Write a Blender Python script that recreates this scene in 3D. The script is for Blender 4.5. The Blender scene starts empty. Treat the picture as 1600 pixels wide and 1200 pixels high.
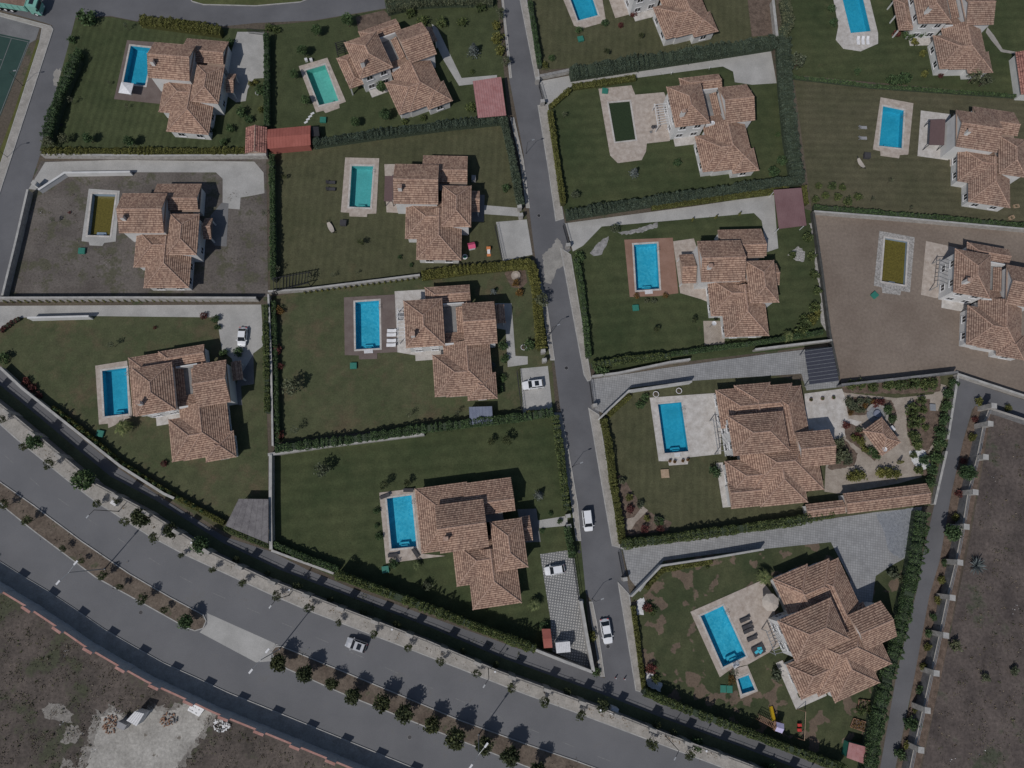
# Villa estate with gardens, pools and a boulevard, seen from the air.
import bpy, math, random
import numpy as np
from mathutils import Vector, Matrix
from mathutils.geometry import tessellate_polygon

S = bpy.context.scene
COL = S.collection
R = math.radians

# ------------------------------------------------------------------ camera
FPX = 1110.0            # focal length for a 1600 px wide frame
NADIR = (750.0, 832.0)  # where the plumb line under the drone meets the frame
ALT = 140.0             # flying height in metres


def cam_axes():
    d = Vector((NADIR[0] - 800, NADIR[1] - 600, FPX)).normalized()
    up = -d
    x = Vector((1, 0, 0))
    x = (x - x.dot(up) * up).normalized()
    y = up.cross(x)
    return Matrix((x, y, up))       # camera (x right, y down, z forward) -> world


AX = cam_axes()
cam_d = bpy.data.cameras.new('camera')
cam = bpy.data.objects.new('camera', cam_d)
COL.objects.link(cam)
cam_d.sensor_width = 36.0
cam_d.lens = FPX / 1600.0 * 36.0
cam_d.clip_start = 1.0
cam_d.clip_end = 5000.0
right, upv, back = AX @ Vector((1, 0, 0)), AX @ Vector((0, -1, 0)), AX @ Vector((0, 0, -1))
cam.matrix_world = Matrix(((right.x, upv.x, back.x, 0), (right.y, upv.y, back.y, 0), (right.z, upv.z, back.z, ALT), (0, 0, 0, 1)))
S.camera = cam

# ------------------------------------------------------------------ sky, sun, exposure
SUN_EL = R(50.0)
SHADOW = Vector((0.605, 0.796, 0.0))        # ground direction in which shadows fall
world = bpy.data.worlds.new('World')
S.world = world
world.use_nodes = True
wn = world.node_tree.nodes
wn.clear()
sky = wn.new('ShaderNodeTexSky')
sky.sky_type = 'NISHITA'
sky.sun_disc = False
sky.sun_elevation = SUN_EL
sky.sun_rotation = math.atan2(-SHADOW.x, -SHADOW.y)
bg = wn.new('ShaderNodeBackground')
bg.inputs['Strength'].default_value = 0.074
wo = wn.new('ShaderNodeOutputWorld')
world.node_tree.links.new(sky.outputs[0], bg.inputs[0])
world.node_tree.links.new(bg.outputs[0], wo.inputs[0])
sun_d = bpy.data.lights.new('sun', 'SUN')
sun_d.energy = 3.3
sun_d.angle = R(0.53)
sun_d.color = (1.0, 0.965, 0.925)
sun = bpy.data.objects.new('sun', sun_d)
COL.objects.link(sun)
sun_dir = Vector((SHADOW.x * math.cos(SUN_EL), SHADOW.y * math.cos(SUN_EL), -math.sin(SUN_EL)))
sun.rotation_euler = sun_dir.to_track_quat('-Z', 'Y').to_euler()
sun.location = (-60, -80, 120)
S.view_settings.view_transform = 'Standard'
S.view_settings.look = 'None'
S.view_settings.gamma = 1.0
S.view_settings.use_curve_mapping = False
S.view_settings.exposure = -0.50
S.cycles.max_bounces = 6
S.cycles.transparent_max_bounces = 12

rng = random.Random(11)
nr = np.random.default_rng(5)


# ------------------------------------------------------------------ photo grid -> ground
def W(u, v, h=0.0):
    """Ground position whose point at height h is seen at (u, v) of the 1600 x 1200 frame."""
    w = AX @ Vector((u - 800, v - 600, FPX))
    t = (h - ALT) / w.z
    return Vector((w.x * t, w.y * t, h))


def W2(p, h=0.0):
    q = W(p[0], p[1], h)
    return (q.x, q.y)


def crop(ox, oy):
    return lambda *pts: [(ox + x / 3.75, oy + y / 3.75) for x, y in pts]


c00, c10, c20, c30 = crop(0, 0), crop(400, 0), crop(780, 0), crop(1180, 0)
d0, d1, d2, d3 = crop(0, 230), crop(400, 230), crop(780, 270), crop(1180, 270)
e0, e1, e2, e3 = crop(0, 460), crop(400, 430), crop(780, 560), crop(1180, 560)
f0, f1, g0, g1 = crop(0, 750), crop(400, 700), crop(0, 880), crop(400, 880)
h2, h3, i2, i3 = crop(780, 840), crop(1180, 840), crop(780, 880), crop(1180, 880)


# ------------------------------------------------------------------ materials
def nt_new(name):
    m = bpy.data.materials.new(name)
    m.use_nodes = True
    n = m.node_tree.nodes
    n.clear()
    out = n.new('ShaderNodeOutputMaterial')
    b = n.new('ShaderNodeBsdfPrincipled')
    m.node_tree.links.new(b.outputs[0], out.inputs[0])
    return m, n, m.node_tree.links.new, b, out


def noise(n, L, vec, scale, detail=4.0, rough=0.6):
    t = n.new('ShaderNodeTexNoise')
    t.inputs['Scale'].default_value = scale
    t.inputs['Detail'].default_value = detail
    t.inputs['Roughness'].default_value = rough
    L(vec, t.inputs['Vector'])
    return t.outputs[0]


def ramp(n, L, fac, stops, mode='LINEAR'):
    r = n.new('ShaderNodeValToRGB')
    r.color_ramp.interpolation = mode
    e = r.color_ramp.elements
    while len(e) < len(stops):
        e.new(0.5)
    for k, (p, c) in enumerate(stops):
        e[k].position = p
        e[k].color = (c[0], c[1], c[2], 1)
    L(fac, r.inputs[0])
    return r.outputs[0]


def mixc(n, L, fac, a, b, mode='MIX'):
    x = n.new('ShaderNodeMix')
    x.data_type = 'RGBA'
    x.blend_type = mode
    for val, sock in ((fac, x.inputs[0]), (a, x.inputs[6]), (b, x.inputs[7])):
        if hasattr(val, 'links') or hasattr(val, 'is_linked'):
            L(val, sock)
        elif isinstance(val, (int, float)):
            sock.default_value = val
        else:
            sock.default_value = (val[0], val[1], val[2], 1)
    return x.outputs[2]


def mth(n, L, op, a, b=None, c=None):
    x = n.new('ShaderNodeMath')
    x.operation = op
    for k, val in enumerate((a, b, c)):
        if val is None:
            continue
        if isinstance(val, (int, float)):
            x.inputs[k].default_value = val
        else:
            L(val, x.inputs[k])
    return x.outputs[0]


def bump(n, L, b, h, strength, dist=0.05):
    x = n.new('ShaderNodeBump')
    x.inputs['Strength'].default_value = strength
    x.inputs['Distance'].default_value = dist
    L(h, x.inputs['Height'])
    L(x.outputs[0], b.inputs['Normal'])


def pos(n):
    return n.new('ShaderNodeNewGeometry').outputs['Position']


def surf(name, c1, c2, scale=0.35, fine=6.0, fine_amt=0.35, rough=0.85, bmp=0.3, spots=None, metal=0.0, spec=0.35, contrast=(0.35, 0.65)):
    """Two-tone weathered surface: broad blotches between c1 and c2, fine grain, optional spots (colour, scale, threshold)."""
    m, n, L, b, o = nt_new(name)
    p = pos(n)
    col = ramp(n, L, noise(n, L, p, scale, 5), [(contrast[0], c1), (contrast[1], c2)])
    if spots:
        sc, ss, th = spots
        f = ramp(n, L, noise(n, L, p, ss, 5, 0.7), [(th, (0, 0, 0)), (min(th + 0.07, 1), (1, 1, 1))])
        col = mixc(n, L, f, col, sc)
    g = noise(n, L, p, fine, 6, 0.75)
    k = 1.0 - fine_amt
    col = mixc(n, L, 1.0, col, ramp(n, L, g, [(0.3, (k, k, k)), (0.7, (1 + fine_amt * 0.6,) * 3)]), 'MULTIPLY')
    L(col, b.inputs['Base Color'])
    b.inputs['Roughness'].default_value = rough
    b.inputs['Metallic'].default_value = metal
    b.inputs['Specular IOR Level'].default_value = spec
    if bmp:
        bump(n, L, b, g, bmp)
    return m


def plain(name, c, rough=0.6, metal=0.0, spec=0.4, var=0.12, coat=0.0):
    m, n, L, b, o = nt_new(name)
    p = n.new('ShaderNodeTexCoord').outputs['Object']
    g = noise(n, L, p, 3.0, 4)
    col = mixc(n, L, 1.0, c, ramp(n, L, g, [(0.3, (1 - var,) * 3), (0.7, (1 + var,) * 3)]), 'MULTIPLY')
    L(col, b.inputs['Base Color'])
    b.inputs['Roughness'].default_value = rough
    b.inputs['Metallic'].default_value = metal
    b.inputs['Specular IOR Level'].default_value = spec
    b.inputs['Coat Weight'].default_value = coat
    return m


def lawn(name, c1, c2, ang, period, dry=(0.11, 0.095, 0.055), dry_th=0.68, stripe=0.16, patch=0.09, thr2=None):
    m, n, L, b, o = nt_new(name)
    p = pos(n)
    col = ramp(n, L, noise(n, L, p, patch, 6, 0.65), [(0.34, c1), (0.66, c2)])
    f = ramp(n, L, noise(n, L, p, 0.16, 7, 0.7), [(dry_th - 0.12, (0, 0, 0)), (dry_th + 0.06, (1, 1, 1))])
    col = mixc(n, L, f, col, dry)
    if thr2:
        f2 = ramp(n, L, noise(n, L, p, 0.28, 3, 0.5), [(thr2[1], (0, 0, 0)), (thr2[1] + 0.025, (1, 1, 1))])
        col = mixc(n, L, f2, col, thr2[0])
    col = mixc(n, L, 1.0, col, ramp(n, L, noise(n, L, p, 0.45, 6, 0.7), [(0.3, (0.80,) * 3), (0.7, (1.2, 1.18, 1.15))]), 'MULTIPLY')
    # mowing stripes
    mp = n.new('ShaderNodeMapping')
    mp.inputs['Rotation'].default_value = (0, 0, R(ang))
    L(p, mp.inputs['Vector'])
    sx = n.new('ShaderNodeSeparateXYZ')
    L(mp.outputs[0], sx.inputs[0])
    wob = mth(n, L, 'MULTIPLY_ADD', noise(n, L, p, 0.12, 2), 0.8, sx.outputs[0])
    s = mth(n, L, 'SINE', mth(n, L, 'MULTIPLY', wob, 2 * math.pi / period))
    amp = mth(n, L, 'MULTIPLY', noise(n, L, p, 0.2, 3), stripe * 1.6)
    s = mth(n, L, 'MULTIPLY_ADD', s, amp, 1.0)
    col = mixc(n, L, 1.0, col, s, 'MULTIPLY')
    g = noise(n, L, p, 3.2, 8, 0.85)
    col = mixc(n, L, 1.0, col, ramp(n, L, g, [(0.3, (0.62,) * 3), (0.7, (1.35,) * 3)]), 'MULTIPLY')
    L(col, b.inputs['Base Color'])
    b.inputs['Roughness'].default_value = 0.95
    b.inputs['Specular IOR Level'].default_value = 0.15
    bump(n, L, b, g, 0.5, 0.08)
    return m


def grid_mat(name, slab, joint, dot, ang, period, mode):
    """Pavers: 'dots' = dark blocks with pale infill, 'grid' = slabs with dark joints."""
    m, n, L, b, o = nt_new(name)
    p = pos(n)
    mp = n.new('ShaderNodeMapping')
    mp.inputs['Rotation'].default_value = (0, 0, R(ang))
    mp.inputs['Scale'].default_value = (1 / period,) * 3
    L(p, mp.inputs['Vector'])
    sx = n.new('ShaderNodeSeparateXYZ')
    L(mp.outputs[0], sx.inputs[0])
    fx = mth(n, L, 'FRACT', sx.outputs[0])
    fy = mth(n, L, 'FRACT', sx.outputs[1])
    dx = mth(n, L, 'ABSOLUTE', mth(n, L, 'SUBTRACT', fx, 0.5))
    dy = mth(n, L, 'ABSOLUTE', mth(n, L, 'SUBTRACT', fy, 0.5))
    mx = mth(n, L, 'MAXIMUM', dx, dy)
    fl = n.new('ShaderNodeVectorMath')
    fl.operation = 'FLOOR'
    L(mp.outputs[0], fl.inputs[0])
    wnz = n.new('ShaderNodeTexWhiteNoise')
    L(fl.outputs[0], wnz.inputs[0])
    base = ramp(n, L, wnz.outputs[0], [(0, tuple(x * 0.92 for x in slab)), (1, tuple(x * 1.08 for x in slab))])
    base = mixc(n, L, 1.0, base, ramp(n, L, noise(n, L, p, 0.5, 5), [(0.3, (0.8,) * 3), (0.7, (1.15,) * 3)]), 'MULTIPLY')
    if mode == 'dots':
        f = mth(n, L, 'LESS_THAN', mx, 0.25)
        col = mixc(n, L, f, base, dot)
    else:
        f = mth(n, L, 'GREATER_THAN', mx, 0.43)
        col = mixc(n, L, f, base, joint)
    L(col, b.inputs['Base Color'])
    b.inputs['Roughness'].default_value = 0.8
    bump(n, L, b, f, 0.4 if mode == 'dots' else -0.4, 0.02)
    return m


def tile_mat(name, light, mid, dark):
    m, n, L, b, o = nt_new(name)
    uv = n.new('ShaderNodeUVMap').outputs[0]
    sx = n.new('ShaderNodeSeparateXYZ')
    L(uv, sx.inputs[0])
    row = mth(n, L, 'FLOOR', sx.outputs[1])
    cu = mth(n, L, 'MULTIPLY', sx.outputs[0], 1 / 0.26)
    cb = n.new('ShaderNodeCombineXYZ')
    L(mth(n, L, 'FLOOR', cu), cb.inputs[0])
    L(row, cb.inputs[1])
    wz = n.new('ShaderNodeTexWhiteNoise')
    L(cb.outputs[0], wz.inputs[0])
    p = pos(n)
    t = mth(n, L, 'ADD', mth(n, L, 'MULTIPLY_ADD', wz.outputs[0], 0.8, 0.1), mth(n, L, 'MULTIPLY', mth(n, L, 'SUBTRACT', noise(n, L, p, 1.3, 5, 0.7), 0.5), 0.8))
    col = ramp(n, L, t, [(0.05, dark), (0.38, mid), (0.7, light), (1.0, tuple(x * 1.12 for x in light))])
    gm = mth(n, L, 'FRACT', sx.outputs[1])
    lip = ramp(n, L, gm, [(0.0, (1.08, 1.08, 1.08)), (0.66, (1.04, 1.04, 1.04)), (0.80, (0.40, 0.35, 0.35)), (0.98, (0.36, 0.31, 0.31))])   # shade of the gaps under tile ends, painted at each course head
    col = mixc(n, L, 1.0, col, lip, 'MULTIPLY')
    col = mixc(n, L, 1.0, col, ramp(n, L, noise(n, L, p, 0.16, 5, 0.65), [(0.3, (0.80, 0.82, 0.84)), (0.7, (1.16, 1.12, 1.10))]), 'MULTIPLY')
    L(col, b.inputs['Base Color'])
    b.inputs['Roughness'].default_value = 0.85
    b.inputs['Specular IOR Level'].default_value = 0.25
    h = mth(n, L, 'SINE', mth(n, L, 'MULTIPLY', cu, 2 * math.pi))
    bump(n, L, b, h, 0.8, 0.04)
    return m


def water_mat(name, tint, rough=0.03, wave=0.35, scale=2.2):
    m, n, L, b, o = nt_new(name)
    n.remove(b)
    p = pos(n)
    tr = n.new('ShaderNodeBsdfTransparent')
    tr.inputs[0].default_value = (*tint, 1)
    gl = n.new('ShaderNodeBsdfGlossy')
    gl.inputs['Roughness'].default_value = rough
    fr = n.new('ShaderNodeFresnel')
    fr.inputs['IOR'].default_value = 1.33
    mx = n.new('ShaderNodeMixShader')
    bp = n.new('ShaderNodeBump')
    bp.inputs['Strength'].default_value = wave
    bp.inputs['Distance'].default_value = 0.05
    L(noise(n, L, p, scale, 3, 0.5), bp.inputs['Height'])
    L(bp.outputs[0], gl.inputs['Normal'])
    L(bp.outputs[0], fr.inputs['Normal'])
    L(fr.outputs[0], mx.inputs[0])
    L(tr.outputs[0], mx.inputs[1])
    L(gl.outputs[0], mx.inputs[2])
    L(mx.outputs[0], o.inputs[0])
    return m


def basin_mat(name, c1, c2):
    """Glass mosaic lining: small tiles of slightly different blues."""
    m, n, L, b, o = nt_new(name)
    p = pos(n)
    v = n.new('ShaderNodeTexVoronoi')
    v.inputs['Scale'].default_value = 2.6
    L(p, v.inputs[0])
    sx = n.new('ShaderNodeSeparateColor')
    L(v.outputs['Color'], sx.inputs[0])
    col = ramp(n, L, sx.outputs[0], [(0.0, c1), (1.0, c2)])
    col = mixc(n, L, 1.0, col, ramp(n, L, noise(n, L, p, 0.25, 3), [(0.3, (0.9,) * 3), (0.7, (1.1,) * 3)]), 'MULTIPLY')
    L(col, b.inputs['Base Color'])
    b.inputs['Roughness'].default_value = 0.5
    return m


def leaf_mat(name, stops, rough=0.7):
    m, n, L, b, o = nt_new(name)
    g = n.new('ShaderNodeNewGeometry')
    oi = n.new('ShaderNodeObjectInfo')
    col = ramp(n, L, g.outputs['Random Per Island'], stops)
    col = mixc(n, L, 1.0, col, ramp(n, L, noise(n, L, g.outputs['Position'], 0.7, 3), [(0.3, (0.65,) * 3), (0.7, (1.3,) * 3)]), 'MULTIPLY')
    col = mixc(n, L, 1.0, col, ramp(n, L, oi.outputs['Random'], [(0, (0.82, 0.85, 0.85)), (1, (1.18, 1.12, 1.0))]), 'MULTIPLY')
    L(col, b.inputs['Base Color'])
    b.inputs['Roughness'].default_value = rough
    b.inputs['Specular IOR Level'].default_value = 0.25
    tl = n.new('ShaderNodeBsdfTranslucent')
    L(col, tl.inputs[0])
    mx = n.new('ShaderNodeMixShader')
    mx.inputs[0].default_value = 0.22
    L(b.outputs[0], mx.inputs[1])
    L(tl.outputs[0], mx.inputs[2])
    L(mx.outputs[0], o.inputs[0])
    return m


M = dict(
    earth=surf('dry_earth', (0.085, 0.068, 0.052), (0.135, 0.112, 0.085), 0.05, 2.2, 0.45, spots=((0.06, 0.075, 0.036), 0.12, 0.56)),
    waste=surf('dry_wasteland', (0.052, 0.044, 0.038), (0.150, 0.122, 0.106), 0.16, 1.6, 0.55, spots=((0.066, 0.070, 0.042), 0.10, 0.53), bmp=0.6, contrast=(0.30, 0.72)),
    waste_e=surf('brown_wasteland', (0.066, 0.054, 0.050), (0.158, 0.128, 0.114), 0.18, 1.6, 0.5, spots=((0.072, 0.078, 0.052), 0.09, 0.58), bmp=0.6, contrast=(0.30, 0.72)),
    median=surf('median_soil', (0.105, 0.080, 0.062), (0.175, 0.140, 0.110), 0.35, 3.0, 0.5, spots=((0.085, 0.090, 0.05), 0.3, 0.6)),
    dirt=surf('grey_dirt', (0.103, 0.089, 0.080), (0.168, 0.149, 0.134), 0.16, 2.6, 0.42, spots=((0.100, 0.096, 0.066), 0.22, 0.52)),
    dirt_b=surf('bare_dirt', (0.190, 0.150, 0.122), (0.245, 0.200, 0.165), 0.10, 1.8, 0.25),
    bed=surf('planting_soil', (0.100, 0.072, 0.055), (0.190, 0.140, 0.110), 0.9, 4.0, 0.45),
    asphalt=surf('asphalt', (0.137, 0.139, 0.148), (0.173, 0.174, 0.183), 0.11, 7.0, 0.2, bmp=0.15, contrast=(0.3, 0.7), spots=((0.158, 0.157, 0.160), 0.22, 0.60)),
    asphalt_l=surf('lane_asphalt', (0.117, 0.118, 0.127), (0.153, 0.154, 0.164), 0.12, 7.0, 0.18, bmp=0.15, spots=((0.092, 0.092, 0.099), 0.5, 0.66)),
    patch=surf('old_patched_road', (0.24, 0.23, 0.215), (0.34, 0.325, 0.30), 0.5, 5.0, 0.25),
    concrete=surf('driveway_concrete', (0.348, 0.342, 0.329), (0.445, 0.437, 0.421), 0.25, 5.0, 0.2, spots=((0.268, 0.256, 0.238), 0.5, 0.66)),
    walk=surf('pavement_concrete', (0.293, 0.276, 0.253), (0.397, 0.374, 0.345), 0.5, 4.0, 0.25, spots=((0.172, 0.138, 0.115), 1.1, 0.66)),
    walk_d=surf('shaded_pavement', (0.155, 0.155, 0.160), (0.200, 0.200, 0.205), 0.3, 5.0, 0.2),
    kerb=surf('kerb_stone', (0.33, 0.325, 0.315), (0.46, 0.45, 0.43), 0.8, 6.0, 0.2),
    paint=surf('road_paint', (0.165, 0.165, 0.17), (0.22, 0.22, 0.222), 1.5, 5.0, 0.35, contrast=(0.3, 0.6)),
    stone=surf('wall_stone', (0.300, 0.285, 0.265), (0.440, 0.420, 0.395), 1.3, 5.0, 0.3, bmp=0.5),
    wall_grey=surf('pale_plaster_wall', (0.40, 0.41, 0.43), (0.52, 0.53, 0.55), 0.6, 4.0, 0.2),
    dark_wall=surf('shadow_dark_wall', (0.05, 0.052, 0.05), (0.085, 0.085, 0.08), 1.0, 5.0, 0.3),  # wall coloured dark to stand in for the shadow band along the plot edge
    stone_d=surf('grey_wall_stone', (0.150, 0.150, 0.155), (0.250, 0.245, 0.245), 1.0, 5.0, 0.3, bmp=0.5),
    coping=surf('red_coping', (0.36, 0.185, 0.155), (0.46, 0.265, 0.23), 0.8, 4.0, 0.2),
    sand=surf('sandy_ground', (0.30, 0.285, 0.26), (0.46, 0.44, 0.405), 0.3, 2.0, 0.35, spots=((0.17, 0.15, 0.125), 0.35, 0.60)),
    sand_d=surf('dusty_ground', (0.17, 0.155, 0.14), (0.36, 0.34, 0.31), 0.45, 2.0, 0.4, spots=((0.10, 0.085, 0.072), 0.45, 0.52)),
    travertine=surf('travertine', (0.370, 0.310, 0.265), (0.500, 0.440, 0.390), 1.1, 5.0, 0.15),
    travertine_w=surf('pale_travertine', (0.430, 0.400, 0.370), (0.580, 0.555, 0.530), 0.8, 4.0, 0.15),
    sandpath=surf('sand_coloured_paving', (0.300, 0.255, 0.215), (0.400, 0.350, 0.300), 0.6, 4.0, 0.22),
    deck_w=surf('brown_deck', (0.140, 0.108, 0.098), (0.180, 0.145, 0.132), 0.5, 5.0, 0.15),
    deck_t=surf('terracotta_deck', (0.250, 0.145, 0.105), (0.310, 0.190, 0.145), 0.4, 5.0, 0.15),
    pebble=surf('pebble_bed', (0.22, 0.21, 0.20), (0.48, 0.46, 0.44), 3.0, 8.0, 0.4, bmp=0.6),
    gravel=surf('blue_grey_gravel', (0.190, 0.205, 0.230), (0.280, 0.295, 0.320), 2.0, 8.0, 0.35, bmp=0.5),
    rock=surf('garden_rock', (0.20, 0.195, 0.19), (0.37, 0.36, 0.35), 1.2, 5.0, 0.35, bmp=0.8),
    white_stone=surf('white_gravel', (0.55, 0.55, 0.56), (0.75, 0.75, 0.76), 2.0, 8.0, 0.25),
    court=surf('green_court', (0.024, 0.056, 0.048), (0.032, 0.068, 0.058), 0.3, 4.0, 0.12),
    render=surf('white_render', (0.56, 0.56, 0.555), (0.66, 0.655, 0.65), 0.4, 4.0, 0.06, rough=0.8, bmp=0.05),
    fascia=plain('eave_board', (0.34, 0.25, 0.20), 0.7),
    flatroof=surf('flat_roof_screed', (0.20, 0.195, 0.19), (0.27, 0.265, 0.26), 0.6, 5.0, 0.2),
    white=plain('white_paint', (0.66, 0.66, 0.67), 0.5),
    white_car=plain('white_car_paint', (0.80, 0.81, 0.83), 0.25, 0, 0.5, 0.02, 0.6),
    silver_car=plain('silver_car_paint', (0.55, 0.56, 0.58), 0.3, 0.35, 0.5, 0.03, 0.5),
    mint=plain('mint_truck_paint', (0.20, 0.44, 0.37), 0.4, 0, 0.5, 0.08),
    soil_load=surf('soil_load', (0.19, 0.125, 0.095), (0.26, 0.175, 0.135), 1.0, 4.0, 0.4),
    glass=plain('dark_glass', (0.018, 0.022, 0.028), 0.08, 0, 0.6, 0.1),
    black=plain('black_rubber', (0.018, 0.018, 0.018), 0.7),
    rim=plain('alloy', (0.45, 0.45, 0.46), 0.35, 0.7),
    lampred=plain('tail_lens', (0.40, 0.02, 0.02), 0.2),
    lampclr=plain('head_lens', (0.75, 0.77, 0.80), 0.15),
    steel=plain('galvanised_steel', (0.42, 0.43, 0.44), 0.45, 0.5),
    darkmetal=plain('dark_metal', (0.045, 0.045, 0.048), 0.5, 0.3),
    wood=surf('weathered_wood', (0.22, 0.125, 0.08), (0.32, 0.19, 0.13), 2.0, 8.0, 0.3),
    wood_l=surf('pale_wood', (0.36, 0.26, 0.17), (0.46, 0.34, 0.24), 2.0, 8.0, 0.25),
    wood_g=surf('grey_boards', (0.150, 0.140, 0.145), (0.220, 0.208, 0.210), 0.8, 5.0, 0.3),
    bark=surf('bark', (0.085, 0.062, 0.045), (0.15, 0.115, 0.085), 3.0, 9.0, 0.35, bmp=0.7),
    red_metal=surf('red_sheet_roof', (0.30, 0.095, 0.075), (0.37, 0.125, 0.10), 0.4, 5.0, 0.15),
    plum_metal=surf('plum_sheet_roof', (0.185, 0.105, 0.110), (0.225, 0.135, 0.140), 0.3, 5.0, 0.12),
    pink_metal=surf('faded_red_roof', (0.36, 0.16, 0.155), (0.45, 0.24, 0.235), 0.7, 5.0, 0.2),
    blue_metal=surf('blue_grey_roof', (0.17, 0.19, 0.26), (0.22, 0.245, 0.32), 0.4, 4.0, 0.15),
    solar=plain('dark_roof_panel', (0.058, 0.060, 0.076), 0.25, 0, 0.5, 0.15),
    canvas=plain('white_canvas', (0.74, 0.74, 0.76), 0.8),
    beige=plain('beige_canvas', (0.46, 0.41, 0.36), 0.85),
    charcoal=plain('charcoal_fabric', (0.055, 0.053, 0.058), 0.85),
    grey_fab=plain('grey_fabric', (0.30, 0.30, 0.31), 0.85),
    brown_fab=plain('brown_awning', (0.130, 0.085, 0.085), 0.85),
    green_box=plain('green_plastic', (0.035, 0.190, 0.145), 0.55),
    turq=plain('turquoise_cloth', (0.06, 0.46, 0.58), 0.7),
    yellow=plain('yellow_plastic', (0.62, 0.42, 0.02), 0.4),
    lilac=plain('lilac_canvas', (0.50, 0.46, 0.66), 0.8),
    pink=plain('pink_plastic', (0.62, 0.10, 0.20), 0.45),
    orange=plain('orange_plastic', (0.62, 0.22, 0.08), 0.45),
    redp=plain('red_plastic', (0.55, 0.06, 0.05), 0.45),
    water=water_mat('pool_water', (0.50, 0.86, 0.93)),
    water_t=water_mat('teal_pool_water', (0.60, 0.88, 0.86), 0.05, 0.3, 1.6),
    murk_g=plain('dark_green_water', (0.032, 0.048, 0.022), 0.12, 0, 0.5, 0.25),
    murk_o=plain('olive_water', (0.125, 0.105, 0.022), 0.15, 0, 0.5, 0.3),
    basin=basin_mat('blue_pool_lining', (0.074, 0.412, 0.549), (0.117, 0.490, 0.618)),
    basin_m=basin_mat('mint_pool_lining', (0.27, 0.53, 0.49), (0.33, 0.59, 0.55)),
    basin_t=basin_mat('teal_pool_lining', (0.206, 0.482, 0.516), (0.249, 0.533, 0.568)),
    basin_p=basin_mat('pale_blue_lining', (0.230, 0.310, 0.400), (0.270, 0.350, 0.440)),
    basin_c=basin_mat('vivid_blue_lining', (0.086, 0.447, 0.585), (0.206, 0.585, 0.705)),
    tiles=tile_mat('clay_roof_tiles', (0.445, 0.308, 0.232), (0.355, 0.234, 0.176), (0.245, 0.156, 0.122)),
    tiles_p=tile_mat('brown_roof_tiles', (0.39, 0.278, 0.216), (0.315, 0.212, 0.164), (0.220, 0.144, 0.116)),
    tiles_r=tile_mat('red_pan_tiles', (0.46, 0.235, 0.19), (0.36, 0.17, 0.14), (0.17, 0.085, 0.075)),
    ridge=surf('ridge_tiles', (0.27, 0.165, 0.13), (0.52, 0.37, 0.29), 3.0, 8.0, 0.3),
    lf_dark=leaf_mat('dark_hedge_leaves', [(0, (0.041, 0.074, 0.035)), (0.6, (0.081, 0.135, 0.061)), (1, (0.128, 0.189, 0.084))]),
    lf_thuja=leaf_mat('blue_green_thuja', [(0, (0.060, 0.088, 0.068)), (0.6, (0.088, 0.120, 0.092)), (1, (0.120, 0.150, 0.112))]),
    lf_yel=leaf_mat('yellow_green_leaves', [(0, (0.085, 0.095, 0.030)), (0.5, (0.165, 0.172, 0.052)), (1, (0.250, 0.245, 0.085))]),
    lf_mid=leaf_mat('mid_green_leaves', [(0, (0.052, 0.078, 0.033)), (0.6, (0.111, 0.150, 0.058)), (1, (0.195, 0.221, 0.091))]),
    lf_street=leaf_mat('street_tree_leaves', [(0, (0.034, 0.046, 0.024)), (0.6, (0.074, 0.092, 0.042)), (1, (0.135, 0.150, 0.072))]),
    lf_olive=leaf_mat('olive_grey_leaves', [(0, (0.075, 0.090, 0.056)), (0.6, (0.131, 0.150, 0.094)), (1, (0.213, 0.231, 0.156))]),
    lf_spruce=leaf_mat('blue_spruce_needles', [(0, (0.094, 0.116, 0.116)), (0.6, (0.165, 0.193, 0.198)), (1, (0.264, 0.292, 0.303))]),
    lf_red=leaf_mat('red_leaves', [(0, (0.078, 0.026, 0.029)), (0.6, (0.156, 0.054, 0.054)), (1, (0.228, 0.096, 0.078))]),
    lf_rust=leaf_mat('rusty_leaves', [(0, (0.10, 0.062, 0.025)), (0.6, (0.22, 0.130, 0.045)), (1, (0.30, 0.190, 0.070))]),
    lf_palm=leaf_mat('palm_fronds', [(0, (0.060, 0.086, 0.034)), (0.6, (0.126, 0.156, 0.066)), (1, (0.228, 0.246, 0.114))]),
    lf_dry=leaf_mat('dry_scrub_leaves', [(0, (0.087, 0.072, 0.052)), (0.5, (0.180, 0.151, 0.116)), (0.85, (0.268, 0.231, 0.180)), (1, (0.123, 0.145, 0.065))]),
    lf_grn=leaf_mat('green_scrub_leaves', [(0, (0.038, 0.054, 0.022)), (0.6, (0.084, 0.102, 0.041)), (1, (0.156, 0.150, 0.074))]),
    core=plain('foliage_core', (0.045, 0.062, 0.038), 0.95),
    core_y=plain('yellow_foliage_core', (0.060, 0.062, 0.016), 0.95),
)


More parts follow.
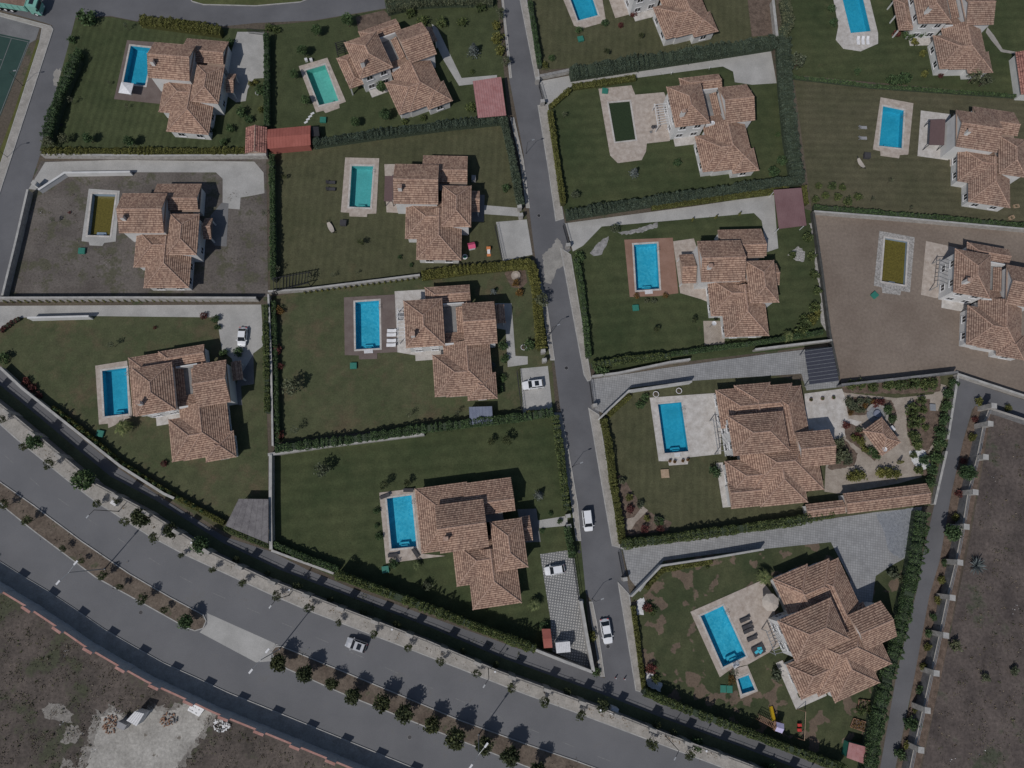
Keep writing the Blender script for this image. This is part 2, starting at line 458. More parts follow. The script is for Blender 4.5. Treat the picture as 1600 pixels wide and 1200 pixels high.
# ------------------------------------------------------------------ mesh tools
class MB:
    """Collects faces of one mesh."""

    def __init__(self):
        self.v, self.f, self.uv = [], [], []

    def face(self, pts, uv=None):
        i = len(self.v)
        self.v += [tuple(p) for p in pts]
        self.f.append(tuple(range(i, i + len(pts))))
        self.uv += list(uv) if uv else [(p[0], p[1]) for p in pts]

    def prism(self, poly, z0, z1, bottom=False):
        a = sum(poly[i][0] * poly[(i + 1) % len(poly)][1] - poly[(i + 1) % len(poly)][0] * poly[i][1] for i in range(len(poly)))
        if a < 0:
            poly = poly[::-1]
        tris = tessellate_polygon([[Vector((p[0], p[1], 0)) for p in poly]]) if len(poly) > 4 else None
        if tris:
            for t in tris:
                q = [poly[k] for k in t]
                if (q[1][0] - q[0][0]) * (q[2][1] - q[0][1]) - (q[2][0] - q[0][0]) * (q[1][1] - q[0][1]) < 0:
                    q = q[::-1]
                self.face([(x, y, z1) for x, y in q])
        else:
            self.face([(x, y, z1) for x, y in poly])
        n = len(poly)
        for i in range(n):
            p, q = poly[i], poly[(i + 1) % n]
            self.face([(p[0], p[1], z0), (q[0], q[1], z0), (q[0], q[1], z1), (p[0], p[1], z1)])
        if bottom:
            self.face([(x, y, z0) for x, y in poly[::-1]])

    def box(self, c, s, rz=0.0, bottom=True):
        ca, sa = math.cos(rz), math.sin(rz)
        poly = []
        for a, b in ((-1, -1), (1, -1), (1, 1), (-1, 1)):
            x, y = a * s[0] / 2, b * s[1] / 2
            poly.append((c[0] + x * ca - y * sa, c[1] + x * sa + y * ca))
        self.prism(poly, c[2] - s[2] / 2, c[2] + s[2] / 2, bottom)

    def bar(self, p, q, r0, r1=None, n=6, caps=True):
        p, q = Vector(p), Vector(q)
        r1 = r0 if r1 is None else r1
        d = (q - p)
        if d.length < 1e-6:
            return
        d.normalize()
        a = d.orthogonal().normalized()
        b = d.cross(a)
        A = [p + (a * math.cos(2 * math.pi * k / n) + b * math.sin(2 * math.pi * k / n)) * r0 for k in range(n)]
        B = [q + (a * math.cos(2 * math.pi * k / n) + b * math.sin(2 * math.pi * k / n)) * r1 for k in range(n)]
        for k in range(n):
            j = (k + 1) % n
            self.face([A[k], A[j], B[j], B[k]])
        if caps:
            self.face(A[::-1])
            self.face(B)

    def disc(self, c, r, z0, z1, n=20, r1=None):
        r1 = r if r1 is None else r1
        A = [(c[0] + r * math.cos(2 * math.pi * k / n), c[1] + r * math.sin(2 * math.pi * k / n), z0) for k in range(n)]
        B = [(c[0] + r1 * math.cos(2 * math.pi * k / n), c[1] + r1 * math.sin(2 * math.pi * k / n), z1) for k in range(n)]
        for k in range(n):
            j = (k + 1) % n
            self.face([A[k], A[j], B[j], B[k]])
        self.face(B)

    def build(self, name, mat, parent=None, smooth=False, local=False):
        me = bpy.data.meshes.new(name)
        v = self.v
        if parent is not None and not local:
            l = root_loc(parent)
            v = [(a - l.x, b - l.y, c - l.z) for a, b, c in v]
        me.from_pydata(v, [], self.f)
        ul = me.uv_layers.new(name='UVMap')
        ul.data.foreach_set('uv', [x for p in self.uv for x in p])
        me.materials.append(M[mat] if isinstance(mat, str) else mat)
        if smooth:
            me.polygons.foreach_set('use_smooth', [True] * len(me.polygons))
        me.update()
        o = bpy.data.objects.new(name, me)
        COL.objects.link(o)
        if parent is not None:
            o.parent = parent
        return o


def root_loc(o):
    l = Vector((0, 0, 0))
    while o is not None:
        l = l + o.location
        o = o.parent
    return l


def tag(o, label, cat=None, group=None, kind=None):
    o['label'] = label
    if cat:
        o['category'] = cat
    if group:
        o['group'] = group
    if kind:
        o['kind'] = kind
    return o


def thing(name, label, cat, loc=(0, 0, 0), rz=0.0, group=None):
    o = bpy.data.objects.new(name, None)
    o.empty_display_size = 0.3
    o.location = loc
    o.rotation_euler = (0, 0, rz)
    COL.objects.link(o)
    return tag(o, label, cat, group)


def clone(src, loc, rz, label, scale=1.0, group=None):
    """A copy of a thing with copies of its parts and sub-parts; mesh data is shared."""
    r = src.copy()
    COL.objects.link(r)
    r.location, r.rotation_euler = loc, (0, 0, rz)
    r.scale = (scale,) * 3 if isinstance(scale, (int, float)) else scale
    r['label'] = label
    if group:
        r['group'] = group
    for ch in list(src.children):
        c = ch.copy()
        COL.objects.link(c)
        c.parent = r
        for g in ch.children:
            d = g.copy()
            COL.objects.link(d)
            d.parent = c
    return r


ORD = ['first', 'second', 'third', 'fourth', 'fifth', 'sixth', 'seventh', 'eighth', 'ninth', 'tenth', 'eleventh', 'twelfth', 'thirteenth', 'fourteenth',
       'fifteenth', 'sixteenth', 'seventeenth', 'eighteenth', 'nineteenth', 'twentieth', 'twenty-first', 'twenty-second', 'twenty-third', 'twenty-fourth',
       'twenty-fifth', 'twenty-sixth', 'twenty-seventh', 'twenty-eighth', 'twenty-ninth', 'thirtieth', 'thirty-first', 'thirty-second', 'thirty-third',
       'thirty-fourth', 'thirty-fifth', 'thirty-sixth', 'thirty-seventh', 'thirty-eighth', 'thirty-ninth', 'fortieth']


def inside(p, poly):
    r = False
    j = len(poly) - 1
    for i in range(len(poly)):
        (xi, yi), (xj, yj) = poly[i], poly[j]
        if (yi > p[1]) != (yj > p[1]) and p[0] < (xj - xi) * (p[1] - yi) / (yj - yi) + xi:
            r = not r
        j = i
    return r


def offset_line(pts, d):
    """Polyline (x, y) shifted d metres to its left, mitred."""
    out = []
    n = len(pts)
    for i in range(n):
        a = Vector(pts[max(i - 1, 0)])
        b = Vector(pts[i])
        c = Vector(pts[min(i + 1, n - 1)])
        t1 = (b - a).normalized() if i > 0 else (c - b).normalized()
        t2 = (c - b).normalized() if i < n - 1 else t1
        n1, n2 = Vector((-t1.y, t1.x)), Vector((-t2.y, t2.x))
        m = (n1 + n2)
        m = m / max(m.length_squared, 0.4) * 2
        out.append((b.x + m.x * d, b.y + m.y * d))
    return out


def strip(pts, d0, d1):
    return offset_line(pts, d0) + offset_line(pts, d1)[::-1]


HOLES = []      # pool openings (x, y) cut out of every sheet they lie in


def sheet_mesh(poly, z, mb, holes=True):
    hs = []
    if holes:
        for h in HOLES:
            c = (sum(p[0] for p in h) / 4, sum(p[1] for p in h) / 4)
            if inside(c, poly) and all(inside(p, poly) for p in h):
                hs.append(h)
    loops = [[Vector((x, y, 0)) for x, y in poly]] + [[Vector((x, y, 0)) for x, y in h] for h in hs]
    flat = [p for l in loops for p in l]
    for t in tessellate_polygon(loops):
        q = [flat[k] for k in t]
        if (q[1] - q[0]).cross(q[2] - q[0]).z < 0:
            q = q[::-1]
        mb.face([(p.x, p.y, z) for p in q])


def sheet(name, px, z, mat, label, kind='structure', world=False, holes=True):
    poly = px if world else [W2(p) for p in px]
    mb = MB()
    sheet_mesh(poly, z, mb, holes)
    o = mb.build(name, mat)
    return tag(o, label, kind=kind)


def curve_pts(px, h=0.0, step=None):
    return [W2(p, h) for p in px]


def resample(pts, step):
    out = [Vector(pts[0])]
    for a, b in zip(pts[:-1], pts[1:]):
        a, b = Vector(a), Vector(b)
        n = max(1, int((b - a).length / step))
        out += [a.lerp(b, k / n) for k in range(1, n + 1)]
    return out


def along(pts, step, start=0.0):
    """Points and unit tangents every step metres along a polyline."""
    out, acc = [], start
    for a, b in zip(pts[:-1], pts[1:]):
        a, b = Vector(a), Vector(b)
        L = (b - a).length
        t = (b - a) / L
        while acc <= L:
            out.append((a + t * acc, t))
            acc += step
        acc -= L
    return out


# ------------------------------------------------------------------ vegetation
def leaf_obj(name, cen, size, mat, parent=None, up=0.35, aspect=1.0, local=True):
    """One mesh of many small leaf faces at the given centres."""
    cen = np.asarray(cen, float)
    n = len(cen)
    a = nr.normal(size=(n, 3))
    a[:, 2] += up
    a /= np.linalg.norm(a, axis=1, keepdims=True)
    b = nr.normal(size=(n, 3))
    t = np.cross(a, b)
    t /= np.linalg.norm(t, axis=1, keepdims=True) + 1e-9
    s = np.cross(a, t)
    sz = (size * nr.uniform(0.6, 1.3, size=(n, 1))) / 2
    t, s = t * sz * aspect, s * sz
    v = np.stack([cen - t - s * 0.5, cen - s * 0.9 + t * 0.2, cen + t + s * 0.4, cen + s * 0.9 - t * 0.3], 1).reshape(-1, 3)
    me = bpy.data.meshes.new(name)
    me.vertices.add(4 * n)
    me.vertices.foreach_set('co', v.ravel())
    me.loops.add(4 * n)
    me.loops.foreach_set('vertex_index', np.arange(4 * n))
    me.polygons.add(n)
    me.polygons.foreach_set('loop_start', np.arange(n) * 4)
    me.polygons.foreach_set('loop_total', np.full(n, 4))
    me.materials.append(M[mat])
    me.update(calc_edges=True)
    o = bpy.data.objects.new(name, me)
    COL.objects.link(o)
    if parent is not None:
        o.parent = parent
    return o


def clumps(n, rx, ry, rz, cz, k, cr, hollow=0.45):
    """Leaf centres in k clumps spread through an ellipsoid crown."""
    out = []
    for _ in range(k):
        d = nr.normal(size=3)
        d /= np.linalg.norm(d)
        q = d * (hollow + (1 - hollow) * nr.random() ** 0.5)
        c = q * np.array([rx, ry, rz]) * 0.8
        m = max(4, n // k)
        d2 = nr.normal(size=(m, 3))
        d2 /= np.linalg.norm(d2, axis=1, keepdims=True)
        out.append(c + d2 * cr * nr.uniform(0.45, 1.0, size=(m, 1)) * nr.uniform(0.7, 1.25))
    p = np.concatenate(out)
    p[:, 2] += cz
    p[:, 2] = np.maximum(p[:, 2], 0.05)
    return p


def blob(name, rx, ry, rz, cz, mat, parent, seg=8, rings=5):
    mb = MB()
    ring = []
    for i in range(rings + 1):
        th = math.pi * i / rings
        ring.append([(rx * math.sin(th) * math.cos(2 * math.pi * k / seg) * rng.uniform(0.85, 1.1), ry * math.sin(th) * math.sin(2 * math.pi * k / seg) * rng.uniform(0.85, 1.1),
                      max(0.02, cz + rz * math.cos(th))) for k in range(seg)])
    for i in range(rings):
        for k in range(seg):
            j = (k + 1) % seg
            mb.face([ring[i][k], ring[i + 1][k], ring[i + 1][j], ring[i][j]])
    return mb.build(name, mat, parent, True, local=True)


def trunk(parent, h, r, limbs=4, spread=0.6, top=None):
    mb = MB()
    p = Vector((0, 0, -0.05))
    q = Vector((rng.uniform(-.1, .1), rng.uniform(-.1, .1), h * 0.55))
    mb.bar(p, q, r, r * 0.75, 7)
    e = Vector((rng.uniform(-.15, .15), rng.uniform(-.15, .15), h))
    mb.bar(q, e, r * 0.75, r * 0.35, 6)
    for k in range(limbs):
        a = 2 * math.pi * (k + rng.random() * 0.6) / limbs
        s = q.lerp(e, rng.uniform(0, 0.6))
        mb.bar(s, s + Vector((math.cos(a) * spread, math.sin(a) * spread, h * 0.35 * rng.uniform(0.6, 1.1))), r * 0.45, r * 0.12, 5)
    return mb.build('trunk', 'bark', parent, True, local=True)


PROTO = {}


def proto_tree(kind, k):
    """Hidden nowhere: the first tree of a kind is the first one planted; later ones share its meshes."""
    return PROTO.get((kind, k))


def make_plant(kind, loc, label, cat, name, group):
    t = thing(name, label, cat, loc, 0, group)
    if kind == 'round':         # boulevard tree, dense rounded crown of unit radius 1.5 m
        trunk(t, 2.3, 0.11, 5, 0.8)
        leaf_obj('crown', clumps(1500, 1.5, 1.5, 1.3, 2.75, 46, 0.52, 0.3), 0.27, 'lf_street', t)
    elif kind == 'dark':
        trunk(t, 2.3, 0.11, 5, 0.8)
        leaf_obj('crown', clumps(1400, 1.45, 1.4, 1.3, 2.7, 40, 0.55, 0.3), 0.27, 'lf_dark', t)
    elif kind == 'thin':        # young street tree, loose crown
        trunk(t, 2.0, 0.05, 5, 0.6)
        leaf_obj('crown', clumps(380, 1.05, 1.05, 0.9, 2.35, 20, 0.42), 0.23, 'lf_street', t)
    elif kind == 'sparse':      # nearly bare sapling
        trunk(t, 2.4, 0.045, 8, 0.8)
        leaf_obj('crown', clumps(110, 0.85, 0.85, 0.8, 2.2, 14, 0.35), 0.20, 'lf_olive', t)
    elif kind == 'bush':
        trunk(t, 0.5, 0.06, 4, 0.5)
        leaf_obj('crown', clumps(420, 1.0, 1.0, 0.7, 0.75, 22, 0.42), 0.24, 'lf_mid', t)
    elif kind == 'bushd':
        trunk(t, 0.5, 0.06, 4, 0.5)
        leaf_obj('crown', clumps(420, 1.0, 1.0, 0.75, 0.8, 22, 0.42), 0.24, 'lf_dark', t)
    elif kind == 'bushy':
        trunk(t, 0.5, 0.06, 4, 0.5)
        leaf_obj('crown', clumps(420, 1.0, 1.0, 0.75, 0.8, 22, 0.42), 0.24, 'lf_yel', t)
    elif kind == 'bushr':
        trunk(t, 0.5, 0.05, 4, 0.5)
        leaf_obj('crown', clumps(360, 1.0, 1.0, 0.7, 0.75, 20, 0.40), 0.22, 'lf_red', t)
    elif kind == 'busho':
        trunk(t, 0.5, 0.05, 4, 0.5)
        leaf_obj('crown', clumps(380, 1.0, 1.0, 0.8, 0.85, 20, 0.40), 0.24, 'lf_olive', t)
    elif kind == 'rust':
        trunk(t, 0.8, 0.05, 5, 0.5)
        leaf_obj('crown', clumps(320, 1.0, 1.0, 0.8, 0.95, 18, 0.42), 0.22, 'lf_rust', t)
    elif kind == 'olive':
        trunk(t, 2.0, 0.10, 6, 0.9)
        leaf_obj('crown', clumps(520, 1.4, 1.4, 1.1, 2.4, 24, 0.5), 0.26, 'lf_olive', t)
    elif kind == 'spruce':
        mb = MB()
        mb.bar((0, 0, -0.05), (0, 0, 3.6), 0.10, 0.02, 6)
        mb.build('trunk', 'bark', t, True, local=True)
        pts = []
        for lay in range(9):
            z = 0.3 + lay * 0.38
            r = 1.55 * (1 - lay / 9.3)
            for a in range(9):
                an = 2 * math.pi * (a + 0.5 * (lay % 2)) / 9 + rng.uniform(-.15, .15)
                for s in np.linspace(0.25, 1, 7):
                    pts.append((r * s * math.cos(an) + rng.gauss(0, .05), r * s * math.sin(an) + rng.gauss(0, .05), z + 0.25 * (1 - s) + rng.gauss(0, .04)))
        leaf_obj('crown', pts, 0.26, 'lf_spruce', t, 0.8, 1.4)
    elif kind == 'cypress':     # narrow column
        mb = MB()
        mb.bar((0, 0, -0.05), (0, 0, 1.6), 0.05, 0.02, 5)
        mb.build('trunk', 'bark', t, True, local=True)
        n = 170
        z = nr.random(n) ** 0.8 * 2.1
        r = 0.36 * np.sqrt(np.clip(1 - z / 2.2, 0, 1)) * nr.uniform(0.6, 1.0, n) + 0.03
        a = nr.random(n) * 2 * math.pi
        leaf_obj('crown', np.stack([r * np.cos(a), r * np.sin(a), z + 0.1], 1), 0.20, 'lf_yel' if name == 'golden_cypress' else 'lf_dark', t, 0.1)
    elif kind == 'palm':
        mb = MB()
        mb.bar((0, 0, -0.05), (0.05, 0.02, 1.7), 0.17, 0.14, 8)
        mb.build('trunk', 'bark', t, True, local=True)
        mb = MB()
        for k in range(22):
            an = 2 * math.pi * k / 22 + rng.uniform(-.15, .15)
            ln = rng.uniform(1.3, 1.75)
            rise = rng.uniform(0.15, 0.9)
            prev = None
            for s in np.linspace(0, 1, 8):
                x = ln * s
                z = 1.7 + rise * math.sin(s * 2.2) * 0.9 - 0.75 * s * s
                c = Vector((x * math.cos(an), x * math.sin(an), z))
                if prev is not None:
                    sd = Vector((-math.sin(an), math.cos(an), 0))
                    out = (c - prev) * 0.7
                    w = 0.30 * math.sin(math.pi * min(1, 0.12 + s * 0.85))
                    for sg in (-1, 1):
                        mb.face([prev, c, c + sd * sg * w + out + Vector((0, 0, -0.06)), prev + sd * sg * w * 0.55 + out * 0.8])
                prev = c
        mb.build('fronds', 'lf_palm', t, local=True)
    elif kind == 'bigpalm':     # stiff grey-green rosette
        mb = MB()
        mb.bar((0, 0, -0.05), (0, 0, 0.5), 0.2, 0.16, 8)
        mb.build('trunk', 'bark', t, True, local=True)
        mb = MB()
        for k in range(60):
            an = rng.uniform(0, 2 * math.pi)
            el = rng.uniform(0.1, 1.3)
            ln = rng.uniform(1.2, 2.0)
            d = Vector((math.cos(an) * math.cos(el), math.sin(an) * math.cos(el), math.sin(el)))
            sd = Vector((-math.sin(an), math.cos(an), 0)) * 0.07
            c = Vector((0, 0, 0.5))
            mb.face([c - sd, c + d * ln * 0.6 - sd * 0.9, c + d * ln - Vector((0, 0, 0.2)), c + d * ln * 0.6 + sd * 0.9, c + sd])
        mb.build('fronds', 'lf_spruce', t, local=True)
    return t


NVAR = {'round': 4, 'dark': 3, 'thin': 3, 'sparse': 3, 'cypress': 2}
PLANT = {'round': ('tree', 'street_tree', 2.75), 'dark': ('tree', 'dark_tree', 2.7), 'thin': ('tree', 'young_tree', 2.3), 'sparse': ('tree', 'sapling', 2.0), 'bush': ('shrub', 'shrub', 0.8),
         'bushd': ('shrub', 'dark_shrub', 0.8), 'bushy': ('shrub', 'golden_shrub', 0.8), 'bushr': ('shrub', 'red_shrub', 0.8), 'busho': ('shrub', 'grey_shrub', 0.9),
         'rust': ('shrub', 'rusty_shrub', 0.9), 'olive': ('tree', 'olive_tree', 2.3), 'spruce': ('tree', 'blue_spruce', 1.5), 'cypress': ('shrub', 'cypress', 1.0),
         'goldcyp': ('shrub', 'golden_cypress', 1.0), 'palm': ('palm', 'palm_tree', 1.6), 'bigpalm': ('palm', 'fan_palm', 0.9)}


def plant(kind, u, v, label, s=1.0, group=None, at=None):
    cat, name, hc = PLANT[kind]
    if at is None:
        p = W(u, v, hc * (s if isinstance(s, (int, float)) else s[2]))
        loc = (p.x, p.y, 0)
    else:
        loc = at
    key = (kind, rng.randrange(NVAR.get(kind, 2)))
    rz = rng.uniform(0, 6.28)
    if key not in PROTO:
        t = make_plant('cypress' if kind == 'goldcyp' else kind, loc, label, cat, name, group)
        t.rotation_euler.z = rz
        t.scale = (s,) * 3 if isinstance(s, (int, float)) else s
        PROTO[key] = t
        return t
    t = clone(PROTO[key], loc, rz, label, s, group)
    if not group and 'group' in t:
        del t['group']
    return t


def planting(kind, pts, what, where, group=None):
    """A set of plants of one kind, labelled by their place counted from the left."""
    pts = sorted(pts, key=lambda p: p[0])
    n = len(pts)
    for i, p in enumerate(pts):
        s = p[2] if len(p) > 2 else 1.0
        lab = f'{what} {where}' if n == 1 else f'{what} {where}, {ORD[i]} from the left'
        plant(kind, p[0], p[1], lab, s, group or (f'{what} {where}' if n > 2 else None))


def hedge(px, width, height, mat, label, hproj=None, dens=1.0, bumpy=0.18, pitch=1.1, leaf=0.21, core='core', name='hedge'):
    """A clipped or conifer hedge along a line: dark core and many leaf faces."""
    hp = height * 0.85 if hproj is None else hproj
    pts = [W2(p, hp) for p in px]
    seg = resample(pts, 0.55)
    c0 = seg[0]
    t = thing(name, label, 'hedge', (c0.x, c0.y, 0))
    mb = MB()
    line = [(p.x, p.y) for p in seg]
    L, Rr = offset_line(line, width * 0.36), offset_line(line, -width * 0.36)
    hh = [height * (0.80 + rng.uniform(-0.07, 0.05)) for _ in line]
    n = len(line)
    for i in range(n - 1):
        a, b, c, d = L[i], L[i + 1], Rr[i + 1], Rr[i]
        mb.face([(*d, 0), (*c, 0), (*c, hh[i + 1]), (*d, hh[i])])
        mb.face([(*b, 0), (*a, 0), (*a, hh[i]), (*b, hh[i + 1])])
        mb.face([(*d, hh[i]), (*c, hh[i + 1]), (*b, hh[i + 1]), (*a, hh[i])])
    mb.face([(*L[0], 0), (*Rr[0], 0), (*Rr[0], hh[0]), (*L[0], hh[0])])
    mb.face([(*Rr[-1], 0), (*L[-1], 0), (*L[-1], hh[-1]), (*Rr[-1], hh[-1])])
    mb.build('inner_branches', core, t)
    # leaves
    P = np.array(line)
    D = np.diff(P, axis=0)
    ln = np.linalg.norm(D, axis=1)
    tot = ln.sum()
    N = int(tot * (width + 1.7 * height) * 44 * dens)
    cum = np.concatenate([[0], np.cumsum(ln)])
    s = nr.random(N) * tot
    k = np.clip(np.searchsorted(cum, s) - 1, 0, len(ln) - 1)
    f = (s - cum[k]) / np.maximum(ln[k], 1e-6)
    base = P[k] + D[k] * f[:, None]
    tx = D[k] / np.maximum(ln[k], 1e-6)[:, None]
    nx = np.stack([-tx[:, 1], tx[:, 0]], 1)
    th = nr.uniform(-1.75, 1.75, N)
    th = th * (0.55 + 0.45 * nr.random(N))
    ph = nr.random()
    wob = s / pitch + ph + 0.35 * np.sin(s * 0.61 + 9 * ph) + 0.22 * np.sin(s * 1.73 + 4 * ph)
    lift = 0.6 + 0.5 * np.sin(np.floor(wob + 0.5) * 12.9898 + ph * 50)
    wave = 1 + bumpy * lift * np.cos(2 * math.pi * wob) + 0.10 * np.sin(np.floor(wob + 0.5) * 78.233) + nr.normal(0, 0.06, N)
    wave = wave + 0.10 * np.sin(s * 0.37 + 7 * ph) + 0.07 * np.sin(s * 0.93 + 3 * ph)
    ex = np.sign(np.sin(th)) * np.abs(np.sin(th)) ** 0.7 * width / 2 * (1 + 0.6 * (wave - 1))
    cz = np.cos(th)
    ez = np.where(cz > 0, height * (0.55 + 0.45 * np.abs(cz) ** 0.7), height * 0.55 * (1 + cz * 4)) * (0.94 + 0.7 * (wave - 1) * (cz > 0))
    ez = np.maximum(ez, 0.05)
    ctr = np.concatenate([base + nx * ex[:, None], ez[:, None]], 1)
    ctr[:, 0] -= c0.x
    ctr[:, 1] -= c0.y
    leaf_obj('foliage', ctr, leaf, mat, t)
    return t


def scrub(name, px, n, size, mat, label, avoid=(), zh=0.35, z0=0.03):
    poly = [W2(p) for p in px]
    av = [[W2(p) for p in a] for a in avoid]
    xs, ys = [p[0] for p in poly], [p[1] for p in poly]
    pts = []
    tries = 0
    while len(pts) < n and tries < n * 12:
        tries += 1
        c = (rng.uniform(min(xs), max(xs)), rng.uniform(min(ys), max(ys)))
        if not inside(c, poly) or any(inside(c, a) for a in av):
            continue
        r = rng.uniform(0.1, 0.7)
        for _ in range(rng.randint(5, 13)):
            pts.append((c[0] + rng.gauss(0, r), c[1] + rng.gauss(0, r), abs(rng.gauss(0, zh)) + z0))
    o = leaf_obj(name, pts, size, mat, None, 0.2)
    return tag(o, label, kind='stuff')


# ------------------------------------------------------------------ walls and kerbs
def wall(px, th, h, mat, label, hproj=None, cope=None, name='garden_wall', world=False):
    pts = px if world else [W2(p, h if hproj is None else hproj) for p in px]
    t = thing(name, label, 'wall', (pts[0][0], pts[0][1], 0))
    mb = MB()
    q = strip(pts, -th / 2, th / 2)
    n = len(pts)
    for i in range(n - 1):
        mb.prism([q[i], q[i + 1], q[2 * n - 2 - i], q[2 * n - 1 - i]], 0, h)
    mb.build('wall_body', mat, t)
    if cope:
        mb = MB()
        q = strip(pts, -th / 2 - 0.06, th / 2 + 0.06)
        for i in range(n - 1):
            mb.prism([q[i], q[i + 1], q[2 * n - 2 - i], q[2 * n - 1 - i]], h + 0.003, h + 0.09, True)
        mb.build('coping', cope, t)
    return t


def raised(name, px, z, mat, label, world=False, kerb=None, kw=0.16):
    """Raised slab (pavement, island) with an optional kerb ring."""
    poly = px if world else [W2(p) for p in px]
    mb = MB()
    mb.prism(poly, -0.05, z)
    o = tag(mb.build(name, mat), label, kind='structure')
    if kerb:
        mb = MB()
        cl = poly + [poly[0], poly[1]]
        a = sum(poly[i][0] * poly[(i + 1) % len(poly)][1] - poly[(i + 1) % len(poly)][0] * poly[i][1] for i in range(len(poly)))
        sg = 1 if a > 0 else -1
        oo = offset_line(cl, -0.02 * sg)[:-1]
        ii = offset_line(cl, kw * sg)[:-1]
        oo[0], ii[0] = oo[-1], ii[-1]
        for i in range(len(poly)):
            mb.prism([oo[i], oo[i + 1], ii[i + 1], ii[i]], 0.0, z + 0.012)
        mb.build('kerb', kerb, o)
    return o


def kerb_line(px, label, off=0.0, w=0.18, z=0.14, mat='kerb'):
    pts = [W2(p) for p in px]
    q = strip(pts, off, off + w)
    n = len(pts)
    mb = MB()
    for i in range(n - 1):
        mb.prism([q[i], q[i + 1], q[2 * n - 2 - i], q[2 * n - 1 - i]], 0, z)
    return tag(mb.build('kerb', mat), label, kind='structure')


# ------------------------------------------------------------------ houses
def slope(mb, a, b, c, d, uoff):
    """Tiled slope from eave a-b up to d-c in overlapping courses."""
    a, b, c, d = (Vector(x) for x in (a, b, c, d))
    L = (((d + c) - (a + b)) / 2).length
    n = max(2, round(L / 0.43))
    ex = (b - a).normalized()
    for k in range(n):
        t0, t1 = k / n, (k + 1) / n
        l0, r0, l1, r1 = a.lerp(d, t0), b.lerp(c, t0), a.lerp(d, t1), b.lerp(c, t1)
        up = Vector((0, 0, 0.06))
        g = 0.76
        lg, rg = l0.lerp(l1, g), r0.lerp(r1, g)
        uv = [((p - a).dot(ex) + uoff, k + e) for p, e in ((l0, 0.02), (r0, 0.02), (rg, g), (lg, g))]
        dn = Vector((0, 0, -0.02))
        mb.face([l0 + up, r0 + up, rg + up * 0.45, lg + up * 0.45], uv)
        mb.face([l0 + dn, r0 + dn, r0 + up, l0 + up], [(uv[0][0], k + .3), (uv[1][0], k + .3), (uv[1][0], k + .4), (uv[0][0], k + .4)])
        uw = [((p - a).dot(ex) + uoff, k + 0.9) for p in (lg, rg, r1, l1)]
        mb.face([lg + up * 0.45, rg + up * 0.45, rg + dn, lg + dn], uw)
        mb.face([lg + dn, rg + dn, r1 + dn, l1 + dn] if (r1 - l1).length > 1e-4 else [lg + dn, rg + dn, r1 + dn], uw if (r1 - l1).length > 1e-4 else uw[:3])


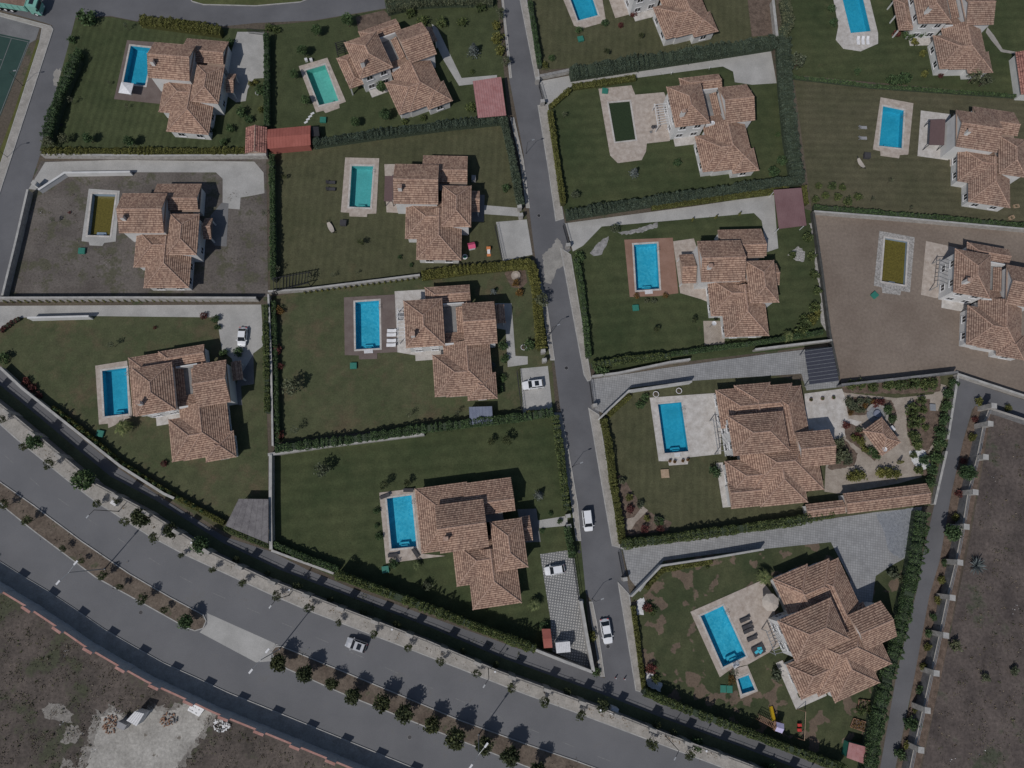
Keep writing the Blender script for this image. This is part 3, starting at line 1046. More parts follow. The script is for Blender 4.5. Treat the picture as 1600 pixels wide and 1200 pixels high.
def roof_block(house, x0, x1, y0, y1, eave, axis='x', ends='hh', pitch=0.45, ry=None, tiles='tiles', over=0.55, walls=True, wallmat='render', z0=0.0, caps=True):
    """One roofed wing: tiled roof with ridge caps and eave board, rendered walls below."""
    sw = axis == 'y'

    def T(x, y, z):
        return (y, x, z) if sw else (x, y, z)
    if sw:
        x0, x1, y0, y1 = y0, y1, x0, x1
    mid = (y0 + y1) / 2 if ry is None else ry
    half = max(y1 - mid, mid - y0)
    rz = eave + pitch * half
    zs, zn = rz - pitch * (mid - y0), rz - pitch * (y1 - mid)
    hx0 = x0 + (half if ends[0] == 'h' else 0)
    hx1 = x1 - (half if ends[1] == 'h' else 0)
    if hx0 > hx1:
        hx0 = hx1 = (hx0 + hx1) / 2
    mb = MB()
    A, B, Cc, D = T(x0, y0, zs), T(x1, y0, zs), T(x1, y1, zn), T(x0, y1, zn)
    E0, E1 = T(hx0, mid, rz), T(hx1, mid, rz)
    u = rng.uniform(0, 50)

    def sl(a, b, c, d):
        if sw:
            a, b, c, d = b, a, d, c
        slope(mb, a, b, c, d, u)
    sl(A, B, E1, E0)
    sl(Cc, D, E0, E1)
    if ends[0] == 'h':
        sl(D, A, E0, E0)
    if ends[1] == 'h':
        sl(B, Cc, E1, E1)
    roof = mb.build('roof', tiles, house, local=True)
    cp = MB()
    lift = Vector((0, 0, 0.05))
    for p, q in [(E0, E1)] + ([(D, E0), (A, E0)] if ends[0] == 'h' else []) + ([(B, E1), (Cc, E1)] if ends[1] == 'h' else []):
        cp.bar(Vector(p) + lift, Vector(q) + lift, 0.13, 0.13, 6)
    cp.build('ridge_tiles', 'ridge', roof, local=True)
    fb = MB()
    e = min(zs, zn)
    q0, q1 = T(x0 + 0.03, y0 + 0.03, 0), T(x1 - 0.03, y1 - 0.03, 0)
    for (a, b, c, d) in ((min(q0[0], q1[0]), min(q0[1], q1[1]), max(q0[0], q1[0]), max(q0[1], q1[1])),):
        fb.prism([(a, b), (c, b), (c, d), (a, d)], e - 0.15, e - 0.004, True)
    for (xx, en, xi) in ((x0, ends[0], 1), (x1, ends[1], -1)):
        if en == 'g':
            for yy, z in ((y0, zs), (y1, zn)):
                p, q = Vector(T(xx + xi * 0.04, yy, z - 0.08)), Vector(T(xx + xi * 0.04, mid, rz - 0.08))
                fb.bar(p, q, 0.075, 0.075, 4)
    fb.build('eave_board', 'fascia', roof, local=True)
    if walls:
        wb = MB()
        a, b, c, d = x0 + over, y0 + over, x1 - over, y1 - over
        ends_x = (a if ends[0] == 'h' else x0 + 0.3, c if ends[1] == 'h' else x1 - 0.3)
        qq = [T(ends_x[0], b, 0), T(ends_x[1], b, 0), T(ends_x[1], d, 0), T(ends_x[0], d, 0)]
        wb.prism([(p[0], p[1]) for p in qq], z0, e - 0.153)
        for en, xx in ((ends[0], ends_x[0]), (ends[1], ends_x[1])):
            if en == 'g':
                tri = [T(xx, y0 + 0.35, zs - 0.02), T(xx, y1 - 0.35, zn - 0.02), T(xx, mid, rz - 0.12)]
                xi = 0.12 if xx == ends_x[0] else -0.12
                tr2 = [T(xx + xi, y0 + 0.35, zs - 0.02), T(xx + xi, y1 - 0.35, zn - 0.02), T(xx + xi, mid, rz - 0.12)]
                wb.face(tri)
                wb.face(tr2[::-1])
                wb.face([tri[0], tri[2], tr2[2], tr2[0]])
                wb.face([tri[1], tri[2], tr2[2], tr2[1]])
        wb.build('wall', wallmat, house, local=True)
    if sw:
        x0, x1, y0, y1 = y0, y1, x0, x1
    return dict(x0=x0 + over, x1=x1 - over, y0=y0 + over, y1=y1 - over, e=e, r=rz)


WIN = {}


def window(house, x, y, z, w, h, side):
    """side 0 south, 1 east, 2 north, 3 west; frame with a dark pane as sub-part."""
    key = (round(w, 2), round(h, 2))
    if key not in WIN:
        fr = MB()
        t = 0.09
        for (cx, cz, sx, sz) in ((0, h / 2 - t / 2, w, t), (0, -h / 2 + t / 2, w, t), (-w / 2 + t / 2, 0, t, h - 2 * t), (w / 2 - t / 2, 0, t, h - 2 * t), (0, 0, t * 0.8, h - 2 * t)):
            fr.box((cx, -0.05, cz), (sx, 0.10, sz))
        fr.box((0, -0.10, -h / 2 - 0.05), (w + 0.2, 0.2, 0.08))
        gl = MB()
        gl.face([(-w / 2 + t, -0.025, -h / 2 + t), (w / 2 - t, -0.025, -h / 2 + t), (w / 2 - t, -0.025, h / 2 - t), (-w / 2 + t, -0.025, h / 2 - t)])
        o = fr.build('window', 'white', None)
        g = gl.build('pane', 'glass', None)
        WIN[key] = (o.data, g.data)
        bpy.data.objects.remove(o)
        bpy.data.objects.remove(g)
    o = bpy.data.objects.new('window', WIN[key][0])
    g = bpy.data.objects.new('pane', WIN[key][1])
    COL.objects.link(o)
    COL.objects.link(g)
    o.parent, g.parent = house, o
    o.location = (x, y, z)
    o.rotation_euler = (0, 0, (0, math.pi / 2, math.pi, -math.pi / 2)[side])


def glaze(house, blocks):
    """Windows on the outer walls that face the open garden."""
    mw = Matrix.LocRotScale(house.location, house.rotation_euler, house.scale)
    for b in blocks:
        for side, (px, py, qx, qy, nx, ny) in enumerate(((b['x0'], b['y0'], b['x1'], b['y0'], 0, -1), (b['x1'], b['y0'], b['x1'], b['y1'], 1, 0),
                                                         (b['x1'], b['y1'], b['x0'], b['y1'], 0, 1), (b['x0'], b['y1'], b['x0'], b['y0'], -1, 0))):
            L = abs(qx - px) + abs(qy - py)
            n = int(L / 2.9)
            for k in range(n):
                f = (k + 0.5) / n
                x, y = px + (qx - px) * f + nx * 0.004, py + (qy - py) * f + ny * 0.004
                wp = mw @ Vector((x, y, 2))
                wnm = (mw.to_3x3() @ Vector((nx, ny, 0))).normalized()
                if wnm.dot(Vector((0, 0, ALT)) - wp) < 3.0:
                    continue
                for z in ((1.45, 4.35) if b['e'] > 4.6 else (1.45,)):
                    hit = False
                    for o in blocks:
                        if o is not b and o['x0'] - 0.7 < x + nx * 0.4 < o['x1'] + 0.7 and o['y0'] - 0.7 < y + ny * 0.4 < o['y1'] + 0.7 and (o['e'] > z - 0.8 or o['r'] > z - 0.4):
                            hit = True
                    if not hit:
                        window(house, x, y, z, 1.5, 1.35, side)


def chimney(house, x, y, z, h=3.0):
    mb = MB()
    mb.box((x, y, z), (0.75, 0.6, h))
    c = mb.build('chimney', 'render', house, local=True)
    mb = MB()
    mb.box((x, y, z + h / 2 + 0.07), (0.95, 0.8, 0.12))
    mb.build('chimney_cap', 'ridge', c, local=True)


def slab(house, name, x0, x1, y0, y1, z0, z1, mat):
    mb = MB()
    mb.prism([(x0, y0), (x1, y0), (x1, y1), (x0, y1)], z0, z1, True)
    return mb.build(name, mat, house, local=True)


def parapet(house, x0, x1, y0, y1, z0, z1, th=0.2):
    mb = MB()
    for (a, b, c, d) in ((x0, y0, x1, y0 + th), (x0, y1 - th, x1, y1), (x0, y0 + th, x0 + th, y1 - th), (x1 - th, y0 + th, x1, y1 - th)):
        mb.prism([(a, b), (c, b), (c, d), (a, d)], z0, z1)
    return mb.build('parapet', 'render', house, local=True)


def house_frame(label, ref_px, ref_h, ref_local, p0, p1, hh, s):
    a, b = W(*p0, hh), W(*p1, hh)
    ang = math.atan2(b.y - a.y, b.x - a.x)
    r = W(*ref_px, ref_h)
    lx, ly = ref_local[0] * s, ref_local[1] * s
    loc = (r.x - (lx * math.cos(ang) - ly * math.sin(ang)), r.y - (lx * math.sin(ang) + ly * math.cos(ang)), 0)
    h = thing('villa', label, 'house', loc, ang, 'tiled villas of the estate')
    h.scale = (s, s, s)
    return h


def villa_gabled(label, ref_px, ref_h, ref_local, p0, p1, hh, s=1.0, verand=None, wporch=False, tiles='tiles'):
    h = house_frame(label, ref_px, ref_h, ref_local, p0, p1, hh, s)
    b = [roof_block(h, -9.0, 0, -8.8, 0, 5.8, 'x', 'gg', tiles=tiles),
         roof_block(h, -3.5, 5.8, -2.9, 3.5, 3.2, 'x', 'gg', ry=-0.7, tiles=tiles),
         roof_block(h, 0.7, 6.7, -13.4, -4.35, 5.3, 'y', 'hh', tiles=tiles),
         roof_block(h, -6.8, 2.5, -15.2, -6.8, 3.1, 'x', 'hg', tiles=tiles),
         roof_block(h, -4.4, 4.75, -19.7, -9.2, 3.1, 'y', 'hg', tiles=tiles)]
    roof_block(h, 6.75, 8.4, -8.8, -4.1, 2.7, 'x', 'gg', tiles=tiles, walls=False)
    mb = MB()
    for y in (-8.4, -4.5):
        mb.box((8.1, y, 1.3), (0.25, 0.25, 2.6))
    mb.build('porch_posts', 'render', h, local=True)
    if verand:
        b.append(roof_block(h, -12.6, -2.6, -8.4, 3.75, 3.0, 'y' if verand == 'y' else 'x', 'hg', pitch=0.36, tiles=tiles))
    else:
        b.append(roof_block(h, -7.6, -3.2, -3.4, 1.3, 2.9, 'x', 'gg', tiles=tiles))
        slab(h, 'terrace_slab', -6.5, -0.6, -9.9, -8.25, 0, 0.14, 'travertine')
    if wporch:
        roof_block(h, -12.0, -9.05, -7.9, -1.6, 2.8, 'x', 'gg', tiles=tiles, walls=False)
        mb = MB()
        for y in (-7.5, -2.0):
            mb.box((-11.7, y, 1.35), (0.25, 0.25, 2.7))
        mb.build('porch_posts', 'render', h, local=True)
    slab(h, 'balcony_slab', 0.0, 3.4, -4.3, -2.9, 2.9, 3.1, 'flatroof')
    chimney(h, -7.6, -6.3, 6.9)
    glaze(h, b)
    return h


def villa_court(label, ref_px, ref_h, ref_local, p0, p1, hh, s=1.0, verand=None, tiles='tiles'):
    h = house_frame(label, ref_px, ref_h, ref_local, p0, p1, hh, s)
    b = [roof_block(h, -7.6, 0, -9.65, 0, 5.8, 'y', 'hh', tiles=tiles),
         roof_block(h, -3.4, 5.6, -0.5, 3.4, 3.2, 'x', 'hg', tiles=tiles),
         roof_block(h, 3.8, 10.2, -9.8, -1.15, 5.2, 'x', 'gg', tiles=tiles),
         roof_block(h, -0.5, 8.75, -19.4, -8.7, 3.1, 'y', 'hg', tiles=tiles),
         roof_block(h, -2.75, 4.0, -19.2, -10.7, 3.1, 'x', 'hg', tiles=tiles),
         roof_block(h, 3.6, 9.45, -20.4, -15.1, 3.05, 'x', 'hh', tiles=tiles)]
    # upper court between the wings
    slab(h, 'court_floor', -0.6, 4.5, -8.6, -0.9, 2.6, 2.85, 'flatroof')
    mb = MB()
    mb.prism([(0.02, -0.85), (4.2, -0.85), (4.2, -0.6), (0.02, -0.6)], 2.86, 4.3)
    mb.build('parapet', 'render', h, local=True)
    mb = MB()
    mb.prism([(-0.1, -9.1), (4.0, -9.1), (4.0, -8.75), (-0.1, -8.75)], 2.86, 4.1)
    mb.build('parapet', 'render', h, local=True)
    mb = MB()
    slope(mb, (4.0, -6.4, 3.1), (0.1, -6.4, 3.1), (0.1, -8.7, 4.05), (4.0, -8.7, 4.05), 3.0)
    mb.build('court_roof', tiles, h, local=True)
    mb = MB()
    slope(mb, (2.5, -1.2, 3.1), (2.5, -6.6, 3.1), (3.9, -6.6, 3.75), (3.9, -1.2, 3.75), 9.0)
    mb.build('court_roof', tiles, h, local=True)
    roof_block(h, 10.25, 12.3, -5.0, -1.1, 2.7, 'y', 'gg', tiles=tiles, walls=False)
    mb = MB()
    for y in (-4.6, -1.5):
        mb.box((12.0, y, 1.3), (0.25, 0.25, 2.6))
    mb.build('porch_posts', 'render', h, local=True)
    if verand == 'wrap':
        b.append(roof_block(h, -9.4, 1.0, -8.8, 3.2, 3.0, 'y', 'gh', pitch=0.36, tiles=tiles))
    elif verand == 'west':
        roof_block(h, -10.3, -6.5, -9.0, -0.8, 2.9, 'y', 'hh', pitch=0.36, tiles=tiles, walls=False)
        mb = MB()
        for y in (-8.6, -4.8, -1.2):
            mb.box((-10.0, y, 1.4), (0.25, 0.25, 2.8))
        mb.build('porch_posts', 'render', h, local=True)
    slab(h, 'terrace_slab', -6.3, -0.4, -10.9, -9.1, 0, 0.16, 'travertine_w')
    chimney(h, -6.0, -7.6, 6.9)
    glaze(h, b)
    return h


def villa_large(label, ref_px, ref_h, ref_local, p0, p1, hh, s=1.0, west=-11.5, sw=True, tiles='tiles'):
    h = house_frame(label, ref_px, ref_h, ref_local, p0, p1, hh, s)
    b = [roof_block(h, -11.1, 0, -7.8, 0, 6.2, 'x', 'hh', tiles=tiles),
         roof_block(h, west, 4.2, -2.0, 5.8, 3.1, 'x', 'hh', tiles=tiles),
         roof_block(h, -7.6, -0.2, -0.4, 6.4, 3.1, 'y', 'gh', tiles=tiles),
         roof_block(h, -2.0, 6.0, -8.6, 5.2, 3.0, 'y', 'hh', tiles=tiles),
         roof_block(h, 2.2, 9.1, -11.1, -4.3, 5.0, 'x', 'gg', tiles=tiles),
         roof_block(h, -8.7, 6.8, -15.7, -3.8, 3.1, 'x', 'hh', tiles=tiles),
         roof_block(h, -11.9, -3.0, -15.0, -8.4, 3.1, 'x', 'hg', tiles=tiles),
         roof_block(h, -6.3, 3.15, -17.8, -9.0, 3.1, 'y', 'hg', tiles=tiles)]
    if sw:
        b.append(roof_block(h, -11.9, -6.0, -17.6, -12.6, 2.7, 'x', 'gg', ry=-14.6, tiles='tiles'))
    mb = MB()
    mb.prism([(-12.6, -15.6), (-11.2, -15.6), (-11.2, -8.4), (-12.6, -8.4)], 0, 0.14)
    mb.prism([(-12.6, -17.2), (-6.1, -17.2), (-6.1, -15.61), (-12.6, -15.61)], 0, 0.14)
    mb.build('apron_paving', 'travertine_w', h, local=True)
    glaze(h, b)
    return h


# ------------------------------------------------------------------ pools
def pool(label, deck_px, quad_px, deck_mat, basin='basin', water='water', level=-0.10, depth=1.5, cope='travertine_w', step_side=2, steps=True, notch=None, ladder=True, deck_z=0.11, cw=0.32, deck=True):
    quad = [W2(p, 0.12) for p in quad_px]        # NW, NE, SE, SW in the frame
    c = Vector((sum(p[0] for p in quad) / 4, sum(p[1] for p in quad) / 4))
    t = thing('swimming_pool', label, 'pool', (c.x, c.y, 0), 0, 'garden swimming pools')
    HOLES_DECK = [quad]
    if deck:
        poly = [W2(p, 0.1) for p in deck_px]
        mb = MB()
        loops = [[Vector((x, y, 0)) for x, y in poly], [Vector((x, y, 0)) for x, y in quad]]
        flat = loops[0] + loops[1]
        for tri in tessellate_polygon(loops):
            q = [flat[k] for k in tri]
            if (q[1] - q[0]).cross(q[2] - q[0]).z < 0:
                q = q[::-1]
            mb.face([(p.x, p.y, deck_z) for p in q])
        for i in range(len(poly)):
            p, q = poly[i], poly[(i + 1) % len(poly)]
            mb.face([(*p, -0.02), (*q, -0.02), (*q, deck_z), (*p, deck_z)])
        mb.build('deck', deck_mat, t)
    # coping slabs round the edge, laid one by one
    ctr = c
    k_i = 0
    lens = [(Vector(quad[(i + 1) % 4]) - Vector(quad[i])).length for i in range(4)]
    for i in range(4):
        a, b = Vector(quad[i]), Vector(quad[(i + 1) % 4])
        d = (b - a).normalized()
        nrm = Vector((-d.y, d.x))
        if nrm.dot(ctr - a) > 0:
            nrm = -nrm
        n = max(2, round(lens[i] / 1.25))
        a2, L = a - d * cw, lens[i] + cw * 0.0
        for k in range(n):
            s0, s1 = L * k / n + (0.0 if k else -0.0), L * (k + 1) / n
            p0, p1 = a + d * (s0 + 0.012), a + d * (s1 - 0.012)
            if k == n - 1:
                p1 = a + d * (lens[i] + cw - 0.012)
            mb = MB()
            mb.prism([tuple(p0 - nrm * 0.04), tuple(p1 - nrm * 0.04 if k < n - 1 else p1 - nrm * 0.04), tuple(p1 + nrm * cw), tuple(p0 + nrm * cw)], 0.02, deck_z + 0.045)
            mb.build('coping_slab', cope, t)
    # basin
    mb = MB()
    fl = [(*p, -depth) for p in quad]
    mb.face(fl)
    for i in range(4):
        p, q = quad[i], quad[(i + 1) % 4]
        mb.face([(*p, deck_z), (*q, deck_z), (*q, -depth), (*p, -depth)])
    bs = mb.build('basin', basin, t)
    if steps:
        i = step_side
        a, b = Vector(quad[i]), Vector(quad[(i + 1) % 4])
        d = (b - a).normalized()
        nrm = Vector((-d.y, d.x))
        if nrm.dot(ctr - a) < 0:
            nrm = -nrm
        m = a.lerp(b, 0.5)
        for k in range(2):
            mb = MB()
            r = 0.55 + 0.55 * k
            w = 0.9 + 0.25 * k
            mb.prism([tuple(m + d * w + nrm * 0.01), tuple(m - d * w + nrm * 0.01), tuple(m - d * (w - .25) + nrm * r), tuple(m + d * (w - .25) + nrm * r)], -depth + 0.01 * k, -0.45 - 0.35 * k)
            mb.build('step', basin, bs)
    mb = MB()
    sh = [tuple(Vector(p).lerp(c, 0.001)) for p in quad]
    mb.face([(*p, level) for p in sh[::-1]])
    mb.build('water', water, t)
    if ladder:
        a = Vector(quad[1]).lerp(Vector(quad[2]), 0.12)
        d = (Vector(quad[2]) - Vector(quad[1])).normalized()
        inn = (c - a)
        inn = (inn - d * inn.dot(d)).normalized()
        mb = MB()
        for s in (0, 0.55):
            p = a + d * s
            pts = [p - inn * 0.45, p - inn * 0.3, p + inn * 0.12, p + inn * 0.15]
            zz = [0.1, 0.75, 0.75, -0.9]
            for k in range(3):
                mb.bar((pts[k].x, pts[k].y, zz[k]), (pts[k + 1].x, pts[k + 1].y, zz[k + 1]), 0.03, 0.03, 6)
        for z in (-0.2, -0.5):
            p, q = a + inn * 0.14, a + d * 0.55 + inn * 0.14
            mb.bar((p.x, p.y, z), (q.x, q.y, z), 0.03, 0.03, 6)
        mb.build('ladder', 'steel', t)
    return t


def pool_hole(quad_px):
    HOLES.append([W2(p, 0.12) for p in quad_px])


# ------------------------------------------------------------------ garden things
def quad_frame(px, h):
    """Ground quad from four frame points seen at height h."""
    return [W2(p, h) for p in px]


def flat_shelter(name, label, cat, px, h, mat, kind='flat', th=0.12, walls=None, ribs=0, ribmat=None, post='white', gable=0.0):
    """Carport or shed: sheet roof on posts or on walls."""
    q = quad_frame(px, h)
    c = (sum(p[0] for p in q) / 4, sum(p[1] for p in q) / 4)
    t = thing(name, label, cat, (c[0], c[1], 0))
    A, B, Cc, D = [Vector(p) for p in q]
    mb = MB()
    if gable:
        m0, m1 = A.lerp(D, 0.5), B.lerp(Cc, 0.5)
        mb.face([(*A, h), (*B, h), (*m1, h + gable), (*m0, h + gable)][::-1])
        mb.face([(*D, h), (*Cc, h), (*m1, h + gable), (*m0, h + gable)])
        for P, Q, m in ((A, D, m0), (B, Cc, m1)):
            mb.face([(*P, h), (*Q, h), (*m, h + gable)])
        mb.face([(*A, h), (*B, h), (*Cc, h), (*D, h)])
    else:
        mb.prism(q, h - th, h, True)
    roof = mb.build('roof', mat, t)
    if ribs:
        for k in range(ribs + 1):
            f = k / ribs
            p, r = A.lerp(B, f), D.lerp(Cc, f)
            m = p.lerp(r, 0.5)
            zz = h + gable
            rb = MB()
            if gable:
                rb.bar((*p, h + 0.02), (*m, zz + 0.02), 0.025, 0.025, 4)
                rb.bar((*m, zz + 0.02), (*r, h + 0.02), 0.025, 0.025, 4)
            else:
                rb.bar((*p, h + 0.015), (*r, h + 0.015), 0.03, 0.03, 4)
            rb.build('rib', ribmat or mat, roof)
    if walls:
        mb = MB()
        cc = Vector(c)
        mb.prism([tuple(Vector(p).lerp(cc, 0.06)) for p in q], 0, h - th - 0.003)
        mb.build('wall', walls, t)
    else:
        cc = Vector(c)
        for p in q:
            s = Vector(p).lerp(cc, 0.06)
            mb = MB()
            mb.box((s.x, s.y, (h - th) / 2), (0.12, 0.12, h - th - 0.004))
            mb.build('post', post, t)
        for P, Q in ((A, B), (D, Cc)):
            p, r = P.lerp(cc, 0.05), Q.lerp(cc, 0.05)
            mb = MB()
            mb.bar((p.x, p.y, h - th - 0.06), (r.x, r.y, h - th - 0.06), 0.06, 0.06, 4)
            mb.build('beam', post, t)
    return t


def tiled_shed(name, label, cat, px, h, axis, ends, mat='tiles', tiles='tiles', pitch=0.4, open_=False):
    A, B, Cc, D = [Vector(p) for p in quad_frame(px, h)]
    c = (A + B + Cc + D) / 4
    ex = ((B - A) + (Cc - D)).normalized()
    ang = math.atan2(ex.y, ex.x)
    L = ((B - A).length + (Cc - D).length) / 2
    Wd = ((A - D).length + (B - Cc).length) / 2
    t = thing(name, label, cat, (c.x, c.y, 0), ang)
    roof_block(t, -L / 2, L / 2, -Wd / 2, Wd / 2, h, axis, ends, tiles=tiles, pitch=pitch, walls=not open_, over=0.35)
    if open_:
        for sx in (-1, 1):
            for sy in (-1, 1):
                mb = MB()
                mb.box((sx * (L / 2 - 0.35), sy * (Wd / 2 - 0.35), h / 2), (0.25, 0.25, h - 0.32))
                mb.build('post', 'wood', t, local=True)
    return t


def pergola(label, px, h, n, mat='white', axis=0, name='pergola'):
    A, B, Cc, D = [Vector(p) for p in quad_frame(px, h)]
    c = (A + B + Cc + D) / 4
    t = thing(name, label, 'pergola', (c.x, c.y, 0))
    if axis:
        A, B, Cc, D = B, Cc, D, A
    for k in range(n):
        f = (k + 0.5) / n
        p, r = A.lerp(D, f), B.lerp(Cc, f)
        mb = MB()
        d = (r - p)
        m = p.lerp(r, 0.5)
        mb.box((m.x, m.y, h + 0.09), (d.length + 0.3, 0.07, 0.16), math.atan2(d.y, d.x))
        mb.build('slat', mat, t)
    for P, Q in ((A, D), (B, Cc)):
        mb = MB()
        d = Q - P
        m = P.lerp(Q, 0.5)
        mb.box((m.x, m.y, h - 0.09), (d.length, 0.12, 0.18), math.atan2(d.y, d.x))
        mb.build('beam', mat, t)
    for P in (A, B, Cc, D):
        q = P.lerp(c, 0.05)
        mb = MB()
        mb.box((q.x, q.y, (h - 0.18) / 2), (0.14, 0.14, h - 0.19))
        mb.build('post', mat, t)
    return t


def lounger(u, v, ang, label, fabric='canvas', frame='white', group=None):
    """Sun lounger; ang is the direction of its raised head in the frame plane (degrees)."""
    key = ('lounger', fabric)
    p = W(u, v, 0.35)
    if key in PROTO:
        return clone(PROTO[key], (p.x, p.y, 0.12), R(ang), label, 1.0, group)
    t = thing('sun_lounger', label, 'sun lounger', (p.x, p.y, 0.12), R(ang), group)
    mb = MB()
    for y in (-0.33, 0.33):
        mb.box((0, y, 0.27), (1.95, 0.06, 0.07))
    mb.box((-0.95, 0, 0.27), (0.06, 0.6, 0.07))
    mb.build('frame', frame, t, local=True)
    for sx in (-0.8, 0.75):
        for sy in (-0.3, 0.3):
            mb = MB()
            mb.box((sx, sy, 0.115), (0.06, 0.06, 0.23))
            mb.build('leg', frame, t, local=True)
    mb = MB()
    mb.box((-0.33, 0, 0.35), (1.25, 0.64, 0.09))
    mb.build('mattress', fabric, t, local=True)
    mb = MB()
    a = R(28)
    for (x0, z0) in ((0.30, 0.31),):
        x1, z1 = x0 + 0.72 * math.cos(a), z0 + 0.72 * math.sin(a)
        dz = 0.09
        P = [(x0, z0), (x1, z1), (x1, z1 + dz), (x0, z0 + dz)]
        F = [[(x, -0.32, z) for x, z in P], [(x, 0.32, z) for x, z in P[::-1]]]
        for f in F:
            mb.face(f)
        for k in range(4):
            (xa, za), (xb, zb) = P[k], P[(k + 1) % 4]
            mb.face([(xa, 0.32, za), (xb, 0.32, zb), (xb, -0.32, zb), (xa, -0.32, za)])
    mb.build('backrest', fabric, t, local=True)
    PROTO[key] = t
    return t


def crate(name, label, cat, u, v, size, ang, mat, lid=None, z0=0.0, group=None):
    """Box-like garden thing with a lid and a plinth."""
    p = W(u, v, size[2])
    t = thing(name, label, cat, (p.x, p.y, z0), R(ang), group)
    mb = MB()
    mb.box((0, 0, size[2] * 0.46), (size[0] * 0.94, size[1] * 0.94, size[2] * 0.92))
    mb.build('body', mat, t, local=True)
    mb = MB()
    mb.box((0, 0, size[2] * 0.96), (size[0], size[1], size[2] * 0.08))
    mb.box((0, 0, size[2] * 1.01), (size[0] * 0.8, size[1] * 0.8, 0.03))
    mb.build('lid', lid or mat, t, local=True)
    return t


def pot(u, v, label, r=0.5, mat='white', plantmat='lf_mid', group=None):
    p = W(u, v, 0.5)
    t = thing('plant_pot', label, 'plant pot', (p.x, p.y, 0.05), 0, group)
    mb = MB()
    n = 18
    prof = [(r * 0.65, 0), (r * 0.95, 0.35), (r, 0.55), (r * 0.84, 0.55), (r * 0.8, 0.42)]
    for (ra, za), (rb, zb) in zip(prof[:-1], prof[1:]):
        for k in range(n):
            a, b = 2 * math.pi * k / n, 2 * math.pi * (k + 1) / n
            mb.face([(ra * math.cos(a), ra * math.sin(a), za), (ra * math.cos(b), ra * math.sin(b), za), (rb * math.cos(b), rb * math.sin(b), zb), (rb * math.cos(a), rb * math.sin(a), zb)])
    mb.build('pot', mat, t, True, local=True)
    mb = MB()
    mb.disc((0, 0), r * 0.8, 0.4, 0.43, 14)
    mb.build('soil', 'bed', t, local=True)
    leaf_obj('leaves', clumps(70, r * 0.7, r * 0.7, 0.3, 0.6, 8, 0.2), 0.16, plantmat, t)
    return t


def parasol(u, v, w, h, label, mat='canvas', square=True, rz=0.0, name='parasol', pole='steel'):
    p = W(u, v, h)
    t = thing(name, label, 'parasol', (p.x, p.y, 0.1), R(rz))
    mb = MB()
    n = 4 if square else 8
    r = w / 2 * (1.414 if square else 1)
    ring = [(r * math.cos(2 * math.pi * (k + 0.5) / n), r * math.sin(2 * math.pi * (k + 0.5) / n), h - 0.15) for k in range(n)]
    for k in range(n):
        a, b = ring[k], ring[(k + 1) % n]
        mb.face([a, b, (0, 0, h + 0.35)])
        mb.face([(a[0], a[1], a[2] - 0.12), (b[0], b[1], b[2] - 0.12), b, a])
    mb.build('canopy', mat, t, local=True)
    mb = MB()
    mb.bar((0, 0, 0), (0, 0, h + 0.4), 0.035, 0.03, 8)
    mb.build('pole', pole, t, local=True)
    mb = MB()
    mb.disc((0, 0), 0.35, 0.0, 0.10, 14, 0.3)
    mb.build('base', 'stone_d', t, local=True)
    rb = MB()
    for k in range(n):
        rb.bar((0, 0, h + 0.25), (ring[k][0], ring[k][1], ring[k][2] - 0.02), 0.015, 0.015, 4)
    rb.build('ribs', pole, t, local=True)
    return t


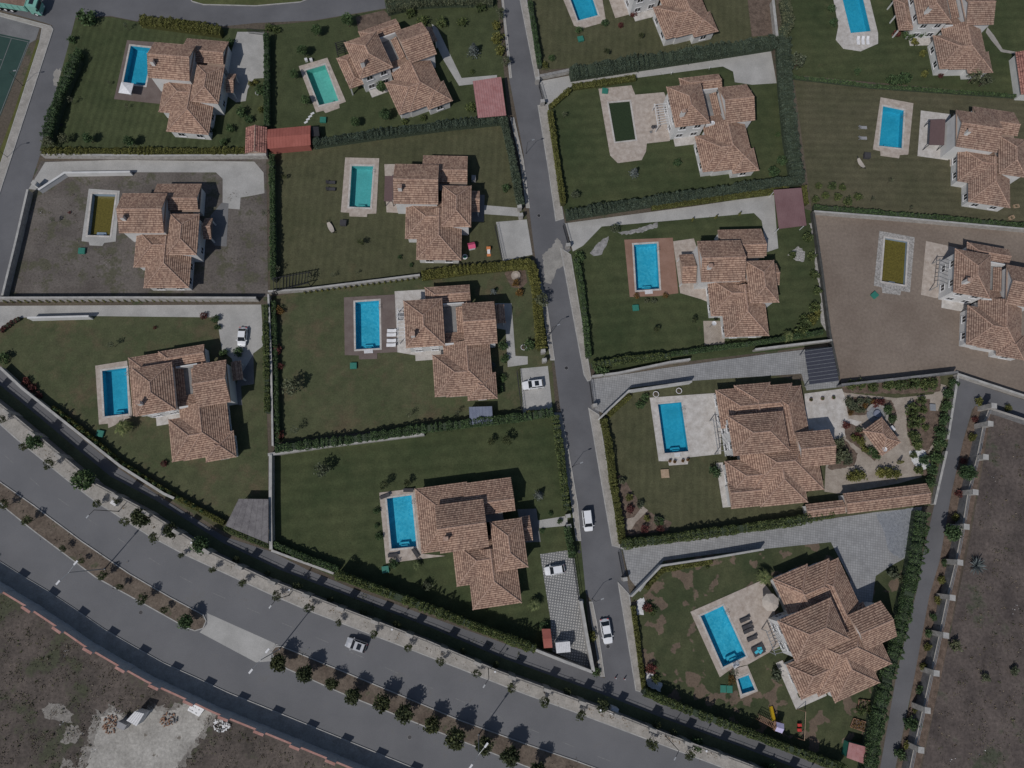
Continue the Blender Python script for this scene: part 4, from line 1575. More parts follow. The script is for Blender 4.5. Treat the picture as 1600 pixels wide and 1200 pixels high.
# ------------------------------------------------------------------ vehicles
def car(name, label, u0, v0, u1, v1, paint='white_car', style='sedan', group=None, width=1.80, sunroof=False):
    """Car with its tail at (u0, v0) and nose at (u1, v1) of the frame."""
    a, b = W(u0, v0, 0.7), W(u1, v1, 0.7)
    d = b - a
    L = d.length
    t = thing(name, label, 'car', ((a.x + b.x) / 2, (a.y + b.y) / 2, 0.02), math.atan2(d.y, d.x), group)
    H = {'sedan': 1.43, 'suv': 1.66, 'hatch': 1.5, 'van': 1.75}[style]
    belt = 0.62 * H
    w = width / 2
    # body: cross sections along the length
    if style == 'sedan':
        st = [(-0.50, 0.80, 0.52), (-0.485, 0.92, 0.66), (-0.40, 0.98, 0.95), (-0.25, 1.0, 1.0), (0.05, 1.0, 1.0), (0.22, 0.99, 0.98), (0.38, 0.95, 0.86), (0.46, 0.86, 0.74), (0.50, 0.68, 0.58)]
    elif style == 'van':
        st = [(-0.50, 0.92, 0.80), (-0.49, 0.97, 0.95), (-0.40, 1.0, 1.0), (0.0, 1.0, 1.0), (0.25, 1.0, 1.0), (0.38, 0.96, 0.90), (0.46, 0.88, 0.78), (0.50, 0.72, 0.6)]
    else:
        st = [(-0.50, 0.86, 0.70), (-0.485, 0.95, 0.92), (-0.40, 0.99, 1.0), (0.0, 1.0, 1.0), (0.20, 1.0, 0.99), (0.36, 0.96, 0.90), (0.46, 0.87, 0.78), (0.50, 0.70, 0.60)]
    mb = MB()
    rings = []
    for fx, fw, fz in st:
        x, hw, zt = fx * L, w * fw, belt * fz
        rings.append([(x, -hw * 0.94, 0.22), (x, -hw, 0.45), (x, -hw * 0.985, zt * 0.88), (x, -hw * 0.88, zt), (x, 0, zt + 0.035), (x, hw * 0.88, zt), (x, hw * 0.985, zt * 0.88), (x, hw, 0.45), (x, hw * 0.94, 0.22)])
    for r0, r1 in zip(rings[:-1], rings[1:]):
        for k in range(8):
            mb.face([r0[k], r1[k], r1[k + 1], r0[k + 1]][::-1])
        mb.face([r0[8], r1[8], r1[0], r0[0]])
    mb.face(rings[0][::-1])
    mb.face(rings[-1])
    mb.build('body', paint, t, True, local=True)
    # cabin
    cab = {'sedan': (-0.40, -0.24, 0.08, 0.25), 'suv': (-0.485, -0.41, 0.06, 0.22), 'hatch': (-0.47, -0.36, 0.07, 0.24), 'van': (-0.49, -0.465, 0.14, 0.30)}[style]
    xb, xr0, xr1, xf = (q * L for q in cab)
    zb, zt = belt * 0.97, H
    wb, wt = w * 0.90, w * 0.74
    rb = [(xb, wb), (xr0, wt), (xr1, wt), (xf, wb * 0.98)]

    def P(x, y, z):
        return (x, y, z)
    mb = MB()
    mb.face([P(xr0, -wt, zt), P(xr1, -wt, zt), P(xr1, wt, zt), P(xr0, wt, zt)])
    mb.box(((xr0 + xr1) / 2, 0, zt - 0.02), ((xr1 - xr0) * 0.99, wt * 1.96, 0.05))
    for sy in (-1, 1):      # pillars
        for (x0, y0, x1, y1) in ((xb, wb * sy, xr0, wt * sy), (xf, wb * 0.98 * sy, xr1, wt * sy), ((xb + xf) / 2 - 0.05, wb * sy, (xr0 + xr1) / 2, wt * sy)):
            mb.bar((x0, y0, zb), (x1, y1, zt - 0.02), 0.045, 0.04, 5)
    mb.build('roof_panel', paint, t, local=True)
    for nm, f in (('windshield', [P(xf, -wb * 0.97, zb), P(xf, wb * 0.97, zb), P(xr1, wt * 0.96, zt - 0.03), P(xr1, -wt * 0.96, zt - 0.03)]),
                  ('rear_window', [P(xb, wb * 0.97, zb), P(xb, -wb * 0.97, zb), P(xr0, -wt * 0.96, zt - 0.03), P(xr0, wt * 0.96, zt - 0.03)]),
                  ('side_window', [P(xb, -wb, zb), P(xf, -wb * 0.98, zb), P(xr1, -wt, zt - 0.03), P(xr0, -wt, zt - 0.03)]),
                  ('side_window', [P(xf, wb * 0.98, zb), P(xb, wb, zb), P(xr0, wt, zt - 0.03), P(xr1, wt, zt - 0.03)])):
        mb = MB()
        mb.face(f)
        mb.build(nm, 'glass', t, local=True)
    if sunroof:
        mb = MB()
        mb.box((xr1 * 0.55 + xr0 * 0.45 - 0.1, 0, zt + 0.012), ((xr1 - xr0) * 0.42, wt * 1.5, 0.02))
        mb.build('sunroof', 'glass', t, local=True)
    for sx in (-0.31, 0.31):
        for sy in (-1, 1):
            mb = MB()
            mb.bar((sx * L, sy * (w - 0.20), 0.33), (sx * L, sy * (w + 0.01), 0.33), 0.33, 0.33, 16)
            wh = mb.build('wheel', 'black', t, local=True)
            mb = MB()
            mb.bar((sx * L, sy * (w - 0.02), 0.33), (sx * L, sy * (w + 0.025), 0.33), 0.21, 0.20, 12)
            mb.build('rim', 'rim', wh, local=True)
    for sy in (-1, 1):
        mb = MB()
        mb.box((0.455 * L, sy * w * 0.62, belt * 0.70), (0.22, 0.36, 0.14), sy * -0.45)
        mb.build('headlight', 'lampclr', t, local=True)
        mb = MB()
        mb.box((-0.485 * L, sy * w * 0.70, belt * 0.78), (0.12, 0.30, 0.16))
        mb.build('tail_light', 'lampred', t, local=True)
        mb = MB()
        mb.box((xf - 0.15, sy * (w + 0.09), belt * 1.02), (0.14, 0.22, 0.14))
        mb.build('mirror', paint, t, local=True)
    mb = MB()
    mb.box((-0.498 * L, 0, belt * 0.62), (0.02, 0.5, 0.12))
    mb.build('number_plate', 'white', t, local=True)
    return t


# ------------------------------------------------------------------ lamps
def lamp_double(u, v, label, h=11.5, arm=2.0, ang=0.0, group=None):
    p = W(u, v, 0)
    t = thing('street_lamp', label, 'street lamp', (p.x, p.y, 0), R(ang), group)
    mb = MB()
    mb.disc((0, 0), 0.22, 0, 0.35, 10, 0.16)
    mb.bar((0, 0, 0.3), (0, 0, h), 0.11, 0.065, 8)
    mb.build('mast', 'steel', t, True, local=True)
    for s in (-1, 1):
        mb = MB()
        mb.bar((0, 0, h - 0.1), (s * arm, 0, h + 0.45), 0.05, 0.04, 6)
        am = mb.build('arm', 'steel', t, local=True)
        mb = MB()
        mb.box((s * (arm + 0.35), 0, h + 0.47), (0.85, 0.32, 0.16))
        mb.build('lamp_head', 'white', am, local=True)
    return t


def lamp_single(u, v, label, h=8.5, arm=1.5, ang=0.0, group=None, r=0.07):
    p = W(u, v, 0)
    t = thing('street_lamp', label, 'street lamp', (p.x, p.y, 0), R(ang), group)
    mb = MB()
    mb.disc((0, 0), r * 2, 0, 0.25, 10, r * 1.5)
    mb.bar((0, 0, 0.2), (0, 0, h), r, r * 0.7, 8)
    mb.build('mast', 'darkmetal', t, True, local=True)
    mb = MB()
    mb.bar((0, 0, h - 0.05), (arm, 0, h + 0.2), r * 0.7, r * 0.5, 6)
    am = mb.build('arm', 'darkmetal', t, local=True)
    mb = MB()
    mb.box((arm + 0.25, 0, h + 0.22), (0.6, 0.22, 0.12))
    mb.build('lamp_head', 'steel', am, local=True)
    return t


# ================================================================== POOL OPENINGS (cut out of the ground first)
def shift(q, dx, dy):
    return [(x + dx, y + dy) for x, y in q]


POOLQ = dict(
    TL1=[(204, 71), (239, 75), (227, 134), (192, 130)],
    P2=c10((290, 412), (405, 378), (485, 590), (370, 618)),
    TL2=d0((540, 272), (678, 275), (645, 520), (512, 516)),
    P3=d1((560, 108), (688, 110), (670, 355), (545, 350)),
    W4=e0((597, 447), (742, 428), (755, 700), (612, 717)),
    P4=e1((580, 157), (722, 147), (727, 428), (584, 436)),
    P5=f1((765, 295), (912, 275), (942, 578), (793, 592)),
    RT=[(877.5, -38), (912, -48), (934.7, 24), (903, 32.5)],
    R1=c20((640, 603), (765, 592), (800, 818), (680, 832)),
    R2=[(1310, -26), (1343, -28), (1361, 49), (1329, 52)],
    R3=c30((748, 620), (872, 645), (860, 870), (725, 855)),
    R4=d3((760, 380), (893, 402), (878, 658), (740, 635)),
    R5=d2((787, 420), (925, 412), (940, 680), (803, 690)),
    R6=e2((928, 268), (1068, 255), (1110, 545), (968, 557)),
    R7=h2((1178, 460), (1312, 398), (1448, 695), (1310, 760)),
    R7b=h2((1395, 828), (1462, 803), (1500, 893), (1422, 918)),
)
for q in POOLQ.values():
    pool_hole(q)

def rough(px, amp=2.0, step=5.0):
    """Ragged outline: the polygon edges subdivided and jittered (frame units)."""
    out = []
    for i in range(len(px)):
        (x0, y0), (x1, y1) = px[i], px[(i + 1) % len(px)]
        n_ = max(1, int(math.hypot(x1 - x0, y1 - y0) / step))
        for k in range(n_):
            f = k / n_
            out.append((x0 + (x1 - x0) * f + rng.gauss(0, amp * 0.5), y0 + (y1 - y0) * f + rng.gauss(0, amp * 0.5)))
    return out


# ================================================================== GROUND AND STREETS
sheet('ground', [(-900, -900), (900, -900), (900, 900), (-900, 900)], 0.0, 'earth', 'dry brown earth and thin grass around the estate', world=True)

NCURB = [(-120, 568), (-60, 615), (0, 661), (29, 687), (107, 750), (149, 782), (232, 835), (288, 865), (420, 926), (480, 952), (640, 1013), (820, 1083), (900, 1112), (1020, 1157), (1113, 1192), (1300, 1262), (1500, 1335)]
SWALL_TOP = [(-120, 845), (-60, 885), (0, 923), (40, 947), (85, 977), (131, 1009), (179, 1037), (229, 1065), (280, 1088), (333, 1113), (420, 1148), (528, 1192), (640, 1238), (800, 1300)]
SWALL = [W2(p, 3.4) for p in SWALL_TOP]
NWALL_TOP = [(-120, 540), (-60, 585), (0, 633), (48, 673), (99, 716), (149, 757), (221, 795), (331, 865), (420, 907), (560, 961), (667, 1002), (780, 1050), (951, 1112), (1036, 1146), (1161, 1192), (1300, 1246), (1500, 1322)]
NWALL = [W2(p, 3.2) for p in NWALL_TOP]
ncurb = [W2(p) for p in NCURB]

sheet('boulevard', ncurb + SWALL[::-1], 0.012, 'asphalt', 'wide grey asphalt boulevard curving along the estate wall', world=True)
raised('pavement', ncurb + offset_line(NWALL, 0.0)[::-1], 0.14, 'walk', 'pale concrete pavement between boulevard and pier wall', world=True)
kerb_line(NCURB, 'stone kerb of the pavement beside the pier wall', 0.0, -0.2, 0.155)
# lane dashes
for line_px in ([(0, 705), (53, 752), (107, 790), (160, 826), (203, 853), (267, 893), (320, 921), (400, 956), (480, 990), (560, 1024), (640, 1060), (720, 1095), (800, 1128), (900, 1168), (980, 1200)],):
    pts = [W2(p) for p in line_px]
    for p, t in along(pts, 7.0, 1.0):
        mb = MB()
        n = Vector((-t.y, t.x)) * 0.07
        q = p + t * 2.6
        mb.face([(*(p - n), 0.018), (*(q - n), 0.018), (*(q + n), 0.018), (*(p + n), 0.018)])
        tag(mb.build('lane_dash', 'paint'), 'worn white dash painted along the boulevard lane line', kind='structure')
MED_A = [(-60, 712), (0, 752), (53, 789), (128, 845), (203, 896), (267, 933), (318, 960), (323, 970), (318, 982), (305, 986), (293, 982), (227, 945), (149, 902), (53, 830), (13, 798), (0, 785), (-60, 742)]
MED_B = [(424, 1018), (430, 1010), (440, 1009), (533, 1047), (627, 1086), (720, 1125), (820, 1161), (900, 1188), (1000, 1225), (1000, 1262), (900, 1226), (820, 1197), (693, 1147), (613, 1115), (533, 1083), (448, 1045), (428, 1030)]
raised('median', MED_A, 0.13, 'median', 'brown planted median of the boulevard west of the crossover', kerb='kerb')
raised('median', MED_B, 0.13, 'median', 'brown planted median of the boulevard with the dense tree row', kerb='kerb')
sheet('crossover', [(324, 958), (400, 992), (436, 1008), (424, 1016), (424, 1033), (400, 1035), (312, 988), (324, 975)], 0.016, 'concrete', 'pale concrete crossover through the boulevard median')
# foot pavement under the red-capped wall
fp = strip(SWALL, 0.1, 2.75)
raised('pavement', fp, 0.13, 'walk', 'grey pavement at the foot of the red-capped wall', world=True)
kp = strip(SWALL, 2.75, 2.93)
mb = MB()
n = len(SWALL)
for i in range(n - 1):
    mb.prism([kp[i], kp[i + 1], kp[2 * n - 2 - i], kp[2 * n - 1 - i]], 0, 0.145)
tag(mb.build('kerb', 'kerb'), 'stone kerb beside the red-capped wall pavement', kind='structure')

# estate perimeter path
PATH_UP = [(-120, 488), (-60, 530), (0, 574), (107, 668), (187, 733), (256, 780), (350, 838), (424, 862), (480, 890), (560, 923), (667, 962), (820, 1017), (833, 1018), (928, 1053), (1005, 1084), (1200, 1160), (1290, 1197), (1400, 1240), (1500, 1280)]
pathup = [W2(p) for p in PATH_UP]
sheet('perimeter_road', pathup + NWALL[::-1], 0.010, 'asphalt_l', 'grey asphalt service road between hedges and pier wall', world=True)
sheet('verge', strip(NWALL, 0.15, 2.0), 0.022, lawn('verge_grass', (0.09, 0.11, 0.06), (0.14, 0.15, 0.085), 0, 2, stripe=0), 'weedy grass verge at the foot of the pier wall', world=True)

LANE_L = [(776, -80), (783, 0), (796, 125), (818, 240), (826, 320), (836, 400), (854, 483), (866, 563), (876, 643), (886, 688), (902, 789), (908, 853), (913, 923), (924, 939), (932, 973), (945, 1059), (950, 1075)]
LANE_R = [(800, -80), (824, 0), (845, 127), (856, 163), (882, 346), (893, 398), (924, 590), (937, 648), (970, 856), (984, 928), (1006, 1083), (1008, 1095)]
sheet('lane', LANE_L + LANE_R[::-1], 0.016, 'asphalt_l', 'grey asphalt lane running between the villas')
for nm, ll, rr in (('by the top hedge', [(806, -80), (812, 0), (837, 127)], [(818, -80), (823, 0), (844, 125)]), ('beside the dark green pool garden', [(840, 165), (857, 270), (868, 346)], [(856, 163), (869, 270), (881, 342)]),
                   ('beside the terracotta pool deck garden', [(875, 387), (912, 586), (918, 596)], [(892, 398), (923, 587), (924, 594)]),
                   ('beside the travertine terrace garden', [(919, 637), (956, 853)], [(936, 648), (969, 856)]), ('beside the patchy lawn garden', [(965, 909), (993, 1079)], [(983, 928), (1007, 1083)])):
    raised('pavement', ll + rr[::-1], 0.13, 'walk', 'pale lane pavement ' + nm, kerb='kerb')
for nm, ll, rr in (('west of the lane near the red carport', [(784, 0), (796, 122)], [(787, 0), (800, 122)]), ('west of the lane along the thuja hedge', [(797, 184), (812, 250), (822, 325)], [(803, 184), (818, 250), (828, 325)]),
                   ('west of the lane under the golden hedge', [(838, 440), (848, 483), (860, 563)], [(846, 440), (856, 483), (867, 563)]), ('west of the lane at the corner lawn', [(866, 645), (876, 688), (893, 789), (900, 845)], [(876, 645), (886, 688), (903, 789), (908, 845)]),
                   ('west of the lane by the parked white sedan', [(920, 940), (924, 973), (938, 1057)], [(926, 940), (933, 973), (945, 1057)])):
    raised('pavement', ll + rr[::-1], 0.12, 'walk', 'narrow pavement ' + nm, kerb='kerb')
sheet('road_patch', rough(d2((255, 480), (300, 440), (340, 380), (375, 420), (385, 540), (330, 570), (320, 620), (300, 650), (262, 640), (260, 560)), 1.6, 3), 0.021, 'patch', 'pale worn patch of concrete on the lane')
sheet('road_patch', rough(c00((312, 420), (352, 398), (366, 470), (345, 510), (314, 500)), 1.6, 3), 0.021, 'patch', 'pale worn patch on the west street')
# west street and northern road
sheet('street', [(-160, -120), (760, -120), (690, -30), (650, 1), (603, 13), (490, 32), (400, 36), (350, 41), (213, 33), (173, 25), (118, 27), (65, 235), (45, 297), (5, 462), (-60, 540), (-120, 480), (0, 295), (82, 40), (72, 36), (0, 16), (-160, -20)], 0.014, 'asphalt_l', 'grey street round the north-west corner of the estate')
raised('pavement', [(80, 41), (84, 46), (0, 303), (-100, 500), (-112, 495), (-12, 296), (62, 66), (66, 44), (0, 26), (-100, 0), (-100, -6), (0, 20)], 0.13, 'walk', 'pale pavement along the west street and sports court', kerb='kerb')
sheet('verge', [(58, 62), (66, 62), (-6, 292), (-100, 470), (-120, 470), (-2, 240), (20, 180)], 0.02, lawn('court_verge', (0.085, 0.095, 0.03), (0.12, 0.12, 0.045), 0, 2, stripe=0), 'strip of yellowish grass between court and pavement')
raised('traffic_island', [(284, -20), (300, 3), (318, 8), (400, 10), (470, 4), (500, -8), (520, -30)], 0.15, lawn('island_grass', (0.07, 0.085, 0.035), (0.10, 0.11, 0.05), 0, 2, stripe=0), 'green traffic island in the northern road', kerb='kerb')
# sports court
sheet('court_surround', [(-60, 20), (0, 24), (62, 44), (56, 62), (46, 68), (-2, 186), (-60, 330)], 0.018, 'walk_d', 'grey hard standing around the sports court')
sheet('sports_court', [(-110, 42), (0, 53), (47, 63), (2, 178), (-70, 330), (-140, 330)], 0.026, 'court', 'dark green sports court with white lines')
for a, b in (((-110, 45), (0, 56)), ((0, 56), (44.5, 65.5)), ((44.5, 65.5), (1, 176)), ((1, 176), (-60, 325)), ((18, 60), (-12, 140)), ((4, 94), (-20, 88))):
    p, q = Vector(W2(a)), Vector(W2(b))
    n = Vector((-(q - p).y, (q - p).x)).normalized() * 0.06
    mb = MB()
    mb.face([(*(p - n), 0.034), (*(q - n), 0.034), (*(q + n), 0.034), (*(p + n), 0.034)])
    tag(mb.build('court_line', 'walk_d'), 'white painted line on the green sports court', kind='structure')
# eastern alley
sheet('alley', [(1497, 588), (1502, 592), (1537, 604), (1600, 625), (1720, 662), (1720, 706), (1600, 662), (1545, 640), (1524, 634), (1519, 640), (1505, 688), (1487, 768), (1468, 877), (1452, 931), (1428, 1061), (1399, 1200), (1380, 1290), (1350, 1290), (1375, 1200), (1401, 1053), (1433, 920), (1440, 877), (1468, 752), (1481, 688)], 0.014, 'asphalt_l', 'narrow grey alley east of the villas')

# ================================================================== PLOTS
LWF = 1.2


def LWN(name, c1, c2, *a, **k):
    return lawn(name, tuple(x * LWF for x in c1), tuple(x * LWF for x in c2), *a, **k)


LW = dict(
    a=LWN('striped_lawn', (0.042, 0.055, 0.026), (0.064, 0.076, 0.037), 8, 1.5, stripe=0.12, dry_th=0.8),
    b=LWN('even_lawn', (0.046, 0.058, 0.028), (0.060, 0.072, 0.036), 20, 3.0, stripe=0.05, dry_th=0.8),  # even green with faint mowing stripes
    c=LWN('mown_lawn', (0.062, 0.066, 0.036), (0.080, 0.080, 0.046), 3, 1.5, stripe=0.07, dry_th=0.72),
    d=LWN('tired_lawn', (0.055, 0.068, 0.034), (0.080, 0.084, 0.047), 40, 3.0, stripe=0.03, dry_th=0.62, dry=(0.115, 0.095, 0.060)),
    e=LWN('lush_lawn', (0.038, 0.052, 0.024), (0.064, 0.074, 0.036), 85, 2.4, stripe=0.08, dry_th=0.75),
    f=LWN('worn_lawn', (0.040, 0.052, 0.026), (0.070, 0.076, 0.040), 30, 3.0, stripe=0.04, dry_th=0.8, thr2=((0.150, 0.115, 0.088), 0.555)),
    g=LWN('brown_lawn', (0.070, 0.070, 0.042), (0.092, 0.086, 0.055), 90, 1.6, stripe=0.08, dry_th=0.72),
)
sheet('lawn', [(118, 30), (170, 26), (213, 34), (348, 44), (417, 46), (418, 241), (62, 236)], 0.03, LW['a'], 'striped green lawn of the north-west corner villa')
sheet('lawn', [(420, 40), (490, 33), (545, 24), (603, 14), (650, 2), (660, -40), (772, -40), (783, 60), (794, 190), (420, 238)], 0.03, LW['b'], 'green lawn around the teal pool')
sheet('dirt_plot', [(45, 296), (64, 252), (240, 246), (416, 247), (419, 464), (4, 466)], 0.03, 'dirt', 'bare grey dirt around the empty olive pool villa')
sheet('lawn', [(421, 240), (795, 192), (815, 320), (824, 342), (832, 405), (660, 430), (422, 460)], 0.03, LW['c'], 'mown lawn of the villa with the hammock')
sheet('lawn', [(-60, 560), (0, 516), (27, 497), (150, 494), (410, 476), (419, 700), (419, 858), (355, 834), (256, 775), (187, 727), (107, 663), (0, 570), (-60, 524)], 0.03, LW['d'], 'patchy lawn beside the perimeter road')
sheet('lawn', [(425, 464), (560, 440), (832, 406), (862, 560), (868, 645), (815, 645), (430, 692)], 0.03, LW['d'], 'lawn around the brown pool deck')
sheet('lawn', [(424, 710), (660, 672), (866, 650), (885, 720), (900, 800), (908, 853), (915, 925), (924, 1043), (865, 1020), (780, 998), (560, 918), (424, 858)], 0.03, LW['e'], 'dark green lawn of the villa at the boulevard corner')
sheet('lawn', [(820, -60), (827, 0), (846, 110), (892, 106), (1200, 60), (1216, 62), (1208, -60)], 0.03, LW['c'], 'lawn of the villa at the top of the lane')
sheet('garden_soil', c20((1455, 0), (1600, 0), (1605, 205), (1480, 215)), 0.04, 'bed', 'brown kitchen-garden soil beside the top villa')
sheet('lawn', [(846, 128), (893, 130), (1000, 118), (1130, 100), (1215, 128), (1228, 130), (1250, 292), (884, 342), (862, 250)], 0.03, LW['e'], 'green lawn around the dark green pool')
sheet('lawn', [(1213, -60), (1236, 117), (1588, 149), (1700, 156), (1700, -60)], 0.03, LW['e'], 'green lawn of the north-east corner villa')
sheet('lawn', [(1240, 122), (1588, 152), (1700, 160), (1700, 366), (1600, 356), (1268, 327)], 0.03, LW['g'], 'brownish lawn with two grey loungers')
sheet('dirt_plot', [(1271, 330), (1600, 359), (1700, 368), (1700, 660), (1600, 618), (1530, 592), (1498, 582), (1314, 598), (1300, 530)], 0.03, 'dirt_b', 'bare brown dirt around the empty pool on the right')
sheet('lawn', [(886, 396), (950, 340), (1050, 336), (1200, 310), (1270, 330), (1300, 535), (1240, 545), (930, 582), (920, 565)], 0.03, LW['e'], 'green lawn beside the terracotta pool deck')
sheet('lawn', [(938, 655), (985, 606), (1081, 594), (1205, 586), (1310, 606), (1315, 600), (1497, 584), (1481, 690), (1455, 790), (1323, 806), (972, 853)], 0.03, LW['c'], 'lawn beside the pale travertine terrace')
sheet('lawn', [(986, 935), (1037, 876), (1113, 866), (1298, 846), (1440, 800), (1432, 880), (1405, 1000), (1375, 1130), (1357, 1200), (1290, 1200), (1008, 1085)], 0.03, LW['f'], 'patchy worn lawn of the villa with the twin pools')
# wasteland
WASTE_SW = [(-300, 700), (-120, 845), (0, 923), (85, 977), (179, 1037), (280, 1088), (420, 1148), (528, 1192), (640, 1238), (800, 1300), (800, 1500), (-300, 1500)]
sheet('wasteland', [W2(p, 3.4) for p in WASTE_SW[:10]] + [W2(p) for p in WASTE_SW[10:]], 0.02, 'waste', 'dry scrubby wasteland behind the red-capped wall', world=True)
SANDP = [(158, 1122), (178, 1112), (205, 1125), (238, 1108), (262, 1112), (300, 1098), (330, 1112), (318, 1138), (295, 1170), (268, 1215), (250, 1260), (120, 1260), (140, 1180)]
sheet('sand_patch', rough([(x + (x - 230) * 0.16, y + (y - 1170) * 0.14) for x, y in SANDP], 5, 4), 0.027, 'sand_d', 'dusty margin around the pale sandy lot')
sheet('sand_lot', rough(SANDP, 3.5, 4), 0.034, 'sand', 'pale sandy lot beside the white cabin')
sheet('sand_patch', rough(g0((230, 850), (290, 820), (370, 830), (430, 880), (420, 930), (340, 930), (270, 900)), 4.0, 3.5), 0.034, 'sand_d', 'small pale sand heap in the wasteland')
sheet('sand_patch', rough(g0((380, 960), (450, 950), (490, 1000), (440, 1060), (360, 1050)), 4.0, 3.5), 0.034, 'sand_d', 'second small pale sand patch beside the sandy lot')
sheet('sand_patch', rough(g0((370, 1140), (440, 1160), (420, 1200), (350, 1200)), 4.0, 3.5), 0.034, 'sand_d', 'pale sand patch at the lower edge of the wasteland')
sheet('wasteland', [(1549, 640), (1720, 700), (1900, 760), (1900, 1400), (1420, 1400), (1440, 1200), (1470, 1060), (1497, 930), (1512, 860), (1530, 760), (1543, 680)], 0.02, 'waste_e', 'brown scrubby wasteland east of the alley')
sheet('planting_strip', [(1524, 634), (1549, 640), (1540, 690), (1520, 800), (1500, 900), (1470, 1060), (1435, 1210), (1400, 1210), (1428, 1061), (1452, 931), (1468, 877), (1487, 768), (1505, 688)], 0.022, 'bed', 'planting strip along the alley wall')

# ================================================================== DRIVES, PATHS AND TERRACES
sheet('driveway', [(371, 50), (413, 50), (413, 122), (397, 123), (387, 140), (384, 158), (369, 160), (355, 150), (348, 110), (362, 80)], 0.045, 'concrete', 'pale drive of the north-west corner villa')
sheet('driveway', d0((265, 88), (700, 75), (1490, 85), (1545, 150), (1550, 270), (1475, 285), (1410, 295), (1405, 365), (1340, 360), (1305, 325), (1305, 185), (1265, 148), (770, 147), (380, 152), (220, 252), (168, 245)), 0.045, 'concrete', 'pale curving drive of the empty olive pool villa')
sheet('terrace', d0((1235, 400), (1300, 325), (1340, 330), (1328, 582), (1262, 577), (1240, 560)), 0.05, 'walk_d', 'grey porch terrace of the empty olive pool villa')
sheet('driveway', [(-60, 486), (0, 478), (408, 476), (412, 540), (395, 553), (396, 600), (376, 603), (362, 560), (347, 548), (339, 496), (150, 494), (43, 496), (27, 497), (0, 516), (-60, 560)], 0.045, 'concrete', 'pale drive with the parked white saloon')
sheet('path', c10((1030, 140), (1062, 165), (1205, 458), (1412, 440), (1412, 478), (1190, 503), (1100, 355), (1050, 250)), 0.045, 'concrete', 'pale garden path to the red carport')
sheet('path', d1((1335, 340), (1545, 357), (1545, 407), (1335, 392)), 0.045, 'concrete', 'short pale path to the lane gate')
sheet('driveway', [(775, 347), (823, 343), (832, 398), (786, 408)], 0.045, 'concrete', 'pale square parking pad beside the lane')
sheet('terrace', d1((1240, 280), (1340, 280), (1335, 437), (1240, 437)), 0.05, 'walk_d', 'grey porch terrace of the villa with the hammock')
sheet('terrace', d1((752, 100), (850, 100), (850, 345), (875, 345), (875, 388), (765, 382)), 0.05, 'travertine', 'stone terrace of the villa with the hammock')
sheet('path', e1((1400, 165), (1497, 165), (1520, 473), (1592, 476), (1592, 522), (1475, 538), (1463, 320), (1400, 310)), 0.045, 'concrete', 'pale path from the porch to the lane past the white stump')
sheet('driveway', e2((125, 60), (285, 45), (312, 300), (140, 322)), 0.045, 'concrete', 'pale parking pad under the white estate car')
sheet('terrace', e1((812, 95), (1000, 83), (1000, 480), (828, 452)), 0.055, 'travertine_w', 'pale terrace between brown deck and villa')
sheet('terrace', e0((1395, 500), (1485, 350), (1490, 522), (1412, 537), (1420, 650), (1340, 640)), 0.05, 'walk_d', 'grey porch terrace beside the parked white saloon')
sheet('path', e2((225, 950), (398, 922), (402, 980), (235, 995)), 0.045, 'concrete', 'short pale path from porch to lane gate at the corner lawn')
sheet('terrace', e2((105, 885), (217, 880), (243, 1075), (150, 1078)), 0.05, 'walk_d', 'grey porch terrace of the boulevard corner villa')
sheet('parking_pad', [(844, 866), (885, 860), (896, 864), (922, 1045), (863, 1018), (860, 968)], 0.045, grid_mat('dotted_pavers', (0.185, 0.188, 0.190), (0.1, 0.1, 0.1), (0.46, 0.45, 0.43), 9, 0.50, 'dots'), 'dotted grass-block parking pad beside the lane')
sheet('driveway', c20((238, 476), (420, 442), (800, 385), (1575, 290), (1590, 288), (1625, 488), (1480, 497), (1380, 482), (1370, 420), (1310, 390), (820, 455), (430, 500), (295, 622), (250, 572)), 0.045, 'concrete', 'long pale drive north of the dark green pool villa')
sheet('driveway', [(883, 349), (951, 340), (1087, 322), (1200, 305), (1209, 300), (1213, 355), (1216, 388), (1198, 394), (1190, 345), (1178, 333), (1057, 344), (940, 354), (911, 384), (895, 393)], 0.045, 'concrete', 'long pale drive to the plum carport')
GP = grid_mat('grey_pavers', (0.300, 0.302, 0.306), (0.19, 0.192, 0.196), (0, 0, 0), 8, 0.48, 'grid')
sheet('driveway', [(922, 593), (1047, 574), (1200, 553), (1302, 541), (1312, 605), (1260, 610), (1252, 584), (1205, 587), (1081, 595), (985, 606), (947, 648), (930, 640)], 0.045, GP, 'grey paved drive under the dark panel carport')
sheet('driveway', [(972, 858), (1100, 842), (1260, 816), (1370, 800), (1440, 793), (1425, 866), (1392, 884), (1350, 912), (1330, 908), (1298, 847), (1113, 866), (1037, 876), (1000, 925), (984, 905)], 0.045, GP, 'grey paved drive north of the patchy lawn')
sheet('gravel_yard', rough(e3((705, 912), (978, 868), (912, 1140), (850, 1175), (778, 1125), (760, 1030)), 1.2, 3), 0.047, 'gravel', 'blue-grey gravel triangle at the end of the paved drive')
sheet('terrace', [(1329, 905), (1352, 910), (1368, 900), (1362, 945), (1338, 958), (1322, 930)], 0.05, GP, 'grey paved yard east of the twin pool villa')
sheet('terrace', e3((288, 207), (508, 178), (530, 240), (545, 352), (625, 372), (500, 470), (465, 475), (300, 420)), 0.055, 'travertine_w', 'pale stone yard with three sunken pots')
sheet('garden_paving', [(1316, 612), (1340, 616), (1400, 622), (1458, 616), (1470, 600), (1480, 603), (1466, 640), (1458, 700), (1436, 722), (1440, 745), (1405, 755), (1313, 772), (1288, 768), (1290, 728), (1310, 700), (1325, 665)], 0.05, 'sandpath', 'sand-coloured paving winding round the gazebo garden')
